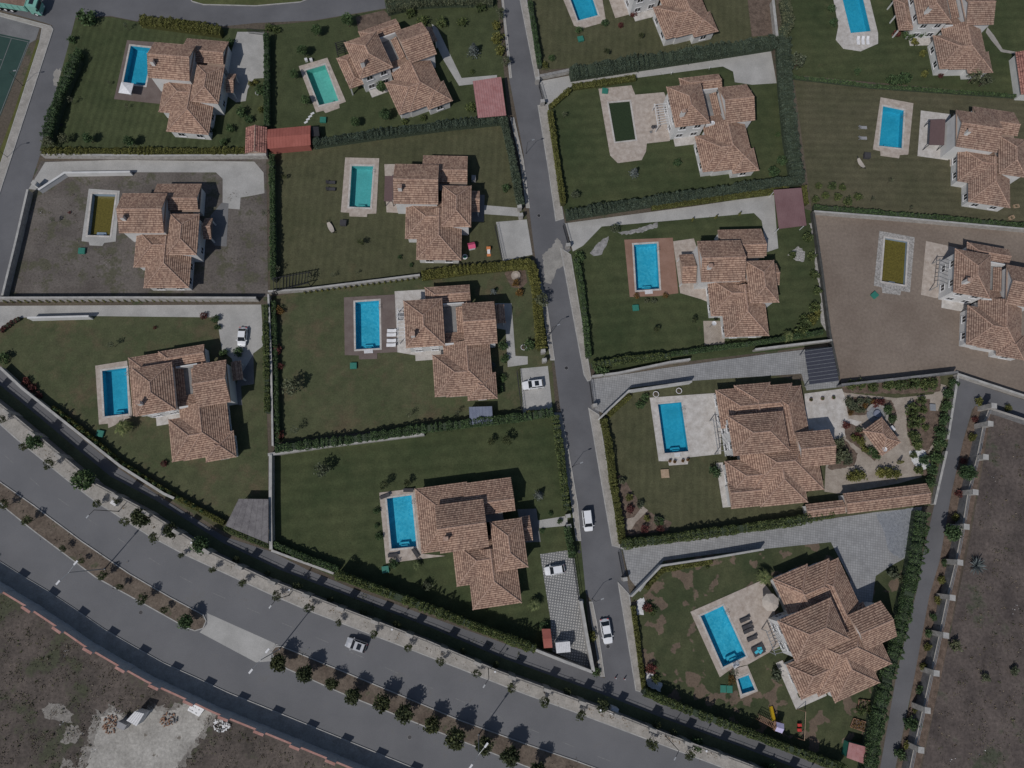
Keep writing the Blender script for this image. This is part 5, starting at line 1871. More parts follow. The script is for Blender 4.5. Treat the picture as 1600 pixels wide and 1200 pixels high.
for px, lab in ((e3((525, 255), (545, 225), (700, 232), (800, 245), (830, 330), (800, 420), (790, 360), (720, 280), (640, 330), (550, 335)), 'planted bed around the curved stone basin'),
                (e3((520, 390), (560, 380), (640, 420), (640, 520), (720, 570), (700, 600), (600, 520), (530, 470)), 'planted bed west of the gazebo'),
                (e3((890, 300), (930, 240), (1020, 240), (1030, 300), (1080, 310), (1070, 470), (1010, 540), (910, 510), (885, 400)), 'brown soil bed east of the gazebo'),
                (e3((470, 470), (530, 480), (600, 560), (580, 630), (450, 655), (420, 640), (470, 580)), 'planted bed of grey-blue shrubs beside the gabled wing'),
                (e3((500, 150), (800, 110), (1080, 100), (1090, 190), (900, 208), (640, 205), (520, 200)), 'long shrub bed along the northern garden wall'),
                (e3((940, 560), (1010, 540), (1040, 620), (1000, 690), (930, 660)), 'shrub bed at the white pebbles')):
    sheet('garden_bed', rough(px, 1.2, 3), 0.06, 'bed', lab)
sheet('pebble_strip', rough(e3((900, 545), (990, 535), (1030, 640), (960, 660), (915, 600)), 1.2, 3), 0.064, 'white_stone', 'white pebbles beside the gazebo garden path')
sheet('pebble_strip', rough(d3((318, 300), (352, 270), (375, 420), (395, 560), (440, 960), (385, 890), (380, 700), (350, 560), (350, 420)), 1.2, 3), 0.045, 'pebble', 'grey pebble strip along the dark wall by the plum carport')
sheet('rock_garden', rough(d3((190, 480), (250, 430), (290, 460), (285, 520), (240, 515)), 1.2, 3), 0.045, 'pebble', 'pale rockery on the lawn south of the plum carport')
sheet('rock_garden', rough(d2((530, 470), (590, 400), (640, 370), (640, 400), (600, 480), (550, 490)), 1.2, 3), 0.045, 'rock', 'grey rock bed at the drive corner')
sheet('rock_garden', rough(d2((700, 350), (800, 330), (930, 290), (930, 320), (850, 345), (720, 365)), 1.2, 3), 0.045, 'rock', 'stone-edged bed along the long drive')
sheet('gravel_bed', rough(e2((690, 690), (720, 690), (830, 860), (880, 900), (1010, 960), (990, 1010), (740, 1040), (715, 900)), 1.2, 3), 0.045, 'bed', 'curved planted bed at the lane corner')
sheet('path', e2((840, 865), (872, 890), (800, 960), (770, 1010), (740, 1000), (745, 940), (790, 930)), 0.055, 'sandpath', 'stepping path through the curved corner bed')
sheet('gravel_bed', rough(h2((805, 370), (850, 350), (850, 450), (808, 455)), 1.2, 3), 0.045, 'white_stone', 'white gravel bed in the upper corner of the patchy lawn')
sheet('gravel_bed', rough(h2((855, 785), (905, 795), (900, 840), (955, 850), (945, 905), (870, 870)), 1.2, 3), 0.045, 'white_stone', 'white gravel bed in the lower corner of the patchy lawn')
sheet('terrace', c30((970, 648), (1145, 670), (1130, 940), (950, 915)), 0.05, 'travertine_w', 'pale terrace under the brown awning')
sheet('terrace', d3((1000, 400), (1185, 440), (1170, 690), (1060, 735), (970, 715)), 0.05, 'travertine', 'stone terrace under the balcony')
sheet('terrace', c20((630, -40), (760, -40), (765, 85), (680, 107)), 0.05, 'travertine', 'stone terrace of the top villa')
sheet('terrace', d2((1018, 402), (1140, 385), (1230, 660), (1230, 760), (1180, 740), (1060, 705)), 0.05, 'travertine', 'narrow stone terrace beside the terracotta deck')
sheet('terrace', d2((1195, 868), (1320, 868), (1320, 1003), (1203, 1010)), 0.05, 'sandpath', 'square grey terrace at the lower left of the terracotta deck villa')
sheet('path', c30((1360, 160), (1400, 210), (1450, 290), (1530, 305), (1600, 308), (1600, 325), (1520, 318), (1440, 305), (1385, 240), (1350, 190)), 0.045, 'walk', 'pale curved path of the north-east corner villa')
sheet('garden_bed', rough(d1((85, 20), (110, 20), (110, 40), (85, 40)), 1.2, 3), 0.04, 'bed', 'small soil corner by the red shed')
sheet('vegetable_bed', c10((585, 100), (750, 60), (790, 100), (790, 120), (600, 185)), 0.045, 'bed', 'brown vegetable bed north of the teal pool villa')
sheet('flower_bed', d2((30, 590), (60, 560), (150, 555), (165, 640), (130, 680), (70, 670)), 0.045, 'bed', 'round flower bed in the golden hedge corner')

# ================================================================== BOUNDARY WALLS
def pier_wall(name, label, pts, h_solid, h_rail, h_pier, step, start, body, pier_mat, cap, cap_mat, th=0.3, pw=(1.5, 0.5)):
    """Long wall with piers and rails; piers, caps and rails are parts."""
    t = thing(name, label, 'wall', (pts[0][0], pts[0][1], 0))
    q = strip(pts, -th / 2, th / 2)
    n = len(pts)
    mb = MB()
    for i in range(n - 1):
        mb.prism([q[i], q[i + 1], q[2 * n - 2 - i], q[2 * n - 1 - i]], 0, h_solid)
    mb.build('wall_body', body, t)
    mb = MB()
    q = strip(pts, -th / 2 - 0.06, th / 2 + 0.06)
    for i in range(n - 1):
        mb.prism([q[i], q[i + 1], q[2 * n - 2 - i], q[2 * n - 1 - i]], h_solid + 0.003, h_solid + 0.10, True)
    mb.build('coping', cap_mat, t)
    for p, d in along(pts, step, start):
        a = math.atan2(d.y, d.x)
        mb = MB()
        mb.box((p.x, p.y, h_pier / 2), (pw[0], pw[1], h_pier), a)
        o = mb.build('pier', pier_mat, t)
        mb = MB()
        mb.box((p.x, p.y, h_pier + 0.06), (pw[0] + 0.12, pw[1] + 0.12, 0.11), a)
        mb.build('pier_cap', cap, o)
    if h_rail:
        for z in (h_solid + 0.35, h_rail):
            mb = MB()
            for a, b in zip(pts[:-1], pts[1:]):
                mb.bar((*a, z), (*b, z), 0.035, 0.035, 4)
            mb.build('rail', 'darkmetal', t)
        mb = MB()
        for p, d in along(pts, 1.6, 0.4):
            mb.bar((p.x, p.y, h_solid), (p.x, p.y, h_rail), 0.025, 0.025, 4)
        mb.build('balusters', 'darkmetal', t)
    return t


pier_wall('boundary_wall', 'tall grey wall with red caps and piers along the boulevard', SWALL, 3.3, 0, 4.5, 6.75, 3.4, 'wall_grey', 'wall_grey', 'coping', 'coping', 0.2, (1.75, 0.34))
pier_wall('boundary_wall', 'stone wall with piers and rails between boulevard and service road', NWALL, 2.7, 3.6, 4.3, 6.7, 2.0, 'stone_d', 'stone', 'walk', 'walk', 0.25, (1.3, 0.45))
# alley wall with deep piers
AW = [W2(p, 3.0) for p in ((1549, 640), (1541, 662), (1531, 713), (1517, 768), (1508, 823), (1497, 880), (1484, 934), (1472, 992), (1459, 1051), (1446, 1110), (1432, 1172), (1418, 1240))]
t = thing('boundary_wall', 'grey wall with tall pale piers beside the eastern alley', 'wall', (AW[0][0], AW[0][1], 0))
q = strip(AW, -0.15, 0.15)
for i in range(len(AW) - 1):
    mb = MB()
    mb.prism([q[i], q[i + 1], q[2 * len(AW) - 2 - i], q[2 * len(AW) - 1 - i]], 0, 2.3)
    mb.build('wall_panel', 'stone_d', t)
    mb = MB()
    mb.bar((*AW[i], 2.62), (*AW[i + 1], 2.62), 0.05, 0.05, 4)
    mb.bar((*AW[i], 3.0), (*AW[i + 1], 3.0), 0.05, 0.05, 4)
    mb.build('rail', 'steel', t)
    mb = MB()
    a, b = Vector(AW[i]), Vector(AW[i + 1])
    d = (b - a).normalized()
    qq = strip([tuple(a + d * 0.1), tuple(b - d * 0.1)], -0.2, 0.2)
    mb.prism([qq[0], qq[1], qq[2], qq[3]], 2.303, 2.38, True)
    mb.build('coping', 'walk', t)
for px in ((1553, 634), (1547.5, 662), (1540, 714), (1524, 769), (1510, 823), (1500, 879), (1488, 934), (1478, 993), (1463, 1052), (1449, 1110), (1439, 1172)):
    p = W2(px, 4.1)
    mb = MB()
    mb.box((p[0], p[1], 2.05), (1.0, 0.95, 4.1), -0.15)
    o = mb.build('pier', 'stone', t)
    mb = MB()
    mb.box((p[0], p[1], 4.15), (1.12, 1.07, 0.1), -0.15)
    mb.build('pier_cap', 'kerb', o)
wall([(1549, 639), (1587, 651), (1660, 676), (1740, 704)], 0.3, 2.4, 'stone_d', 'grey wall with pale coping south of the branching alley', cope='walk')
wall([(1496, 584), (1520, 592), (1600, 618), (1720, 656)], 0.3, 1.5, 'stone', 'pale stone wall below the bare dirt plot', cope='kerb')
wall([(1497, 586), (1481, 686)], 0.35, 1.2, 'stone', 'pale rubble wall of the gazebo garden along the alley, upper stretch', cope='kerb')
wall([(1479, 705), (1460, 788)], 0.35, 1.2, 'stone', 'pale rubble wall of the gazebo garden along the alley, lower stretch', cope='kerb')
wall(d0((162, 248), (95, 540), (14, 868)), 0.3, 1.7, 'stone', 'low grey wall between west street and dirt plot', cope='kerb')
wall(d0((225, 250), (378, 150), (762, 144)), 0.3, 1.4, 'render', 'low white wall beside the curving drive', cope='render')
crate('gate_post', 'white gate post at the entry of the curving drive', 'post', 53, 285, (1.0, 0.9, 2.0), -25, 'render', 'kerb')
wall(d0((-60, 882), (700, 880), (1500, 882)), 0.25, 2.2, 'stone', 'long pale wall between dirt plot and saloon drive', cope='kerb')
wall(e0((160, 137), (520, 128)), 0.25, 1.8, 'render', 'low white wall beside the saloon drive', cope='render')
wall(e0((0, 428), (130, 550), (400, 765), (700, 1003), (960, 1168), (1020, 1195)), 0.35, 1.6, 'stone', 'pale stone wall between cypress row and service road', cope='kerb')
wall(d1((70, 845), (280, 832), (960, 748)), 0.25, 1.5, 'stone', 'pale wall behind the clipped golden cypresses', cope='kerb')
wall(e1((72, 110), (88, 500), (98, 1000)), 0.25, 1.7, 'stone', 'pale wall left of the brown pool deck garden', cope='kerb')
wall(e1((70, 1052), (400, 1002), (985, 930)), 0.45, 1.7, 'stone', 'pale wall above the dark corner lawn', cope='kerb')
wall(f1((85, 38), (84, 330), (88, 595)), 0.45, 2.0, 'stone', 'pale wall left of the dark corner lawn', cope='kerb')
wall(f1((90, 600), (250, 660), (455, 735)), 0.3, 1.6, 'stone', 'short pale wall at the lower left of the dark corner lawn', cope='kerb')
wall(h2((202, 655), (380, 725), (548, 788)), 0.4, 2.6, 'stone', 'pale wall below the dotted parking pad', cope='kerb')
wall(h2((552, 785), (510, 560), (478, 372)), 0.5, 2.6, 'stone', 'pale wall between dotted parking pad and lane', cope='kerb')
wall(c00((240, 905), (900, 912), (1560, 908)), 0.25, 1.5, 'stone', 'pale wall under the yellow hedge of the corner villa', cope='kerb')
wall(c20((240, 445), (410, 410)), 0.5, 1.2, 'stone', 'rubble wall at the drive entry near the top hedge', cope='rock')
wall(d2((655, 213), (900, 183)), 0.3, 1.3, 'stone', 'short pale wall between green and golden hedges', cope='kerb')
wall(d2((450, 245), (535, 238)), 0.3, 1.1, 'stone', 'stub of pale wall at the lower hedge end', cope='kerb')
wall(e2((545, 105), (700, 85), (1000, 22), (1120, 5)), 0.3, 1.5, 'stone', 'pale wall north of the grey paved drive', cope='kerb')
wall(d3((0, 1035), (200, 1010), (450, 980)), 0.3, 1.5, 'stone', 'pale wall between the shrub garden and panel carport', cope='kerb')
wall(e2((590, 350), (760, 190), (1130, 135)), 0.25, 2.3, 'render', 'white wall between paved drive and travertine garden', cope='kerb')
wall(e2((715, 1112), (1210, 1045)), 0.3, 1.4, 'stone', 'pale wall above the paved drive of the twin pool villa', cope='kerb')
wall([(1103, 838), (1180, 826), (1260, 810)], 0.3, 1.4, 'stone', 'weedy pale wall below the large travertine villa', cope='kerb')
wall(h2((775, 345), (830, 290), (950, 165), (1250, 120), (1550, 68)), 0.25, 2.0, 'render', 'white wall between paved drive and patchy lawn', cope='kerb')
wall(d3((340, 225), (390, 560), (440, 950), (490, 1190)), 0.35, 1.2, 'dark_wall', 'wall coloured dark for the shadow band between pebble strip and bare dirt plot', cope='dark_wall')
wall(d3((345, 225), (900, 268), (1700, 340)), 0.25, 1.5, 'stone', 'pale wall above the bare dirt plot', cope='kerb')
wall([(1315, 601), (1400, 592), (1497, 581)], 0.3, 2.2, 'stone_d', 'dark wall between bare dirt plot and gazebo garden', cope='stone_d')
wall(c30((105, 0), (128, 210)), 0.5, 1.5, 'stone', 'pale wall between the top villa and corner villa gardens', cope='kerb')
# gate pillars along the lane
for px, lab in (((840, 122), 'beside the rubble wall at the top drive'), ((848, 157), 'at the corner of the dark green pool garden'), ((888, 382), 'at the long drive to the plum carport'), ((930, 633), 'at the grey paved drive under the panel carport'),
                ((977, 905), 'at the paved drive of the twin pool villa'), ((812, 322), 'at the short path gate'), ((814, 335), 'below the short path gate'), ((849, 548), 'at the path past the white stump'), ((851, 562), 'beside the white estate car pad'), ((888, 806), 'at the porch path gate'), ((889, 822), 'below the porch path gate'), ((908, 940), 'at the end of the sliding gate')):
    crate('gate_pillar', 'stone gate pillar ' + lab, 'pillar', px[0], px[1], (0.9, 0.7, 1.9), 10, 'stone', 'kerb')


def sliding_gate(label, px, h=1.7, n=14):
    a, b = Vector(W2(px[0], h)), Vector(W2(px[1], h))
    t = thing('sliding_gate', label, 'gate', (a.x, a.y, 0))
    for z in (0.15, 0.9, h):
        mb = MB()
        mb.bar((*a, z), (*b, z), 0.045, 0.045, 4)
        mb.build('rail', 'darkmetal', t)
    for k in range(n + 1):
        p = a.lerp(b, k / n)
        mb = MB()
        mb.bar((*p, 0.1), (*p, h), 0.03, 0.03, 4)
        mb.build('bar', 'darkmetal', t)
    return t


sliding_gate('dark sliding gate beside the dotted parking pad', h2((432, 90), (470, 360)))
sliding_gate('dark gate at the long drive to the plum carport', d2((378, 295), (410, 410)))
sliding_gate('dark gate at the grey paved drive near the lane', e2((535, 130), (555, 275)))
sliding_gate('dark gate of the twin pool villa drive', h2((705, 85), (735, 240)))
sliding_gate('dark gate at the left edge of the square parking pad', d1((1400, 450), (1445, 655)))
sliding_gate('dark gate beside the white estate car pad', e2((105, 70), (135, 310)))
sliding_gate('dark gate at the top drive entry', c20((235, 480), (262, 575)))
sliding_gate('pale blue gate of the north-west villa drive', c00((1445, 165), (1545, 178)))


# ================================================================== VILLAS
NE0 = (0, 0)
villa_gabled('gabled villa in the north-west corner with drive on its right', c00((1145, 262))[0], 5.8, NE0, c00((870, 312))[0], c00((1110, 332))[0], 7.6, 0.955)
villa_gabled('gabled villa standing on the bare grey dirt plot', d0((978, 268))[0], 5.8, NE0, d0((700, 362))[0], d0((960, 362))[0], 7.6, 0.965)
villa_gabled('gabled villa between the hammock lawn and square parking pad', d1((1072, 103))[0], 5.8, NE0, d1((800, 193))[0], d1((1066, 198))[0], 7.6)
villa_gabled('gabled villa with long west wing on the dark boulevard corner lawn', f1((1330, 298))[0], 5.8, NE0, f1((1055, 480))[0], f1((1345, 440))[0], 7.6, 1.0, verand='x')
villa_gabled('gabled villa with small west porch beside the terracotta deck', d2((1412, 395))[0], 5.8, NE0, d2((1175, 515))[0], d2((1432, 508))[0], 7.6, 1.0, wporch=True)
villa_gabled('gabled villa at the right edge beside the brown awning', c30((1415, 680))[0], 5.8, NE0, c30((1155, 725))[0], c30((1420, 765))[0], 7.6, 1.0, tiles='tiles_p')
villa_court('courtyard villa between the teal pool and red carport', c10((705, 180))[0], 5.8, NE0, c10((620, 465))[0], c10((800, 400))[0], 5.8, 0.97, verand='west')
villa_court('courtyard villa beside the brown pool deck and white loungers', e1((1090, 135))[0], 5.8, NE0, e1((862, 150))[0], e1((1090, 135))[0], 5.8)
villa_court('courtyard villa with roof reaching over the pool near the cypress row', e0((1005, 395))[0], 5.8, NE0, e0((765, 715))[0], e0((1030, 670))[0], 5.8, 0.97, verand='wrap')
villa_court('courtyard villa behind the dark green pool and slatted pergola', c20((1180, 487))[0], 5.8, NE0, c20((1012, 757))[0], c20((1222, 732))[0], 5.8)
villa_court('courtyard villa cut by the top edge beside the lane', (1040, 61.9), 3.1, (-2.75, -19.2), (1040, 61.9), (1079, 52), 3.1)
villa_court('courtyard villa above the bare dirt plot at the right edge', d3((1160, 700))[0], 5.8, (-7.6, -9.65), d3((1160, 700))[0], d3((1395, 742))[0], 5.8, 1.0, tiles='tiles_p')
villa_court('courtyard villa in the north-east corner with dark roof panel', (1468, 107.9), 3.1, (-2.75, -19.2), (1513, 25.5), (1563.5, 24.5), 5.2, 1.0, verand='west', tiles='tiles_p')
ZZ = 7.273
villa_large('large villa with travertine terrace beside the gazebo garden', (1100 + 885 / ZZ, 580 + 455 / ZZ), 5.8, NE0, (1100 + 330 / ZZ, 580 + 965 / ZZ), (1100 + 960 / ZZ, 580 + 905 / ZZ), 5.8)
villa_large('large turned villa beside the twin pools and parasol', h3((435, 350))[0], 5.8, NE0, h3((240, 725))[0], h3((545, 590))[0], 5.8, 1.0, west=-7.6, sw=False)

# ================================================================== POOLS
pool('blue pool with brown surround under the north-west corner villa roof', c00((745, 235), (950, 250), (990, 300), (985, 520), (935, 608), (668, 580)), POOLQ['TL1'], 'deck_w', steps=True)
pool('teal pool turned askew with pale stone surround', c10((250, 388), (418, 338), (527, 595), (487, 610), (490, 632), (408, 662), (395, 648), (352, 658)), POOLQ['P2'], 'travertine', 'basin_m', 'water_t')
pool('nearly empty pool with olive water on the grey dirt plot', d0((520, 243), (702, 255), (678, 552), (612, 560), (600, 578), (525, 575), (520, 555), (478, 550)), POOLQ['TL2'], 'concrete', 'basin_p', 'murk_o', -1.0, 1.7, ladder=False)
pool('blue-green pool with striped stone surround and front steps', d1((523, 60), (722, 65), (705, 388), (652, 390), (650, 408), (548, 405), (546, 384), (497, 380)), POOLQ['P3'], 'travertine', 'basin_t', 'water_t')
pool('blue pool half under the roof of the cypress row villa', e0((558, 418), (745, 388), (775, 712), (720, 745), (635, 783), (632, 757), (580, 762)), POOLQ['W4'], 'travertine', 'basin')
pool('bright blue pool set in the brown deck', e1((515, 130), (812, 113), (828, 450), (710, 456), (710, 490), (605, 493), (602, 470), (520, 468)), POOLQ['P4'], 'deck_w', 'basin_c')
pool('blue pool with loungers beside the long-winged corner villa', f1((722, 262), (930, 236), (970, 620), (1112, 632), (762, 676)), POOLQ['P5'], 'travertine', 'basin_c')
pool('blue pool cut by the top edge left of the top villa', [(860, -50), (930, -68), (947, 34), (911, 44), (897, 40)], POOLQ['RT'], 'travertine')
pool('dark green stagnant pool in a wide stone terrace', c20((582, 520), (775, 500), (797, 555), (965, 540), (1010, 640), (1000, 825), (865, 840), (860, 888), (835, 937), (695, 955), (650, 910)), POOLQ['R1'], 'travertine', 'basin_t', 'murk_g', 0.0, 1.4, ladder=False, steps=False)
pool('blue pool cut by the top edge with three white loungers', [(1296, -34), (1350, -38), (1372, 52), (1372, 68), (1345, 80), (1318, 76), (1306, 62), (1310, 40)], POOLQ['R2'], 'travertine_w')
pool('blue pool with tiled surround on the brownish lawn', c30((735, 570), (927, 605), (897, 905), (847, 908), (843, 927), (735, 912), (733, 885), (690, 875)), POOLQ['R3'], 'travertine', 'basin')
pool('nearly empty pool with olive water on the bare brown dirt', d3((728, 340), (935, 378), (907, 700), (855, 692), (850, 717), (745, 703), (742, 670), (695, 660)), POOLQ['R4'], 'pebble', 'basin_p', 'murk_o', -0.6, 1.7, ladder=False)
pool('blue pool set in the terracotta deck', d2((733, 392), (1017, 380), (1050, 705), (930, 722), (765, 727)), POOLQ['R5'], 'deck_t', 'basin_c')
pool('blue pool on the pale travertine terrace with two white planters', e2((882, 230), (1265, 203), (1300, 320), (1300, 560), (1110, 580), (1105, 620), (995, 628), (990, 602), (935, 602)), POOLQ['R6'], 'travertine_w', 'basin')
pool('turned blue pool beside four dark loungers', h2((1120, 435), (1540, 250), (1600, 330), (1640, 640), (1455, 745), (1370, 762), (1293, 818)), POOLQ['R7'], 'travertine', 'basin_c')
pool('small plunge pool at the foot of the turned blue pool', h2((1372, 770), (1455, 748), (1518, 900), (1415, 945)), POOLQ['R7b'], 'travertine', 'basin', depth=0.8, steps=False, ladder=False, cw=0.25)

# pale steps leading into the larger pools
for px, lab in ((e1((632, 437), (684, 432), (686, 456), (634, 459)), 'white corner steps of the pool in the brown deck'), (d2((852, 688), (898, 684), (900, 708), (856, 712)), 'white steps of the pool in the terracotta deck'),
                (h2((1365, 745), (1398, 722), (1410, 750), (1378, 770)), 'white steps between turned pool and plunge pool'), (e2((1025, 555), (1060, 552), (1062, 576), (1030, 578)), 'blue-white steps of the travertine terrace pool')):
    q = [Vector(W2(p, 0.2)) for p in px]
    t = thing('pool_steps', lab, 'steps', (q[0].x, q[0].y, 0))
    for k in range(4):
        a, b, c, d = q[0].lerp(q[3], k / 4), q[1].lerp(q[2], k / 4), q[1].lerp(q[2], (k + .85) / 4), q[0].lerp(q[3], (k + .85) / 4)
        mb = MB()
        mb.prism([tuple(a), tuple(b), tuple(c), tuple(d)], 0.1, 0.18 + 0.03 * k)
        mb.build('tread', 'white', t)

# ================================================================== CARS
car('parked_car', 'white saloon parked on the pale drive of the cypress row villa', 380, 511, 377, 541, style='sedan', group='parked white cars')
car('parked_car', 'white estate car with dark sunroof on the parking pad by the lane', 849, 599, 816, 603, style='suv', group='parked white cars', sunroof=True)
car('parked_car', 'white van parked on the lane by the corner lawn', 916, 797, 920, 830, style='van', group='parked white cars', width=1.85)
car('parked_car', 'white hatchback on the dotted parking pad', 882, 888, 851, 893, style='hatch', group='parked white cars', width=1.75)
car('parked_car', 'white saloon parked on the lane near the service road', 944, 967, 951, 1006, style='sedan', group='parked white cars', width=1.9)
car('moving_car', 'silver off-roader with dark sunroof driving on the boulevard', 572, 1013, 541, 1002, 'silver_car', 'suv', width=1.95, sunroof=True)

# tipper truck at the top-left edge
a, b = W(-50, -6, 1.5), W(64, 12, 1.5)
d = b - a
t = thing('tipper_truck', 'mint green tipper truck loaded with brown soil at the top-left edge', 'truck', (b.x, b.y, 0.02), math.atan2(d.y, d.x))
mb = MB()
mb.box((-1.1, 0, 1.75), (2.2, 2.4, 2.5))
mb.box((-0.35, 0, 2.1), (0.4, 2.2, 0.12))
cb = mb.build('cab', 'mint', t, local=True)
mb = MB()
mb.box((0.02, 0, 2.25), (0.06, 2.1, 0.9))
mb.build('windshield', 'glass', cb, local=True)
mb = MB()
mb.box((-1.2, 0, 3.03), (0.9, 1.2, 0.05))
mb.build('roof_hatch', 'glass', cb, local=True)
mb = MB()
for (c, s) in (((-6.4, 1.2, 1.9), (7.6, 0.1, 1.5)), ((-6.4, -1.2, 1.9), (7.6, 0.1, 1.5)), ((-2.65, 0, 1.9), (0.1, 2.3, 1.5)), ((-10.15, 0, 1.9), (0.1, 2.3, 1.5)), ((-6.4, 0, 1.1), (7.4, 2.3, 0.1))):
    mb.box(c, s)
for k in range(6):
    for sy in (-1, 1):
        mb.box((-9.6 + k * 1.35, sy * 1.28, 1.9), (0.12, 0.08, 1.5))
mb.build('tipper_body', 'mint', t, local=True)
mb = MB()
mb.prism([(-10.05, -1.12), (-2.75, -1.12), (-2.75, 1.12), (-10.05, 1.12)], 1.2, 2.45)
mb.build('soil_load', 'soil_load', t, local=True)
mb = MB()
mb.box((-5.2, 0, 0.85), (10.0, 0.9, 0.3))
mb.build('chassis', 'darkmetal', t, local=True)
for x in (-1.2, -6.6, -8.0, -9.4):
    for sy in (-1, 1):
        mb = MB()
        mb.bar((x, sy * 0.85, 0.5), (x, sy * 1.2, 0.5), 0.5, 0.5, 16)
        wh = mb.build('wheel', 'black', t, local=True)
        mb = MB()
        mb.bar((x, sy * 1.15, 0.5), (x, sy * 1.22, 0.5), 0.28, 0.28, 12)
        mb.build('rim', 'white', wh, local=True)
for sy in (-1, 1):
    mb = MB()
    mb.box((0.03, sy * 0.85, 0.85), (0.08, 0.4, 0.22))
    mb.build('headlight', 'lampclr', t, local=True)
    mb = MB()
    mb.box((-0.1, sy * 1.38, 2.2), (0.12, 0.25, 0.5))
    mb.build('mirror', 'darkmetal', t, local=True)

# ================================================================== STREET LAMPS
for i, (u, v) in enumerate(((164, 889), (437, 1014), (748, 1148), (-70, 735))):
    if u > -50:
        lamp_double(u, v, f'tall double-armed street lamp in the boulevard median, {ORD[i]} from the left', 12.0, 1.7, 52, 'median street lamps')
for i, (u, v) in enumerate(((186, 799), (452, 930), (763, 1045), (1040, 1150))):
    lamp_single(u, v, f'single-armed street lamp on the boulevard pavement, {ORD[i]} from the left', 9.0, 1.2, -125, 'pavement street lamps', 0.08)
for u, v, lab in ((860, 521, 'beside the golden hedge lane stretch'), (894, 730, 'beside the corner lawn hedge'), (925, 936, 'by the white saloon on the lane'), (822, 240, 'along the thuja hedge lane stretch'), (36, 134, 'on the west street by the sports court'), (12, 246, 'on the west street near the yellow hedge')):
    lamp_single(u, v, 'slim dark street lamp ' + lab, 4.6, 1.0, 20 if u > 100 else 10, 'lane street lamps', 0.05)
for i, (p, t_) in enumerate(along(NWALL, 20.0, 26.0)):
    if not (-62 < p.x < 62):
        continue
    t = thing('wall_lantern', f'small white lantern on the pier wall, {ORD[i]} along it from the left', 'lantern', (p.x, p.y, 3.6), 0, 'pier wall lanterns')
    mb = MB()
    mb.bar((0, 0, -0.8), (0, 0, 0.9), 0.035, 0.03, 6)
    mb.build('post', 'darkmetal', t, local=True)
    mb = MB()
    mb.disc((0, 0), 0.12, 0.9, 1.25, 10, 0.18)
    mb.build('globe', 'white', t, local=True)

# ================================================================== SHELTERS AND SHEDS
tiled_shed('tiled_shed', 'small tiled shed beside the red metal shed', 'shed', c00((1437, 748), (1562, 744), (1562, 898), (1440, 898)), 2.4, 'y', 'gg', tiles='tiles_r')
flat_shelter('garden_shed', 'long red metal shed between the north gardens', 'shed', c10((68, 758), (320, 735), (320, 850), (68, 872)), 2.4, 'red_metal', walls='red_metal', ribs=14, ribmat='red_metal', gable=0.5)
flat_shelter('tool_shed', 'small dark tool shed at the end of the red metal shed', 'shed', c10((325, 742), (366, 742), (372, 795), (326, 800)), 1.9, 'darkmetal', walls='darkmetal')
flat_shelter('carport', 'pink-red corrugated carport beside the lane', 'carport', c10((1270, 475), (1436, 450), (1466, 675), (1300, 690)), 2.7, 'pink_metal', ribs=12, ribmat='plum_metal', post='steel')
flat_shelter('carport', 'grey boarded carport roof by the service road', 'carport', f0((1400, 110), (1572, 112), (1572, 372), (1322, 268)), 2.7, 'wood_g', ribs=6, ribmat='wood_g', post='steel')
flat_shelter('garden_shed', 'blue-grey metal shed at the hedge below the brown deck villa', 'shed', e1((1248, 772), (1382, 768), (1388, 868), (1254, 878)), 2.3, 'blue_metal', walls='grey_fab', ribs=7, ribmat='blue_metal')
flat_shelter('carport', 'plum red sheet carport at the end of the long drive', 'carport', d3((108, 100), (270, 88), (300, 308), (140, 328)), 2.9, 'plum_metal', ribs=16, ribmat='plum_metal', post='white')
flat_shelter('garden_shed', 'small brick-red shed beside the dotted parking pad', 'shed', h2((250, 535), (300, 535), (312, 645), (262, 648)), 2.1, 'red_metal', walls='wood', gable=0.35)
flat_shelter('site_container', 'white ribbed metal container on the dotted parking pad', 'container', h2((330, 616), (413, 608), (418, 670), (336, 678)), 2.5, 'white', walls='white', ribs=8, ribmat='white')
flat_shelter('playhouse_shed', 'faded red roofed shed with green side in the lower garden corner', 'shed', [(1327, 1160), (1357, 1168), (1357, 1196), (1323, 1184)], 2.2, 'pink_metal', walls='green_box', ribs=5, ribmat='pink_metal')
flat_shelter('brown_awning', 'brown flat awning on the terrace at the right edge', 'awning', c30((1028, 700), (1115, 698), (1108, 850), (1020, 848)), 2.6, 'brown_fab', post='darkmetal')
flat_shelter('brown_awning', 'narrow brown awning west of the hammock lawn villa', 'awning', d1((755, 168), (803, 168), (800, 318), (750, 316)), 2.6, 'brown_fab', post='darkmetal')
tiled_shed('gazebo', 'square tiled gazebo standing askew in the garden', 'gazebo', [(1377.5, 651), (1407.5, 692), (1378, 711.5), (1348, 674)], 2.6, 'x', 'hh', open_=True)
tiled_shed('long_garage', 'long tiled garage range beside the gravel triangle', 'garage', [(1318, 771), (1449, 755), (1453, 787), (1323, 803)], 2.7, 'x', 'gg')
tiled_shed('tiled_lean_to', 'low tiled lean-to joining large villa and garage range', 'shed', [(1259, 788), (1317, 781), (1321, 802), (1262, 809)], 2.3, 'x', 'gg', pitch=0.35)
tiled_shed('tiled_shed', 'red tiled roof cut by the right edge in the north-east garden', 'shed', [(1594, 83), (1640, 84), (1640, 150), (1588, 146)], 2.6, 'y', 'gg', tiles='tiles_r')

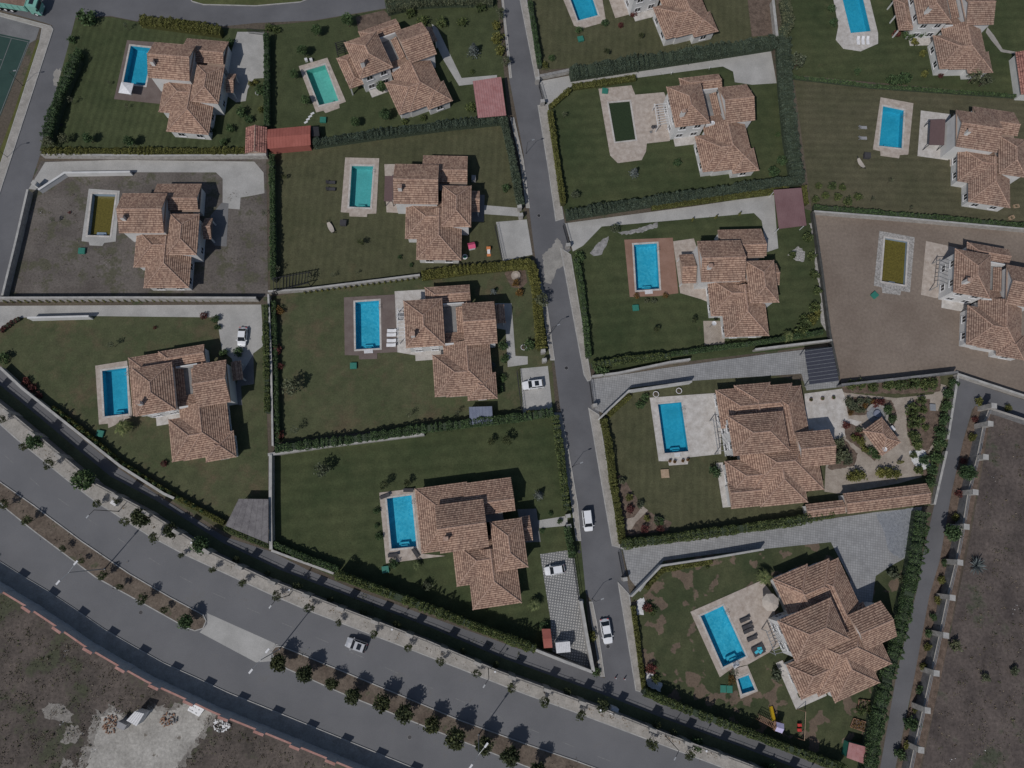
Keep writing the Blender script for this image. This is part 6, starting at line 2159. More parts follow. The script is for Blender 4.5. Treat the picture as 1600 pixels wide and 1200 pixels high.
# panel carport
q = [Vector(p) for p in quad_frame([(1257, 549), (1300, 543), (1311, 595), (1265, 601)], 2.8)]
c = sum(q, Vector((0, 0))) / 4
t = thing('panel_carport', 'carport roofed with nine dark glossy panels', 'carport', (c.x, c.y, 0))
for k in range(9):
    a, b = q[0].lerp(q[3], (k + 0.02) / 9), q[1].lerp(q[2], (k + 0.02) / 9)
    e, f = q[1].lerp(q[2], (k + 0.94) / 9), q[0].lerp(q[3], (k + 0.94) / 9)
    mb = MB()
    mb.prism([tuple(a), tuple(b), tuple(e), tuple(f)], 2.76, 2.80, True)
    mb.build('roof_panel', 'solar', t)
for k in range(10):
    a, b = q[0].lerp(q[3], k / 9), q[1].lerp(q[2], k / 9)
    mb = MB()
    mb.bar((*a, 2.82), (*b, 2.82), 0.04, 0.04, 4)
    mb.build('rail', 'steel', t)
for p in q:
    s = p.lerp(c, 0.06)
    mb = MB()
    mb.box((s.x, s.y, 1.37), (0.14, 0.14, 2.74))
    mb.build('post', 'steel', t)
# roof panel on the north-east villa
q = [W2(p, 6.9) for p in ((1528, -12), (1556, -12), (1556, 9), (1528, 9))]
t = thing('roof_solar_panel', 'dark blue solar panel on the north-east corner villa roof', 'solar panel', (q[0][0], q[0][1], 0))
for k in range(4):
    a, b = Vector(q[0]).lerp(Vector(q[1]), (k + .03) / 4), Vector(q[0]).lerp(Vector(q[1]), (k + .97) / 4)
    e, f = Vector(q[3]).lerp(Vector(q[2]), (k + .97) / 4), Vector(q[3]).lerp(Vector(q[2]), (k + .03) / 4)
    mb = MB()
    mb.face([(*a, 7.25), (*b, 7.25), (*e, 6.2), (*f, 6.2)])
    mb.face([(*a, 7.2), (*b, 7.2), (*e, 6.15), (*f, 6.15)])
    mb.build('panel', 'solar', t)

pergola('white slatted pergola beside the dark green pool', c20((910, 607), (975, 602), (1002, 725), (930, 740)), 2.7, 9)
pergola('white pergola over the pale terrace by the brown deck', e1((828, 190), (868, 188), (872, 385), (833, 388)), 2.7, 9)
pergola('grey pergola between turned villa and dark loungers', h3((65, 545), (130, 500), (210, 670), (120, 690)), 2.7, 8, 'steel')
pergola('dark metal trellis frame in the lower left of the hammock lawn', d1((95, 770), (320, 730), (310, 792), (95, 848)), 2.4, 12, 'darkmetal', axis=1, name='trellis')
pergola('white balcony pergola of the villa above the dirt plot', d3((1085, 500), (1150, 500), (1135, 660), (1068, 668)), 3.0, 7, 'steel')
pergola('grey pergola on the travertine terrace beside the large villa', e2((1255, 350), (1330, 365), (1355, 555), (1285, 560)), 2.7, 6, 'steel')
pergola('dark timber pergola at the teal pool villa', c10((465, 250), (520, 235), (545, 300), (480, 325)), 2.5, 7, 'darkmetal')

# ================================================================== GARDEN FURNITURE
for i, (x, y) in enumerate(((797, 326), (795, 350), (795, 384), (793, 410))):
    u, v = e1((x, y))[0]
    lounger(u, v, 0, f'white sun lounger on the brown deck, {ORD[i]} from the top', 'canvas', 'white', 'white loungers on the brown deck')
for i, (x, y) in enumerate(((1437, 480), (1450, 520), (1458, 545), (1480, 590))):
    u, v = h2((x, y))[0]
    lounger(u, v, 22, f'charcoal sun lounger beside the turned blue pool, {ORD[i]} from the top', 'charcoal', 'darkmetal', 'charcoal loungers at the turned pool')
for (x, y, a, lab) in ((755, 282, 20, 'at the upper left corner of the corner villa pool'), (893, 247, 0, 'at the upper right corner of the corner villa pool'), (803, 628, 5, 'below the corner villa pool on the left'), (935, 614, 125, 'below the corner villa pool on the right')):
    u, v = f1((x, y))[0]
    lounger(u, v, a, 'dark sun lounger ' + lab, 'charcoal', 'darkmetal', 'dark loungers at the corner villa pool')
for i, y in enumerate((207, 246)):
    u, v = d1((438, y))[0]
    lounger(u, v, 180, f'{("upper", "lower")[i]} of two black loungers on the hammock lawn', 'charcoal', 'darkmetal', 'black loungers on the hammock lawn')
for i, y in enumerate((748, 810)):
    u, v = c30((628, y))[0]
    lounger(u, v, 180, f'{("upper", "lower")[i]} of two grey loungers on the brownish lawn', 'grey_fab', 'steel', 'grey loungers on the brownish lawn')
for i, x in enumerate((602, 630, 658)):
    u, v = c30((x, 240))[0]
    lounger(u, v, 90, f'white lounger below the top edge pool, {ORD[i]} from the left', 'canvas', 'white', 'white loungers below the top edge pool')
for i, x in enumerate((292, 321)):
    u, v = c10((x, 346))[0]
    crate('garden_chair', f'{("left", "right")[i]} of two small white garden chairs above the teal pool', 'chair', u, v, (0.6, 0.6, 0.7), 20, 'white', 'white')
parasol(*c00((738, 515))[0], 2.6, 2.3, 'square white parasol at the foot of the north-west pool', rz=-7)
parasol(*h3((90, 380))[0], 3.4, 2.7, 'beige parasol beside the turned villa', 'beige', False, name='parasol')
parasol(*e1((845, 240))[0], 1.7, 2.3, 'folded grey parasol on the pale terrace by the brown deck', 'grey_fab', False)
parasol(*c20((903, 742))[0], 0.9, 2.2, 'closed dark parasol on the wide stone terrace', 'charcoal', False)


def hammock(u, v, ang, label):
    p = W(u, v, 0.6)
    t = thing('hammock', label, 'hammock', (p.x, p.y, 0), R(ang))
    mb = MB()
    for k in range(10):
        x0, x1 = -1.2 + 2.4 * k / 10, -1.2 + 2.4 * (k + 1) / 10
        z0, z1 = 0.45 + 0.28 * (x0 / 1.2) ** 2, 0.45 + 0.28 * (x1 / 1.2) ** 2
        w0, w1 = 0.5 - 0.22 * (x0 / 1.2) ** 2, 0.5 - 0.22 * (x1 / 1.2) ** 2
        mb.face([(x0, -w0, z0), (x1, -w1, z1), (x1, w1, z1), (x0, w0, z0)])
    mb.build('cloth', 'beige', t, local=True)
    mb = MB()
    mb.bar((-1.7, 0, 0.9), (-0.9, 0, 0.08), 0.05, 0.05, 6)
    mb.bar((1.7, 0, 0.9), (0.9, 0, 0.08), 0.05, 0.05, 6)
    mb.bar((-0.9, 0, 0.08), (0.9, 0, 0.08), 0.05, 0.05, 6)
    for x in (-0.9, 0.9):
        mb.bar((x, -0.6, 0.06), (x, 0.6, 0.06), 0.045, 0.045, 6)
    for x in (-1, 1):
        mb.bar((x * 1.7, 0, 0.9), (x * 1.2, -0.25, 0.73), 0.012, 0.012, 4)
        mb.bar((x * 1.7, 0, 0.9), (x * 1.2, 0.25, 0.73), 0.012, 0.012, 4)
    mb.build('stand', 'darkmetal', t, local=True)


hammock(*d1((437, 470))[0], -62, 'pale hammock on a dark stand on the hammock lawn')
hammock(*c30((620, 955))[0], -62, 'pale hammock on a dark stand on the brownish lawn')
crate('storage_box', 'dark square storage box on the hammock lawn', 'box', *d1((510, 440))[0], (1.3, 1.2, 0.8), -3, 'charcoal')
crate('storage_box', 'dark square storage box on the brownish lawn', 'box', *c30((660, 908))[0], (1.4, 1.3, 0.8), -5, 'charcoal')
for (u, v), ang, lab in ((c10((392, 700))[0], 0, 'below the teal pool'), (d0((477, 606))[0], 0, 'on the grey dirt plot'), (e1((570, 530))[0], 2, 'below the brown deck'), (d2((800, 790))[0], 5, 'below the terracotta deck'), (e0((585, 815))[0], -10, 'near the cypress row'),
                         (f1((758, 712))[0], 8, 'below the corner villa pool'), (d3((702, 715))[0], 40, 'below the empty pool on bare dirt'), (c20((478, 225))[0], 15, 'below the top edge pool of the top villa'), (c20((620, 530))[0], -5, 'on the wide stone terrace')):
    crate('pump_cover', 'green plastic pump cover ' + lab, 'box', u, v, (1.3, 1.25, 0.5), ang, 'green_box', group='green pump covers')
crate('pump_cover', 'pair of green pump hatches left of the plunge pool, left hatch', 'box', *h2((1313, 887))[0], (1.1, 1.3, 0.25), -3, 'stone_d', 'green_box')
crate('pump_cover', 'pair of green pump hatches left of the plunge pool, right hatch', 'box', *h2((1350, 889))[0], (1.1, 1.3, 0.25), -3, 'green_box')
crate('sandbox', 'wooden sandbox with dark cushion on the travertine villa lawn', 'sandbox', *e2((972, 675))[0], (1.6, 1.7, 0.35), 4, 'wood_l', 'wood_l')
p = W(*h2((1518, 660))[0], 0.5)
t = thing('towel_table', 'low dark table with turquoise towels beside the turned pool', 'table', (p.x, p.y, 0.1), R(25))
mb = MB()
mb.box((0, 0, 0.45), (2.4, 1.7, 0.08))
mb.build('table_top', 'charcoal', t, local=True)
for sx in (-1, 1):
    for sy in (-1, 1):
        mb = MB()
        mb.box((sx * 1.05, sy * 0.7, 0.2), (0.1, 0.1, 0.4))
        mb.build('leg', 'charcoal', t, local=True)
for x, y, a in ((-0.4, -0.1, 0.2), (0.35, 0.2, -0.3), (0.3, -0.35, 0.5)):
    mb = MB()
    mb.box((x, y, 0.52), (0.85, 0.5, 0.06), a)
    mb.build('towel', 'turq', t, local=True)
crate('air_unit', 'white air unit beside the gazebo', 'air unit', 1395, 669.5, (1.1, 0.8, 0.9), -52, 'white')
crate('lid_bench', 'grey well cover in the brown soil bed', 'cover', *e3((1042, 287))[0], (1.2, 1.4, 0.4), -5, 'stone', 'steel')
crate('roof_tank', 'grey water tank behind the hammock lawn villa', 'tank', *d1((1275, 178))[0], (0.9, 1.2, 1.1), 0, 'grey_fab')
for i, (x, y) in enumerate(((918, 210), (1053, 190))):
    u, v = e2((x, y))[0]
    pot(u, v, f'large white ring planter above the travertine pool, {("left", "right")[i]} one', 0.62, 'white', 'lf_olive')
for i, (x, y) in enumerate(((328, 242), (395, 236), (460, 230))):
    u, v = e3((x, y))[0]
    pot(u, v, f'dark pot on the pale stone yard, {ORD[i]} from the left', 0.36, 'wood', 'lf_dark', 'dark pots on the pale stone yard')
for i, (x, y) in enumerate(((1000, 602), (1028, 606), (1076, 600), (1105, 594))):
    u, v = e2((x, y))[0]
    pot(u, v, f'small brown pot along the foot of the travertine terrace, {ORD[i]} from the left', 0.32, 'wood', 'lf_rust', 'brown pots on the travertine terrace')
pot(*d2((143, 1023))[0], 'white round stump planter near the lane path', 0.6, 'white', 'lf_dry')
pot(*c00((1508, 545))[0], 'small white planter right of the north-west villa', 0.45, 'white', 'lf_mid')

# stepping stones
for i, (x, y) in enumerate(((293, 717), (305, 700), (318, 683), (331, 666))):
    u, v = c10((x, y))[0]
    p = W(u, v, 0)
    mb = MB()
    mb.box((p.x, p.y, 0.05), (0.8, 0.42, 0.1), 0.6)
    tag(mb.build('stepping_stone', 'white'), f'white stepping stone below the teal pool, {ORD[i]} from the left', 'stone', 'stepping stones below the teal pool')

# stone table in the flower bed
p = W(*d2((98, 600))[0], 0.4)
t = thing('millstone_table', 'round flat stone in the flower bed of the golden hedge corner', 'stone', (p.x, p.y, 0.03))
mb = MB()
mb.disc((0, 0), 1.0, 0, 0.4, 24, 0.95)
mb.build('slab', 'sandpath', t, local=True)
mb = MB()
mb.disc((0, 0), 0.5, 0.4, 0.43, 16)
mb.build('centre_slab', 'travertine', t, local=True)

# curved basin by the gazebo
p = W(1369, 648, 0.3)
t = thing('curved_basin', 'round blue-grey basin with curved pale rim behind the gazebo', 'fountain', (p.x, p.y, 0.05), 0)
mb = MB()
n = 28
for k in range(n):
    a, b = R(-40 + 200 * k / n), R(-40 + 200 * (k + 1) / n)
    for r0, r1, z0, z1 in ((2.3, 2.3, 0, 0.7), (2.3, 1.8, 0.7, 0.7), (1.8, 1.8, 0.7, 0)):
        mb.face([(r0 * math.cos(a), r0 * math.sin(a), z0), (r0 * math.cos(b), r0 * math.sin(b), z0), (r1 * math.cos(b), r1 * math.sin(b), z1), (r1 * math.cos(a), r1 * math.sin(a), z1)])
mb.build('rim', 'walk', t, local=True)
mb = MB()
mb.disc((0, 0), 1.85, 0, 0.06, 26)
mb.build('floor', 'gravel', t, local=True)
mb = MB()
mb.disc((0.2, 0.2), 0.75, 0.06, 0.5, 20)
mb.build('basin', 'blue_metal', t, local=True)

# toys
p = W(*d1((1263, 577))[0], 1.0)
t = thing('playhouse', 'pink plastic playhouse in the villa shadow', 'playhouse', (p.x, p.y, 0), R(14))
mb = MB()
mb.box((0, 0, 0.55), (1.3, 1.1, 1.1))
mb.build('wall', 'canvas', t, local=True)
mb = MB()
for s in (-1, 1):
    mb.face([(-0.75, s * 0.68, 1.05), (0.75, s * 0.68, 1.05), (0.75, 0, 1.55), (-0.75, 0, 1.55)])
for s in (-1, 1):
    mb.face([(s * 0.65, -0.6, 1.05), (s * 0.65, 0.6, 1.05), (s * 0.65, 0, 1.5)])
mb.build('roof', 'pink', t, local=True)
p = W(*d1((1224, 640))[0], 0.4)
t = thing('paddling_pool', 'small round paddling pool in the villa shadow', 'paddling pool', (p.x, p.y, 0))
mb = MB()
n = 20
for k in range(n):
    a, b = 2 * math.pi * k / n, 2 * math.pi * (k + 1) / n
    for r0, r1, z0, z1 in ((0.55, 0.55, 0, 0.3), (0.55, 0.38, 0.3, 0.3), (0.38, 0.38, 0.3, 0)):
        mb.face([(r0 * math.cos(a), r0 * math.sin(a), z0), (r0 * math.cos(b), r0 * math.sin(b), z0), (r1 * math.cos(b), r1 * math.sin(b), z1), (r1 * math.cos(a), r1 * math.sin(a), z1)])
mb.build('rim', 'canvas', t, local=True)
mb = MB()
mb.disc((0, 0), 0.4, 0.03, 0.12, 18)
mb.build('water', 'green_box', t, local=True)
for u, v, lab in ((*d1((1363, 605))[0], 'orange toy slide with white seat near the parking pad'),):
    p = W(u, v, 0.6)
    t = thing('toy_slide', lab, 'toy slide', (p.x, p.y, 0), R(4))
    mb = MB()
    mb.box((0, 0.45, 0.45), (0.85, 0.6, 0.9))
    mb.build('tower', 'orange', t, local=True)
    mb = MB()
    mb.face([(-0.3, 0.15, 0.85), (0.3, 0.15, 0.85), (0.3, -0.55, 0.12), (-0.3, -0.55, 0.12)])
    mb.build('chute', 'white', t, local=True)
    mb = MB()
    mb.box((0, -0.85, 0.12), (0.8, 0.5, 0.2))
    mb.build('foot', 'orange', t, local=True)
p = W(*d3((1475, 165))[0], 0.8)
t = thing('toy_slide', 'pink and blue toy slide at the right edge villa', 'toy slide', (p.x, p.y, 0), R(30))
mb = MB()
for k in range(6):
    a, b = R(180 * k / 6), R(180 * (k + 1) / 6)
    mb.face([(-0.6, 0.45 * math.cos(a), 0.4 + 0.5 * math.sin(a)), (0.7, 0.45 * math.cos(a), 0.4 + 0.5 * math.sin(a)), (0.7, 0.45 * math.cos(b), 0.4 + 0.5 * math.sin(b)), (-0.6, 0.45 * math.cos(b), 0.4 + 0.5 * math.sin(b))])
mb.build('tunnel', 'pink', t, local=True)
mb = MB()
mb.box((-0.95, 0, 0.4), (0.6, 0.9, 0.8))
mb.build('tower', 'blue_metal', t, local=True)
for (x, y), a, lab in (((1530, 195), 10, 'small wooden seesaw at the right edge lawn'), ((1503, 262), 25, 'wooden toy cart frame at the right edge lawn')):
    p = W(*d3((x, y))[0], 0.3)
    t = thing('wooden_toy', lab, 'toy', (p.x, p.y, 0), R(a))
    for k, (c, s) in enumerate((((0, 0.35, 0.3), (1.3, 0.12, 0.12)), ((0, -0.35, 0.3), (1.3, 0.12, 0.12)), ((0.5, 0, 0.25), (0.12, 0.6, 0.5)), ((-0.5, 0, 0.25), (0.12, 0.6, 0.5)))):
        mb = MB()
        mb.box(c, s)
        mb.build('beam', 'wood_l', t, local=True)

# playground with slide, bridge and swing
p = W(1210, 1125, 0)
t = thing('climbing_frame', 'wooden climbing frame with yellow slide and lilac canvas roof', 'climbing frame', (p.x, p.y, 0), 0)
def pl(u, v, z):
    q = W(u, v, z)
    return (q.x - p.x, q.y - p.y, z)
mb = MB()
a, b = Vector(pl(1209, 1126, 1.5)), Vector(pl(1204, 1104, 0.2))
sd = Vector((1, 0.2, 0)).normalized() * 0.32
mb.face([a - sd, a + sd, b + sd, b - sd])
for s in (-1, 1):
    mb.face([a + sd * s, b + sd * s, b + sd * s + Vector((0, 0, .22)), a + sd * s + Vector((0, 0, .22))])
mb.build('slide', 'yellow', t, local=True)
A, B, Cc, D = pl(1213, 1128, 2.3), pl(1225, 1131, 2.3), pl(1222, 1146, 2.3), pl(1211, 1142, 2.3)
m0, m1 = (Vector(A) + Vector(D)) / 2 + Vector((0, 0, .5)), (Vector(B) + Vector(Cc)) / 2 + Vector((0, 0, .5))
mb = MB()
mb.face([A, B, m1, m0])
mb.face([D, Cc, m1, m0])
mb.build('canvas_roof', 'lilac', t, local=True)
for q in (A, B, Cc, D):
    mb = MB()
    mb.bar((q[0], q[1], 0), q, 0.06, 0.06, 6)
    mb.build('post', 'wood', t, local=True)
mb = MB()
mb.prism([A[:2], B[:2], Cc[:2], D[:2]], 1.3, 1.4, True)
mb.build('platform', 'wood', t, local=True)
a, b = Vector(pl(1186, 1121, 1.2)), Vector(pl(1210, 1134, 1.3))
dd = (b - a)
sd = Vector((-dd.y, dd.x, 0)).normalized() * 0.45
for k in range(11):
    q = a.lerp(b, k / 10)
    mb = MB()
    mb.bar(q - sd, q + sd, 0.07, 0.07, 4)
    mb.build('bridge_plank', 'wood', t, local=True)
for s in (-1, 1):
    for z in (0, 0.6):
        mb = MB()
        mb.bar(a + sd * s + Vector((0, 0, z)), b + sd * s + Vector((0, 0, z)), 0.04, 0.04, 4)
        mb.build('bridge_rail', 'wood', t, local=True)
for s in (-1, 1):
    mb = MB()
    q = a + sd * s
    mb.bar((q.x, q.y, 0), (q.x, q.y, 1.9), 0.06, 0.06, 6)
    mb.build('post', 'wood', t, local=True)
p = W(1256, 1140, 0)
t = thing('swing', 'wooden swing frame with red seat on the patchy lawn', 'swing', (p.x, p.y, 0), 0)
e, f = pl(1259, 1112, 2.2), pl(1257, 1157, 2.2)
mb = MB()
mb.bar(e, f, 0.06, 0.06, 6)
mb.build('beam', 'wood_l', t, local=True)
for q in (e, f):
    for s in (-0.8, 0.8):
        mb = MB()
        mb.bar((q[0] + s, q[1], 0), q, 0.05, 0.05, 6)
        mb.build('leg', 'wood', t, local=True)
for fr, mt in ((0.55, 'redp'), (0.72, 'redp')):
    q = Vector(e).lerp(Vector(f), fr)
    mb = MB()
    mb.box((q.x - 0.3, q.y, 0.55), (0.75, 0.5, 0.3))
    st_ = mb.build('seat', mt, t, local=True)
    mb = MB()
    for s in (-0.2, 0.2):
        mb.bar((q.x - 0.3, q.y + s, 0.6), (q.x, q.y + s, 2.2), 0.015, 0.015, 4)
    mb.build('rope', 'darkmetal', st_, local=True)
# raised vegetable beds
for px, m, lab in ((h3((580, 1060), (675, 1090), (650, 1140), (560, 1110)), 'lf_rust', 'raised timber bed with dry stems in the lower garden'), (h3((610, 950), (700, 960), (690, 1020), (605, 1005)), 'lf_mid', 'raised timber bed with green crop in the lower garden')):
    q = [Vector(W2(p_, 0.4)) for p_ in px]
    c = sum(q, Vector((0, 0))) / 4
    t = thing('raised_bed', lab, 'planter', (c.x, c.y, 0))
    for k in range(4):
        mb = MB()
        mb.bar((*q[k], 0.25), (*q[(k + 1) % 4], 0.25), 0.12, 0.12, 4)
        mb.build('board', 'wood', t)
    mb = MB()
    mb.face([(*(x.lerp(c, 0.05)), 0.28) for x in q])
    mb.build('soil', 'bed', t)
    pts = []
    for _ in range(220):
        a, b = rng.random(), rng.random()
        x = q[0].lerp(q[1], a).lerp(q[3].lerp(q[2], a), b)
        pts.append((x.x - c.x, x.y - c.y, 0.3 + rng.random() * 0.4))
    leaf_obj('crop', pts, 0.22, m, t)

# wasteland cabin, hut, banner and rubble
flat_shelter('site_cabin', 'white ribbed site cabin in the sandy lot', 'cabin', g0((790, 868), (845, 882), (800, 955), (740, 922)), 2.6, 'white', walls='render', ribs=5, ribmat='grey_fab')
flat_shelter('site_hut', 'low grey hut roof beside the white site cabin', 'hut', g0((690, 925), (742, 950), (725, 980), (682, 962)), 1.9, 'grey_fab', walls='grey_fab')
p = W(*g0((645, 945))[0], 0.4)
t = thing('brick_heap', 'heap of red-brown bricks beside the grey hut', 'bricks', (p.x, p.y, 0.03))
for k in range(60):
    r, a = 1.6 * rng.random() ** 0.5, rng.uniform(0, 6.28)
    mb = MB()
    mb.box((r * math.cos(a), r * math.sin(a), 0.1 + (1.6 - r) * 0.3 * rng.random()), (0.28, 0.16, 0.14), rng.uniform(0, 3))
    mb.build('brick', 'wood', t, local=True)
for (x, y), n_, m, lab in (((985, 920), 46, 'wood', 'rubbish heap with planks on the sandy lot'), ((1300, 945), 60, 'white', 'heap of broken white slabs below the red-capped wall')):
    p = W(*g0((x, y))[0], 0.2)
    t = thing('rubble_heap', lab, 'rubble', (p.x, p.y, 0.03))
    for k in range(n_):
        r, a = 1.5 * rng.random() ** 0.6, rng.uniform(0, 6.28)
        mb = MB()
        mb.box((r * math.cos(a), r * 0.8 * math.sin(a), 0.08 + 0.25 * rng.random()), (rng.uniform(.2, .6), rng.uniform(.12, .35), rng.uniform(.05, .15)), rng.uniform(0, 3))
        mb.build('fragment', rng.choice([m, 'stone_d', 'stone', m]), t, local=True)
A, B, Cc, D = [W(*q, 1.4) for q in g0((1125, 815), (1197, 858), (1165, 900), (1098, 862))]
c = (A + B + Cc + D) / 4
t = thing('banner_board', 'white lettered board leaning against the red-capped wall', 'sign', (c.x, c.y, 0))
up, lo = 2.6, 0.5
fA, fB, fC, fD = (Vector((q.x, q.y, z)) for q, z in ((A, up), (B, up), (Cc, lo), (D, lo)))
# real tilt: the top edge rests higher up, re-projected at its own height
fA, fB = W(*g0((1125, 815))[0], up), W(*g0((1197, 858))[0], up)
fC, fD = W(*g0((1165, 900))[0], lo), W(*g0((1098, 862))[0], lo)
mb = MB()
mb.face([fA, fB, fC, fD])
nrm_ = (fB - fA).cross(fD - fA).normalized()
if nrm_.z < 0:
    nrm_ = -nrm_
off = -nrm_ * 0.06
mb.face([fA + off, fB + off, fC + off, fD + off])
for a, b in ((fA, fB), (fB, fC), (fC, fD), (fD, fA)):
    mb.face([a, b, b + off, a + off])
mb.build('board', 'white', t)
for txt, fx, fy, size in (('M.1.  F', 0.10, 0.38, 0.62), ('KUR   O', 0.06, 0.80, 0.46)):
    cu = bpy.data.curves.new('lettering', 'FONT')
    cu.body = txt
    cu.size = size
    cu.extrude = 0.004
    tmp = bpy.data.objects.new('lettering', cu)
    COL.objects.link(tmp)
    bpy.context.view_layer.update()
    me = bpy.data.meshes.new_from_object(tmp.evaluated_get(bpy.context.evaluated_depsgraph_get()))
    bpy.data.objects.remove(tmp)
    bpy.data.curves.remove(cu)
    me.materials.clear()
    me.materials.append(M['darkmetal'])
    o = bpy.data.objects.new('lettering', me)
    COL.objects.link(o)
    ex = (fB - fA).normalized()
    ey = nrm_.cross(ex)
    if ey.dot(fA - fD) < 0:
        ey = -ey
    l = fA + (fB - fA) * fx + (fD - fA) * fy + nrm_ * 0.012
    o.parent = t
    o.matrix_local = Matrix(((ex.x, ey.x, nrm_.x, l.x - c.x), (ex.y, ey.y, nrm_.y, l.y - c.y), (ex.z, ey.z, nrm_.z, l.z), (0, 0, 0, 1)))
for s in (0.1, 0.9):
    q = fA.lerp(fB, s)
    mb = MB()
    mb.bar((q.x, q.y, 0), q, 0.05, 0.05, 6)
    mb.build('post', 'steel', t)
# utility cabinets
crate('utility_cabinet', 'white utility cabinet on the pavement near the lane mouth', 'cabinet', *h2((675, 1018))[0], (1.4, 1.3, 1.9), -20, 'render', 'white')
crate('utility_cabinet', 'white meter box on the pavement near the big sidewalk tree', 'cabinet', *f0((665, 135))[0], (1.2, 0.7, 1.3), -30, 'render', 'white')
for i, (x, y) in enumerate(((686, 826), (738, 832))):
    u, v = h2((x, y))[0]
    q = W(u, v, 0.9)
    t = thing('bollard', f'{("left", "right")[i]} of two bollards at the lane mouth', 'bollard', (q.x, q.y, 0))
    mb = MB()
    mb.disc((0, 0), 0.12, 0, 0.8, 10, 0.1)
    mb.build('post', 'redp', t, local=True)
    mb = MB()
    mb.disc((0, 0), 0.11, 0.8, 0.95, 10, 0.07)
    mb.build('cap', 'white', t, local=True)

# manhole covers, garden lights and roof dishes
for u, v, lab in ((842, 337, 'on the lane near the square parking pad'), (885, 575, 'on the lane below the golden hedge'), (905, 862, 'on the lane near the white van'), (220, 957, 'on the lower carriageway west of the crossover'), (96, 195, 'on the west street'), (640, 1152, 'on the lower carriageway below the median trees'), (950, 1010, 'on the lane below the white saloon')):
    p = W(u, v)
    t = thing('manhole_cover', 'round iron manhole cover ' + lab, 'manhole', (p.x, p.y, 0.016), 0, 'manhole covers')
    mb = MB()
    mb.disc((0, 0), 0.42, 0.0, 0.012, 20)
    mb.build('frame', 'stone_d', t, local=True)
    mb = MB()
    mb.disc((0, 0), 0.33, 0.012, 0.02, 20)
    mb.build('lid', 'darkmetal', t, local=True)
for i, (x, y) in enumerate(((630, 405), (875, 368), (1010, 430), (1118, 337), (1232, 400), (1353, 309))):
    p = W(*c20((x, y))[0], 0.4)
    t = thing('garden_light', f'small white garden light along the long top drive, {ORD[i]} from the left', 'garden light', (p.x, p.y, 0), 0, 'garden lights of the top drive')
    mb = MB()
    mb.bar((0, 0, 0), (0, 0, 0.7), 0.05, 0.05, 6)
    mb.build('post', 'white', t, local=True)
    mb = MB()
    mb.disc((0, 0), 0.13, 0.7, 0.85, 10, 0.1)
    mb.build('lamp_head', 'white', t, local=True)
for (u, v), z, lab in ((c20((1250, 722))[0], 4.2, 'on the courtyard villa behind the dark green pool'), (d2((1258, 883))[0], 3.0, 'at the lower left of the terracotta deck villa'), ((1382, 702), 3.0, 'beside the gazebo')):
    p = W(u, v, z)
    t = thing('satellite_dish', 'white satellite dish ' + lab, 'satellite dish', (p.x, p.y, z), 0.4, 'satellite dishes')
    mb = MB()
    n = 16
    for k in range(n):
        a, b = 2 * math.pi * k / n, 2 * math.pi * (k + 1) / n
        for r0, r1, z0, z1 in ((0.0, 0.28, 0.0, 0.04), (0.28, 0.48, 0.04, 0.14)):
            f_ = [(r0 * math.cos(a), r0 * math.sin(a), z0), (r0 * math.cos(b), r0 * math.sin(b), z0), (r1 * math.cos(b), r1 * math.sin(b), z1), (r1 * math.cos(a), r1 * math.sin(a), z1)]
            mb.face(f_[1:] if r0 == 0 else f_)
    mb.build('dish', 'white', t, True, local=True)
    mb = MB()
    mb.bar((0, 0, -z), (0, 0, 0), 0.04, 0.04, 6)
    mb.bar((0, -0.45, 0.1), (0, 0, 0.55), 0.02, 0.02, 4)
    mb.build('mast', 'steel', t, local=True)


# ================================================================== HEDGES
H = hedge
H(c00((440, 330), (400, 420), (345, 545), (300, 680), (268, 800)), 2.0, 2.6, 'lf_dark', 'dark hedge between west street and striped lawn')
H(c00((242, 886), (820, 884), (1435, 884)), 1.6, 1.9, 'lf_yel', 'long yellow-green hedge below the striped lawn', core='core_y')
H(c00((815, 108), (1000, 130), (1290, 172)), 2.2, 2.4, 'lf_yel', 'yellow-green hedge above the north-west corner villa', core='core_y')
H(c00((1560, 200), (1562, 730)) , 1.2, 2.2, 'lf_dark', 'thin dark hedge between the two northern gardens')
H(c10((330, 832), (700, 778), (1150, 720), (1450, 690)), 1.7, 2.4, 'lf_thuja', 'thuja hedge below the teal pool villa')
H(c10((1450, 690), (1500, 900), (1540, 1140), (1552, 1195)), 1.6, 2.5, 'lf_thuja', 'thuja hedge along the lane beside the hammock lawn')
H(d1((92, 40), (95, 400), (100, 770)), 1.1, 2.2, 'lf_dark', 'dark hedge left of the hammock lawn')
H(d1((970, 748), (1250, 712), (1560, 682)) + [(830, 412), (838, 450), (842, 500), (846, 545)], 2.0, 2.2, 'lf_yel', 'golden hedge turning the corner above the brown deck villa', core='core_y')
H(e1((100, 150), (108, 420), (118, 760), (122, 980)), 1.0, 1.5, 'lf_dark', 'dark hedge left of the brown deck garden')
H(e0((1555, 60), (1558, 300), (1565, 690)), 1.2, 2.4, 'lf_mid', 'green hedge right of the saloon drive')
H(e1((110, 1015), (560, 962), (985, 898), (1575, 828), (1740, 800)), 1.7, 2.6, 'lf_dark', 'tall dark hedge below the brown deck garden', bumpy=0.25, pitch=1.4)
H(e2((160, 330), (310, 315)), 1.5, 1.7, 'lf_yel', 'short golden hedge below the estate car pad', core='core_y')
H(e2((328, 335), (360, 560), (398, 890)), 1.5, 2.3, 'lf_mid', 'green hedge between dark corner lawn and lane')
H(e2((398, 985), (425, 1130), (428, 1170)), 1.3, 2.2, 'lf_dark', 'short hedge between porch path and dotted pad')
H(f1((470, 740), (600, 788), (1000, 938), (1300, 1054), (1640, 1180)), 1.5, 3.9, 'lf_mid', 'tall green hedge between corner lawn and service road', bumpy=0.3, pitch=1.5)
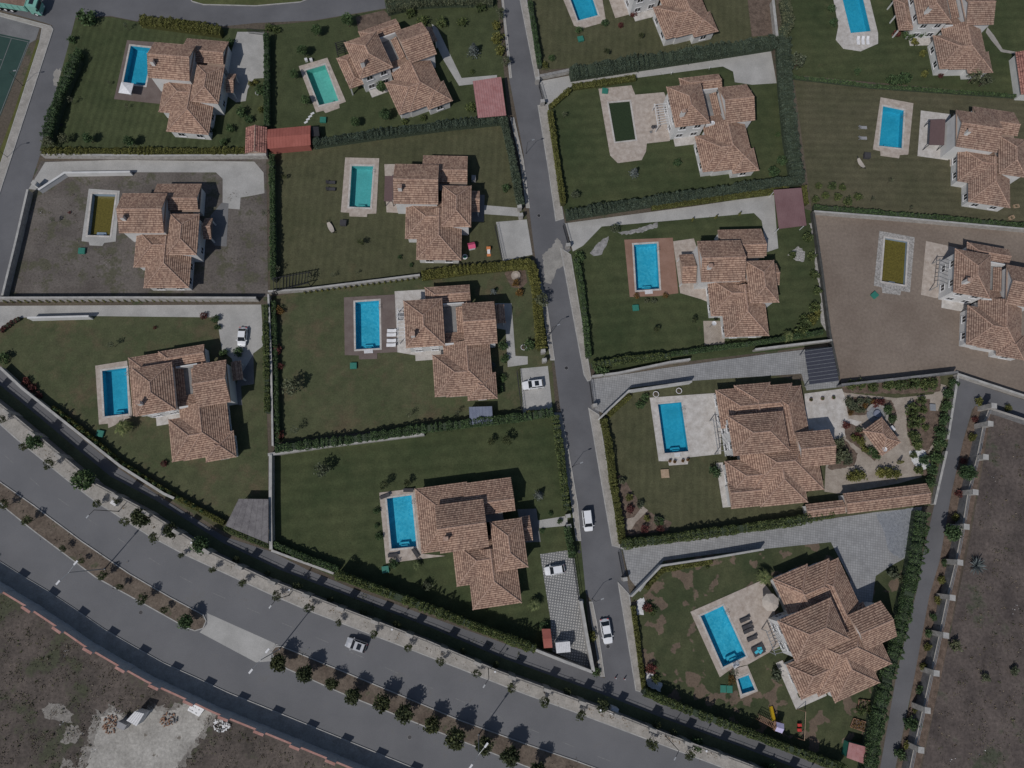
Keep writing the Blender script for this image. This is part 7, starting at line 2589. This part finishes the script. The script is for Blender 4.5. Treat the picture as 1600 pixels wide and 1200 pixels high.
H(f1((95, 560), (250, 630), (480, 715)), 1.2, 1.9, 'lf_dark', 'dark hedge at the lower left of the corner lawn')
H(e0((300, 660), (480, 800), (700, 985), (960, 1150), (1310, 1340)), 1.0, 1.3, 'lf_yel', 'low golden hedge below the cypress row', core='core_y')
H(f0((1320, 272), (1440, 330), (1575, 385)), 1.2, 1.8, 'lf_mid', 'green hedge below the grey boarded carport')
H(e0((0, 215), (60, 165), (110, 138)), 0.9, 0.9, 'lf_red', 'dark red hedge at the drive corner', core='core')
H(c20((180, 0), (208, 180), (238, 380)), 1.1, 1.8, 'lf_dark', 'narrow hedge between lane and the top villa lawn')
H(c20((420, 418), (800, 360), (1200, 300), (1620, 235)), 2.9, 2.8, 'lf_thuja', 'wide thuja hedge below the top villa lawn', bumpy=0.25, pitch=1.3)
H(c20((430, 505), (560, 488), (800, 450)), 1.4, 1.2, 'lf_yel', 'low golden hedge below the long top drive', core='core_y')
H(c20((300, 622), (415, 520)), 1.1, 1.2, 'lf_yel', 'short golden hedge at the bend of the top drive', core='core_y')
H(c20((298, 650), (335, 900), (375, 1190)), 1.2, 1.8, 'lf_yel', 'golden hedge between lane and dark green pool lawn', core='core_y')
H(d2((395, 240), (700, 190), (1100, 130), (1575, 60), (1790, 28)), 2.0, 2.6, 'lf_thuja', 'thuja hedge below the dark green pool villa', bumpy=0.2)
H(d2((895, 198), (1200, 158), (1575, 110), (1700, 92)), 1.4, 1.3, 'lf_yel', 'golden hedge above the drive to the plum carport', core='core_y')
H(d3((288, 75), (300, 180)), 1.2, 1.5, 'lf_yel', 'short golden hedge beside the plum carport', core='core_y')
H(c30((170, 220), (185, 500), (215, 800), (255, 1040)), 3.0, 3.0, 'lf_thuja', 'broad thuja hedge between green and brownish lawns', bumpy=0.2)
H(c30((175, 0), (200, 120), (150, 220)), 2.6, 1.8, 'lf_olive', 'loose grey-green hedge in the north-east garden corner')
H(d2((450, 500), (480, 640), (505, 860), (525, 1080)), 1.2, 1.7, 'lf_dark', 'dark hedge between lane and terracotta deck lawn')
H(d2((545, 1125), (780, 1090), (1005, 1070)), 1.5, 2.0, 'lf_mid', 'green hedge below the terracotta deck lawn')
H(d2((1000, 1062), (1300, 1022), (1575, 985), (1900, 930)), 1.0, 1.7, 'lf_dark', 'dark hedge below the terracotta deck villa')
H(e2((610, 350), (640, 480), (665, 700), (700, 900), (725, 1085)), 1.5, 1.9, 'lf_yel', 'golden hedge between lane and travertine villa lawn', core='core_y')
H(e2((640, 335), (770, 215)), 1.0, 1.2, 'lf_yel', 'low golden hedge along the white wall', core='core_y')
H(e2((720, 1090), (1000, 1055), (1400, 1000), (1700, 960), (1960, 905)), 1.8, 2.4, 'lf_mid', 'tall green hedge below the travertine villa', bumpy=0.25, pitch=1.4)
H(h2((785, 400), (815, 620), (850, 890)), 0.9, 1.4, 'lf_yel', 'thin golden hedge between lane and patchy lawn', core='core_y')
H(h2((860, 300), (960, 190), (1250, 140)), 0.9, 1.0, 'lf_yel', 'low golden hedge above the patchy lawn', core='core_y')
H(h2((850, 905), (1100, 1010), (1400, 1120), (1600, 1200)) + [(1260, 1180), (1320, 1201)], 1.4, 3.0, 'lf_mid', 'tall hedge between patchy lawn and service road', bumpy=0.3, pitch=1.4)
H([(1443, 800), (1432, 880), (1421, 930), (1405, 1000), (1388, 1060), (1372, 1130), (1360, 1200), (1352, 1240)], 2.6, 3.0, 'lf_dark', 'tall dark hedge between twin pool garden and alley', bumpy=0.28, pitch=1.6)
H(d3((345, 200), (700, 232), (1100, 265), (1700, 320)), 1.2, 1.4, 'lf_dark', 'dark hedge below the brownish lawn')
H([(603, 8), (650, -3), (700, -6), (770, -6)], 3.5, 2.4, 'lf_olive', 'loose shrub belt above the vegetable bed')

H(c30((215, 446), (700, 502), (1530, 560)), 0.8, 1.0, 'lf_dark', 'thin dark hedge below the north-east corner villa')

# ================================================================== TREES AND SHRUBS
planting('round', [(437, 1036, 1.15), (476, 1054, 1.13), (519, 1067, 0.86), (552, 1088, 1.06), (597, 1100, 1.13), (632, 1114, 1.21), (674, 1134, 1.09), (711, 1154, 1.38), (755, 1165, 1.15), (798, 1182, 1.29), (840, 1205, 1.15)], 'dark rounded tree', 'in the dense median row')
planting('dark', [(288, 972, 1.0)], 'dark rounded tree', 'at the median nose before the crossover')
planting('thin', [(6, 788, .9), (41, 813, 1.0), (98, 857, .7), (127, 876, .6), (160, 899, .95), (187, 917, .7), (222, 936, 1.1), (256, 953, .7)], 'young tree', 'in the scrubby western median')
planting('dark', [(54, 689, 1.15), (130, 749, 1.42), (311, 851, 1.2)], 'full dark crowned tree', 'on the boulevard pavement')
planting('round', [(221, 808, 1.25), (268, 829, 1.0)], 'round green tree', 'on the pavement near the meter box')
planting('thin', [(2, 655, .8), (36, 698, .8), (76, 725, 1.0), (151, 787, .8), (184, 779, .9), (195, 815, .9), (240, 840, 1.0), (283, 868, .6), (332, 890, .7), (379, 911, .8), (369, 875, .8), (418, 896, .6), (432, 931, .9), (464, 915, .9), (483, 950, .9), (516, 937, .7), (529, 973, .7), (568, 958, .7), (584, 991, .8),
                  (620, 977, .8), (638, 1012, .8), (688, 1034, .8), (724, 1018, .7), (745, 1052, .8), (775, 1039, .7), (799, 1075, .9), (851, 1097, 1.0), (887, 1080, .8), (908, 1118, 1.0), (941, 1102, 1.3), (1019, 1163, 1.2), (1026, 1133, .9), (1052, 1146, .8), (1078, 1180, 1.0)],
         'small street tree', 'on the boulevard pavement')
planting('bushd', [(1088, 1163, 1.4), (1203, 1205, 1.5)], 'dark green shrub', 'at the right end of the boulevard pavement')
# alley planting
planting('dark', [(1512, 738, 1.15), (1491, 832, 1.2)], 'broad green tree', 'in the alley planting strip')
planting('bushy', [(1530, 628, 1.0), (1519, 684, 1.0), (1495, 808, .9), (1471, 906, .9), (1466, 938, .9), (1449, 1012, .9), (1443, 1042, .9), (1432, 1110, .8), (1418, 1165, .9)], 'yellowish shrub', 'in the alley planting strip')
planting('bushd', [(1477, 880, .8), (1458, 965, .8), (1450, 990, .8), (1437, 1078, .9), (1425, 1130, 1.6), (1406, 1180, 1.2)], 'dark shrub', 'in the alley planting strip')
planting('bushr', [(1500, 772, .9), (1505, 720, .7), (1523, 655, .7)], 'reddish shrub', 'in the alley planting strip')
planting('bushy', [(1575, 637, .8)], 'yellowish shrub', 'beside the branching alley')
planting('bigpalm', [(1527, 884, 1.25)], 'grey-green fan palm', 'in the eastern wasteland by the pier wall')
planting('busho', [(1495, 1010, 1.2), (1540, 1060, .9), (1588, 1050, 1.0)], 'dusty shrub', 'in the eastern wasteland')
# north-west garden
planting('bushd', [(137, 26, 2.0), (124, 84, 1.3), (108, 108, 1.2), (112, 62, .9)], 'large dark shrub', 'along the street side of the striped lawn')
planting('olive', [(75, 222, .9), (98, 216, .8)], 'olive tree', 'in the lower left of the striped lawn')
planting('dark', [(137, 215, .75), (202, 219, .8)], 'small dark tree', 'above the yellow hedge of the striped lawn')
planting('sparse', [(110, 156, .8), (197, 40, .8), (197, 165, .6), (170, 128, .5)], 'thin sapling', 'on the striped lawn')
planting('bushd', [(378, 175, 1.3), (360, 200, 1.0), (388, 186, 1.0), (405, 140, 1.2), (350, 222, .9), (332, 205, .8), (358, 66, 1.0)], 'dark shrub', 'right of the north-west corner villa')
planting('bushy', [(408, 172, .8), (392, 131, .7), (400, 128, .6)], 'golden shrub', 'right of the north-west corner villa')
# teal pool garden
planting('spruce', [(740, 78, 1.0)], 'blue spruce', 'on the lawn right of the teal pool villa')
planting('bushy', [(778, 60, 1.5), (783, 78, 1.3), (775, 40, 1.2)], 'yellow-green shrub', 'at the lane edge of the teal pool garden')
planting('olive', [(790, 95, .8), (782, 20, .8)], 'loose olive-grey tree', 'overhanging the lane near the red carport')
planting('dark', [(543, 30, .9), (472, 78, .8), (494, 46, .8), (459, 115, .7), (476, 156, .7), (555, 190, .7), (600, 178, .9), (596, 135, .8)], 'small round tree', 'in the teal pool garden')
planting('bush', [(736, 165, 1.3), (738, 112, .6), (632, 190, .8), (660, 184, .8), (420, 42, 1.0), (432, 45, 1.0), (660, 30, 1.4), (690, 35, 1.3), (722, 32, 1.2), (640, 20, 1.2), (750, 10, 1.3)], 'green shrub', 'in the teal pool garden')
# grey dirt plot
planting('sparse', [(82, 342, .8), (413, 332, .8)], 'bare sapling', 'on the grey dirt plot')
planting('bushr', [(108, 332, .35)], 'low red weed', 'on the grey dirt plot')
# hammock lawn
planting('bushd', [(790, 294, .9), (625, 402, .5), (642, 414, .5)], 'small dark shrub', 'on the hammock lawn')
planting('thin', [(564, 378, .75), (444, 276, .5)], 'young tree', 'on the hammock lawn')
planting('sparse', [(434, 420, .9), (484, 434, .8), (520, 430, .6), (558, 425, .5)], 'thin sapling', 'along the lower edge of the hammock lawn')
for i, f in enumerate(np.linspace(0, 1, 21)):
    u, v = d1((285 + (955 - 285) * f, 852 - (852 - 768) * f))[0]
    plant('goldcyp', u, v, f'clipped golden cypress below the hammock lawn wall, {ORD[i]} from the left', 0.55, 'clipped golden cypresses')
for i, f in enumerate(np.linspace(0, 1, 36)):
    u, v = d0((30 + (1480 - 30) * f, 905 - 10 * f))[0]
    plant('goldcyp', u, v, f'small golden cypress above the saloon drive, {ORD[i]} from the left', 0.6, 'golden cypresses above the saloon drive')
# cypress row
row = [W2(q, 1.0) for q in e0((330, 672), (480, 792), (700, 975), (960, 1140), (1200, 1275))]
for i, (p, d) in enumerate(along(row, 1.75, 0.3)):
    if i < 40:
        plant('cypress', 0, 0, f'slim dark cypress beside the service road wall, {ORD[i]} from the left', 1.0, 'slim cypress row', at=(p.x, p.y, 0))
planting('bushr', [(40, 596, .9), (50, 606, .9), (60, 617, .8), (318, 493, .8), (242, 512, .4), (256, 724, .7)], 'dark red shrub', 'on the patchy western lawn')
planting('palm', [(192, 668, 1.15)], 'bushy palm', 'below the pool near the cypress row')
planting('sparse', [(172, 538, 1.0)], 'thin sapling', 'on the patchy western lawn')
planting('bushd', [(336, 498, .9), (340, 512, .7), (372, 550, 1.0), (350, 552, .9), (5, 560, 1.2)], 'dark shrub', 'around the saloon drive')
# brown deck garden
planting('bushr', [(433, 546, 1.0), (428, 486, .9), (436, 680, 1.0), (437, 572, .8)], 'dark red shrub', 'left of the brown deck')
planting('olive', [(455, 605, 1.3)], 'wispy tree', 'on the lawn left of the brown deck')
planting('sparse', [(460, 672, 1.1), (640, 648, .8), (715, 645, .8)], 'thin sapling', 'above the tall dark hedge')
planting('rust', [(438, 485, .9), (811, 457, 1.0), (806, 442, .9)], 'rust-coloured shrub', 'in the brown deck garden')
planting('olive', [(847, 470, 1.1)], 'loose tree', 'leaning over the lane at the golden hedge')
planting('bushd', [(786, 540, 1.1), (788, 560, 1.0), (785, 590, .9), (826, 540, 1.2), (780, 610, 1.0), (775, 452, .4)], 'dark shrub', 'right of the brown deck villa')
planting('spruce', [(769, 655 - 85, .5), (771, 455, .5)], 'small silvery conifer', 'right of the brown deck villa')
# corner lawn
planting('olive', [(503, 735, 1.1)], 'loose grey tree', 'in the upper left of the dark corner lawn')
planting('thin', [(636, 755, .8), (600, 758, .9), (767, 690, .8), (792, 688, 1.0)], 'small tree', 'on the dark corner lawn')
planting('spruce', [(842, 774, .7)], 'silvery conifer', 'right of the corner lawn villa')
planting('bushd', [(588, 798, .7), (592, 838, .8), (588, 822, .5), (614, 880, 1.0), (860, 803, .5), (847, 830, .5), (875, 815, .6)], 'dark shrub', 'around the corner villa pool')
planting('palm', [(651, 883, .6)], 'small palm', 'below the corner villa pool')
planting('busho', [(668, 915, 1.0)], 'grey shrub', 'on the lower part of the dark corner lawn')
planting('palm', [(835, 945, .9)], 'young palm', 'left of the dotted parking pad')
planting('bushd', [(850, 978, .9), (824, 1010, 1.0), (932, 1050, .9)], 'dark shrub', 'around the dotted parking pad')
planting('bushy', [(923, 995, 1.2)], 'olive-yellow shrub', 'between dotted parking pad and lane')
# top villa
planting('bushd', [(945, 35, .9), (905, 47, .9), (862, 90, .8)], 'dark shrub', 'around the top villa pool')
planting('bushr', [(970, 39, .7), (990, 22, .8)], 'reddish shrub', 'on the top villa lawn')
planting('bushy', [(852, 102, .9)], 'golden shrub', 'at the lower left of the top villa lawn')
planting('thin', [(1002, 55, .6), (948, 80, .7)], 'small tree', 'on the top villa lawn')
planting('busho', [(1075, 72, .8), (1060, 76, .7)], 'grey-green shrub', 'below the top villa')
# dark green pool lawn
planting('spruce', [(991, 269, .75)], 'blue spruce', 'below the dark green pool')
planting('olive', [(899, 304, .7)], 'olive tree', 'in the lower left of the dark green pool lawn')
planting('bushd', [(1058, 254, .9), (1222, 250, 1.2), (1210, 268, 1.3), (1215, 210, .6)], 'dark shrub', 'on the dark green pool lawn')
planting('sparse', [(882, 178, .8)], 'thin sapling', 'at the upper left of the dark green pool lawn')
# north-east garden
planting('bushd', [(1438, 50, 1.4), (1420, 56, 1.3), (1300, 12, 1.0), (1303, 35, 1.0), (1413, 122, 1.6), (1395, 125, 1.4), (1340, 112, .8)], 'dark shrub', 'in the north-east corner garden')
planting('bushy', [(1443, 83, .9), (1446, 115, .9), (1430, 66, 1.0)], 'golden shrub', 'beside the north-east corner villa')
planting('olive', [(1525, 118, 1.2), (1540, 125, 1.0), (1248, 95, 1.3)], 'loose leafy tree', 'in the north-east corner garden')
planting('bushr', [(1402, 52, 1.0), (1470, 118, .7)], 'red shrub', 'beside the north-east corner villa')
# brownish lawn
planting('bush', [(1279, 290, .8), (1300, 290, 1.0), (1318, 292, .9), (1290, 305, .9), (1310, 308, 1.0), (1325, 315, 1.1), (1342, 306, 1.0), (1275, 312, .9)], 'loose shrub', 'in the lower left corner of the brownish lawn')
planting('sparse', [(1392, 282, .8), (1365, 310, .7), (1425, 325, .6)], 'thin sapling', 'on the brownish lawn')
# terracotta deck garden
planting('bushd', [(905, 402, 1.2), (940, 580, 1.4), (912, 480, .8)], 'dark shrub', 'along the lane side of the terracotta deck lawn')
planting('thin', [(1026, 515, .7), (1085, 500, .7)], 'small tree', 'on the terracotta deck lawn')
planting('olive', [(960, 356, .8)], 'loose tree', 'at the rock bed by the drive')
planting('rust', [(995, 462, .7), (1040, 461, .7)], 'rust-coloured shrub', 'below the terracotta deck')
planting('busho', [(1010, 469, .7), (1022, 469, .7)], 'grey-green shrub', 'below the terracotta deck')
planting('goldcyp', [(1082, 343, .7), (1119, 339, .7), (1156, 334, .7)], 'small golden cypress', 'in the strip below the long drive')
planting('bush', [(1262, 370, 1.2), (1268, 400, 1.0), (1274, 428, 1.1), (1278, 455, 1.0), (1272, 480, 1.2), (1262, 505, 1.4), (1250, 518, 1.5), (1240, 398, .9), (1255, 498, 1.0)], 'green shrub', 'along the pebble strip')
planting('bushy', [(1268, 500, 1.3), (1278, 490, .9)], 'yellow-green shrub', 'along the pebble strip')
planting('palm', [(1232, 525, .9)], 'low palm', 'below the pebble strip shrubs')
# travertine villa garden
planting('bushd', [(958, 770, .5), (1117, 738, 1.3), (1000, 632, 1.0), (1008, 622, .9), (1030, 815, .9)], 'dark shrub', 'on the travertine villa lawn')
planting('bushy', [(983, 778, .85), (1011, 810, .75)], 'round clipped shrub', 'in the curved corner bed')
planting('bushr', [(985, 795, .9), (1008, 826, .9), (1032, 826, .8)], 'dark red shrub', 'in the curved corner bed')
planting('busho', [(972, 750, .9), (1000, 787, .9), (1028, 812, .9)], 'grey shrub', 'in the curved corner bed')
# gazebo garden
planting('busho', [(1312, 690, 1.2), (1318, 705, 1.5), (1308, 715, 1.4), (1325, 717, 1.2), (1335, 636, 1.1), (1330, 632, 1.0), (1342, 672, .8)], 'blue-grey shrub', 'in the gazebo garden')
planting('bushy', [(1338, 742, 1.3), (1330, 744, 1.1), (1346, 744, 1.1), (1378, 738, 1.2), (1390, 738, 1.3), (1399, 740, 1.2), (1345, 690, 1.0), (1352, 702, .9), (1336, 684, .9)], 'golden shrub', 'in the gazebo garden')
planting('bushr', [(1370, 630, 1.0), (1376, 628, .9), (1322, 664, .9), (1340, 680, .7)], 'dark red shrub', 'in the gazebo garden')
planting('bushd', [(1388, 640, 1.1), (1395, 655, 1.0), (1392, 680, 1.0), (1370, 712, 1.0), (1361, 705, .9)], 'dark shrub', 'beside the gazebo')
planting('bush', [(1425, 640, 1.5), (1428, 660, 1.5), (1430, 680, 1.3), (1436, 696, 1.2), (1440, 625, 1.0), (1330, 600, 1.2), (1345, 600, 1.2), (1365, 604, 1.2), (1390, 602, 1.4), (1408, 600, 1.4), (1425, 598, 1.6), (1445, 602, 1.4), (1456, 600, 1.4)], 'leafy green shrub', 'in the gazebo garden beds')
planting('bushd', [(1482, 615, 1.2), (1478, 635, 1.2), (1474, 655, 1.3), (1470, 675, 1.4), (1468, 695, 1.4), (1462, 715, 1.4), (1458, 735, 1.2), (1454, 752, 1.2), (1445, 720, 1.1), (1490, 600, 1.1)], 'dark shrub', 'along the alley side of the gazebo garden')
planting('goldcyp', [(1407, 722, 1.0)], 'pointed clipped cypress', 'on the paving below the gazebo')
planting('busho', [(1326, 626, .9), (1345, 628, .9), (1356, 626, .8), (1340, 640, .8), (1348, 640, .7)], 'silvery shrub', 'in the bed above the curved basin')
planting('rust', [(1365, 628, .7), (1330, 645, .7), (1352, 634, .6)], 'rust-coloured shrub', 'in the bed above the curved basin')
planting('bush', [(1442, 640, .9), (1440, 655, .8), (1446, 668, .8), (1436, 735, 1.0), (1428, 712, .8)], 'low green plant', 'on the brown soil bed east of the gazebo')
# twin pool garden
planting('palm', [(1195, 902, 1.1)], 'palm', 'at the upper left of the turned villa')
planting('busho', [(1216, 1055, 1.3), (1397, 895, 1.3), (1410, 905, 1.0)], 'grey-green shrub', 'in the twin pool garden')
planting('rust', [(1143, 1062, .9)], 'rusty shrub', 'left of the plunge pool')
planting('sparse', [(1148, 1050, .9)], 'thin sapling', 'left of the plunge pool')
planting('bushr', [(1012, 950, 1.0), (1018, 1045, 1.1)], 'dark red shrub', 'at the white gravel of the patchy lawn')
planting('bush', [(1020, 955, .9), (1025, 1060, .9), (1106, 886, .4), (1366, 1112, 1.2), (1352, 1050, 1.2), (1345, 1110, .9)], 'green shrub', 'in the twin pool garden')

# ================================================================== SCRUB
scrub('dry_scrub', [(-60, 900), (40, 952), (131, 1014), (229, 1072), (333, 1120), (528, 1200), (620, 1260), (-60, 1260)], 4600, 0.20, 'lf_dry', 'dry brown scrub covering the wasteland behind the red-capped wall', (SANDP,), zh=0.16)
scrub('green_scrub', [(-60, 905), (60, 975), (240, 1085), (420, 1165), (520, 1210), (420, 1260), (60, 1260), (-60, 1100)], 1500, 0.22, 'lf_grn', 'dark green weed clumps in the wasteland behind the red-capped wall', (SANDP,), zh=0.16)
scrub('dry_scrub', [(1556, 655), (1640, 690), (1640, 1240), (1440, 1240), (1480, 1060), (1510, 900), (1535, 770)], 1900, 0.20, 'lf_dry', 'dry brown scrub of the eastern wasteland', zh=0.16)
scrub('green_scrub', [(1556, 700), (1640, 720), (1640, 1240), (1450, 1240), (1490, 1060), (1520, 900)], 800, 0.20, 'lf_grn', 'dull green weed clumps of the eastern wasteland', zh=0.16)
scrub('dry_grass', MED_A[1:], 360, 0.20, 'lf_dry', 'dry grass tufts on the western median', zh=0.15)
scrub('dry_grass', MED_B[:], 420, 0.20, 'lf_dry', 'dry grass tufts under the median tree row', zh=0.15)
scrub('weeds', [(50, 296), (240, 268), (416, 300), (416, 458), (10, 460)], 700, 0.16, 'lf_dry', 'sparse dry weeds on the grey dirt plot', (d0((480, 240), (705, 250), (680, 580), (470, 580)), [(180, 280), (350, 280), (350, 452), (180, 452)]), 0.08)
scrub('weeds', [(424, 868), (560, 928), (820, 1024), (820, 1034), (560, 946), (424, 880)], 160, 0.18, 'lf_grn', 'green weeds along the service road verge', zh=0.12)
scrub('leaf_litter', [(420, 918), (560, 972), (720, 1036), (900, 1104), (1110, 1182), (1130, 1178), (940, 1112), (760, 1048), (600, 985), (420, 912)], 420, 0.16, 'lf_rust', 'brown fallen leaves on the boulevard pavement', zh=0.02, z0=0.17)
scrub('leaf_litter', [(30, 680), (150, 775), (300, 862), (420, 918), (420, 912), (300, 852), (150, 766), (40, 674)], 200, 0.16, 'lf_rust', 'brown fallen leaves on the western boulevard pavement', zh=0.02, z0=0.17)
scrub('litter', [(-20, 960), (60, 990), (180, 1060), (340, 1130), (480, 1190), (480, 1240), (-20, 1240)], 45, 0.20, 'white_stone', 'scattered pale stones and litter in the south-west wasteland', zh=0.03)
scrub('litter', [(1560, 680), (1640, 700), (1640, 1220), (1450, 1220), (1500, 1000)], 40, 0.18, 'white_stone', 'scattered pale stones in the eastern wasteland', zh=0.03)
scrub('litter', [(60, 300), (180, 285), (190, 450), (20, 450)], 14, 0.14, 'white_stone', 'few pale stones on the grey dirt plot', zh=0.02, z0=0.05)
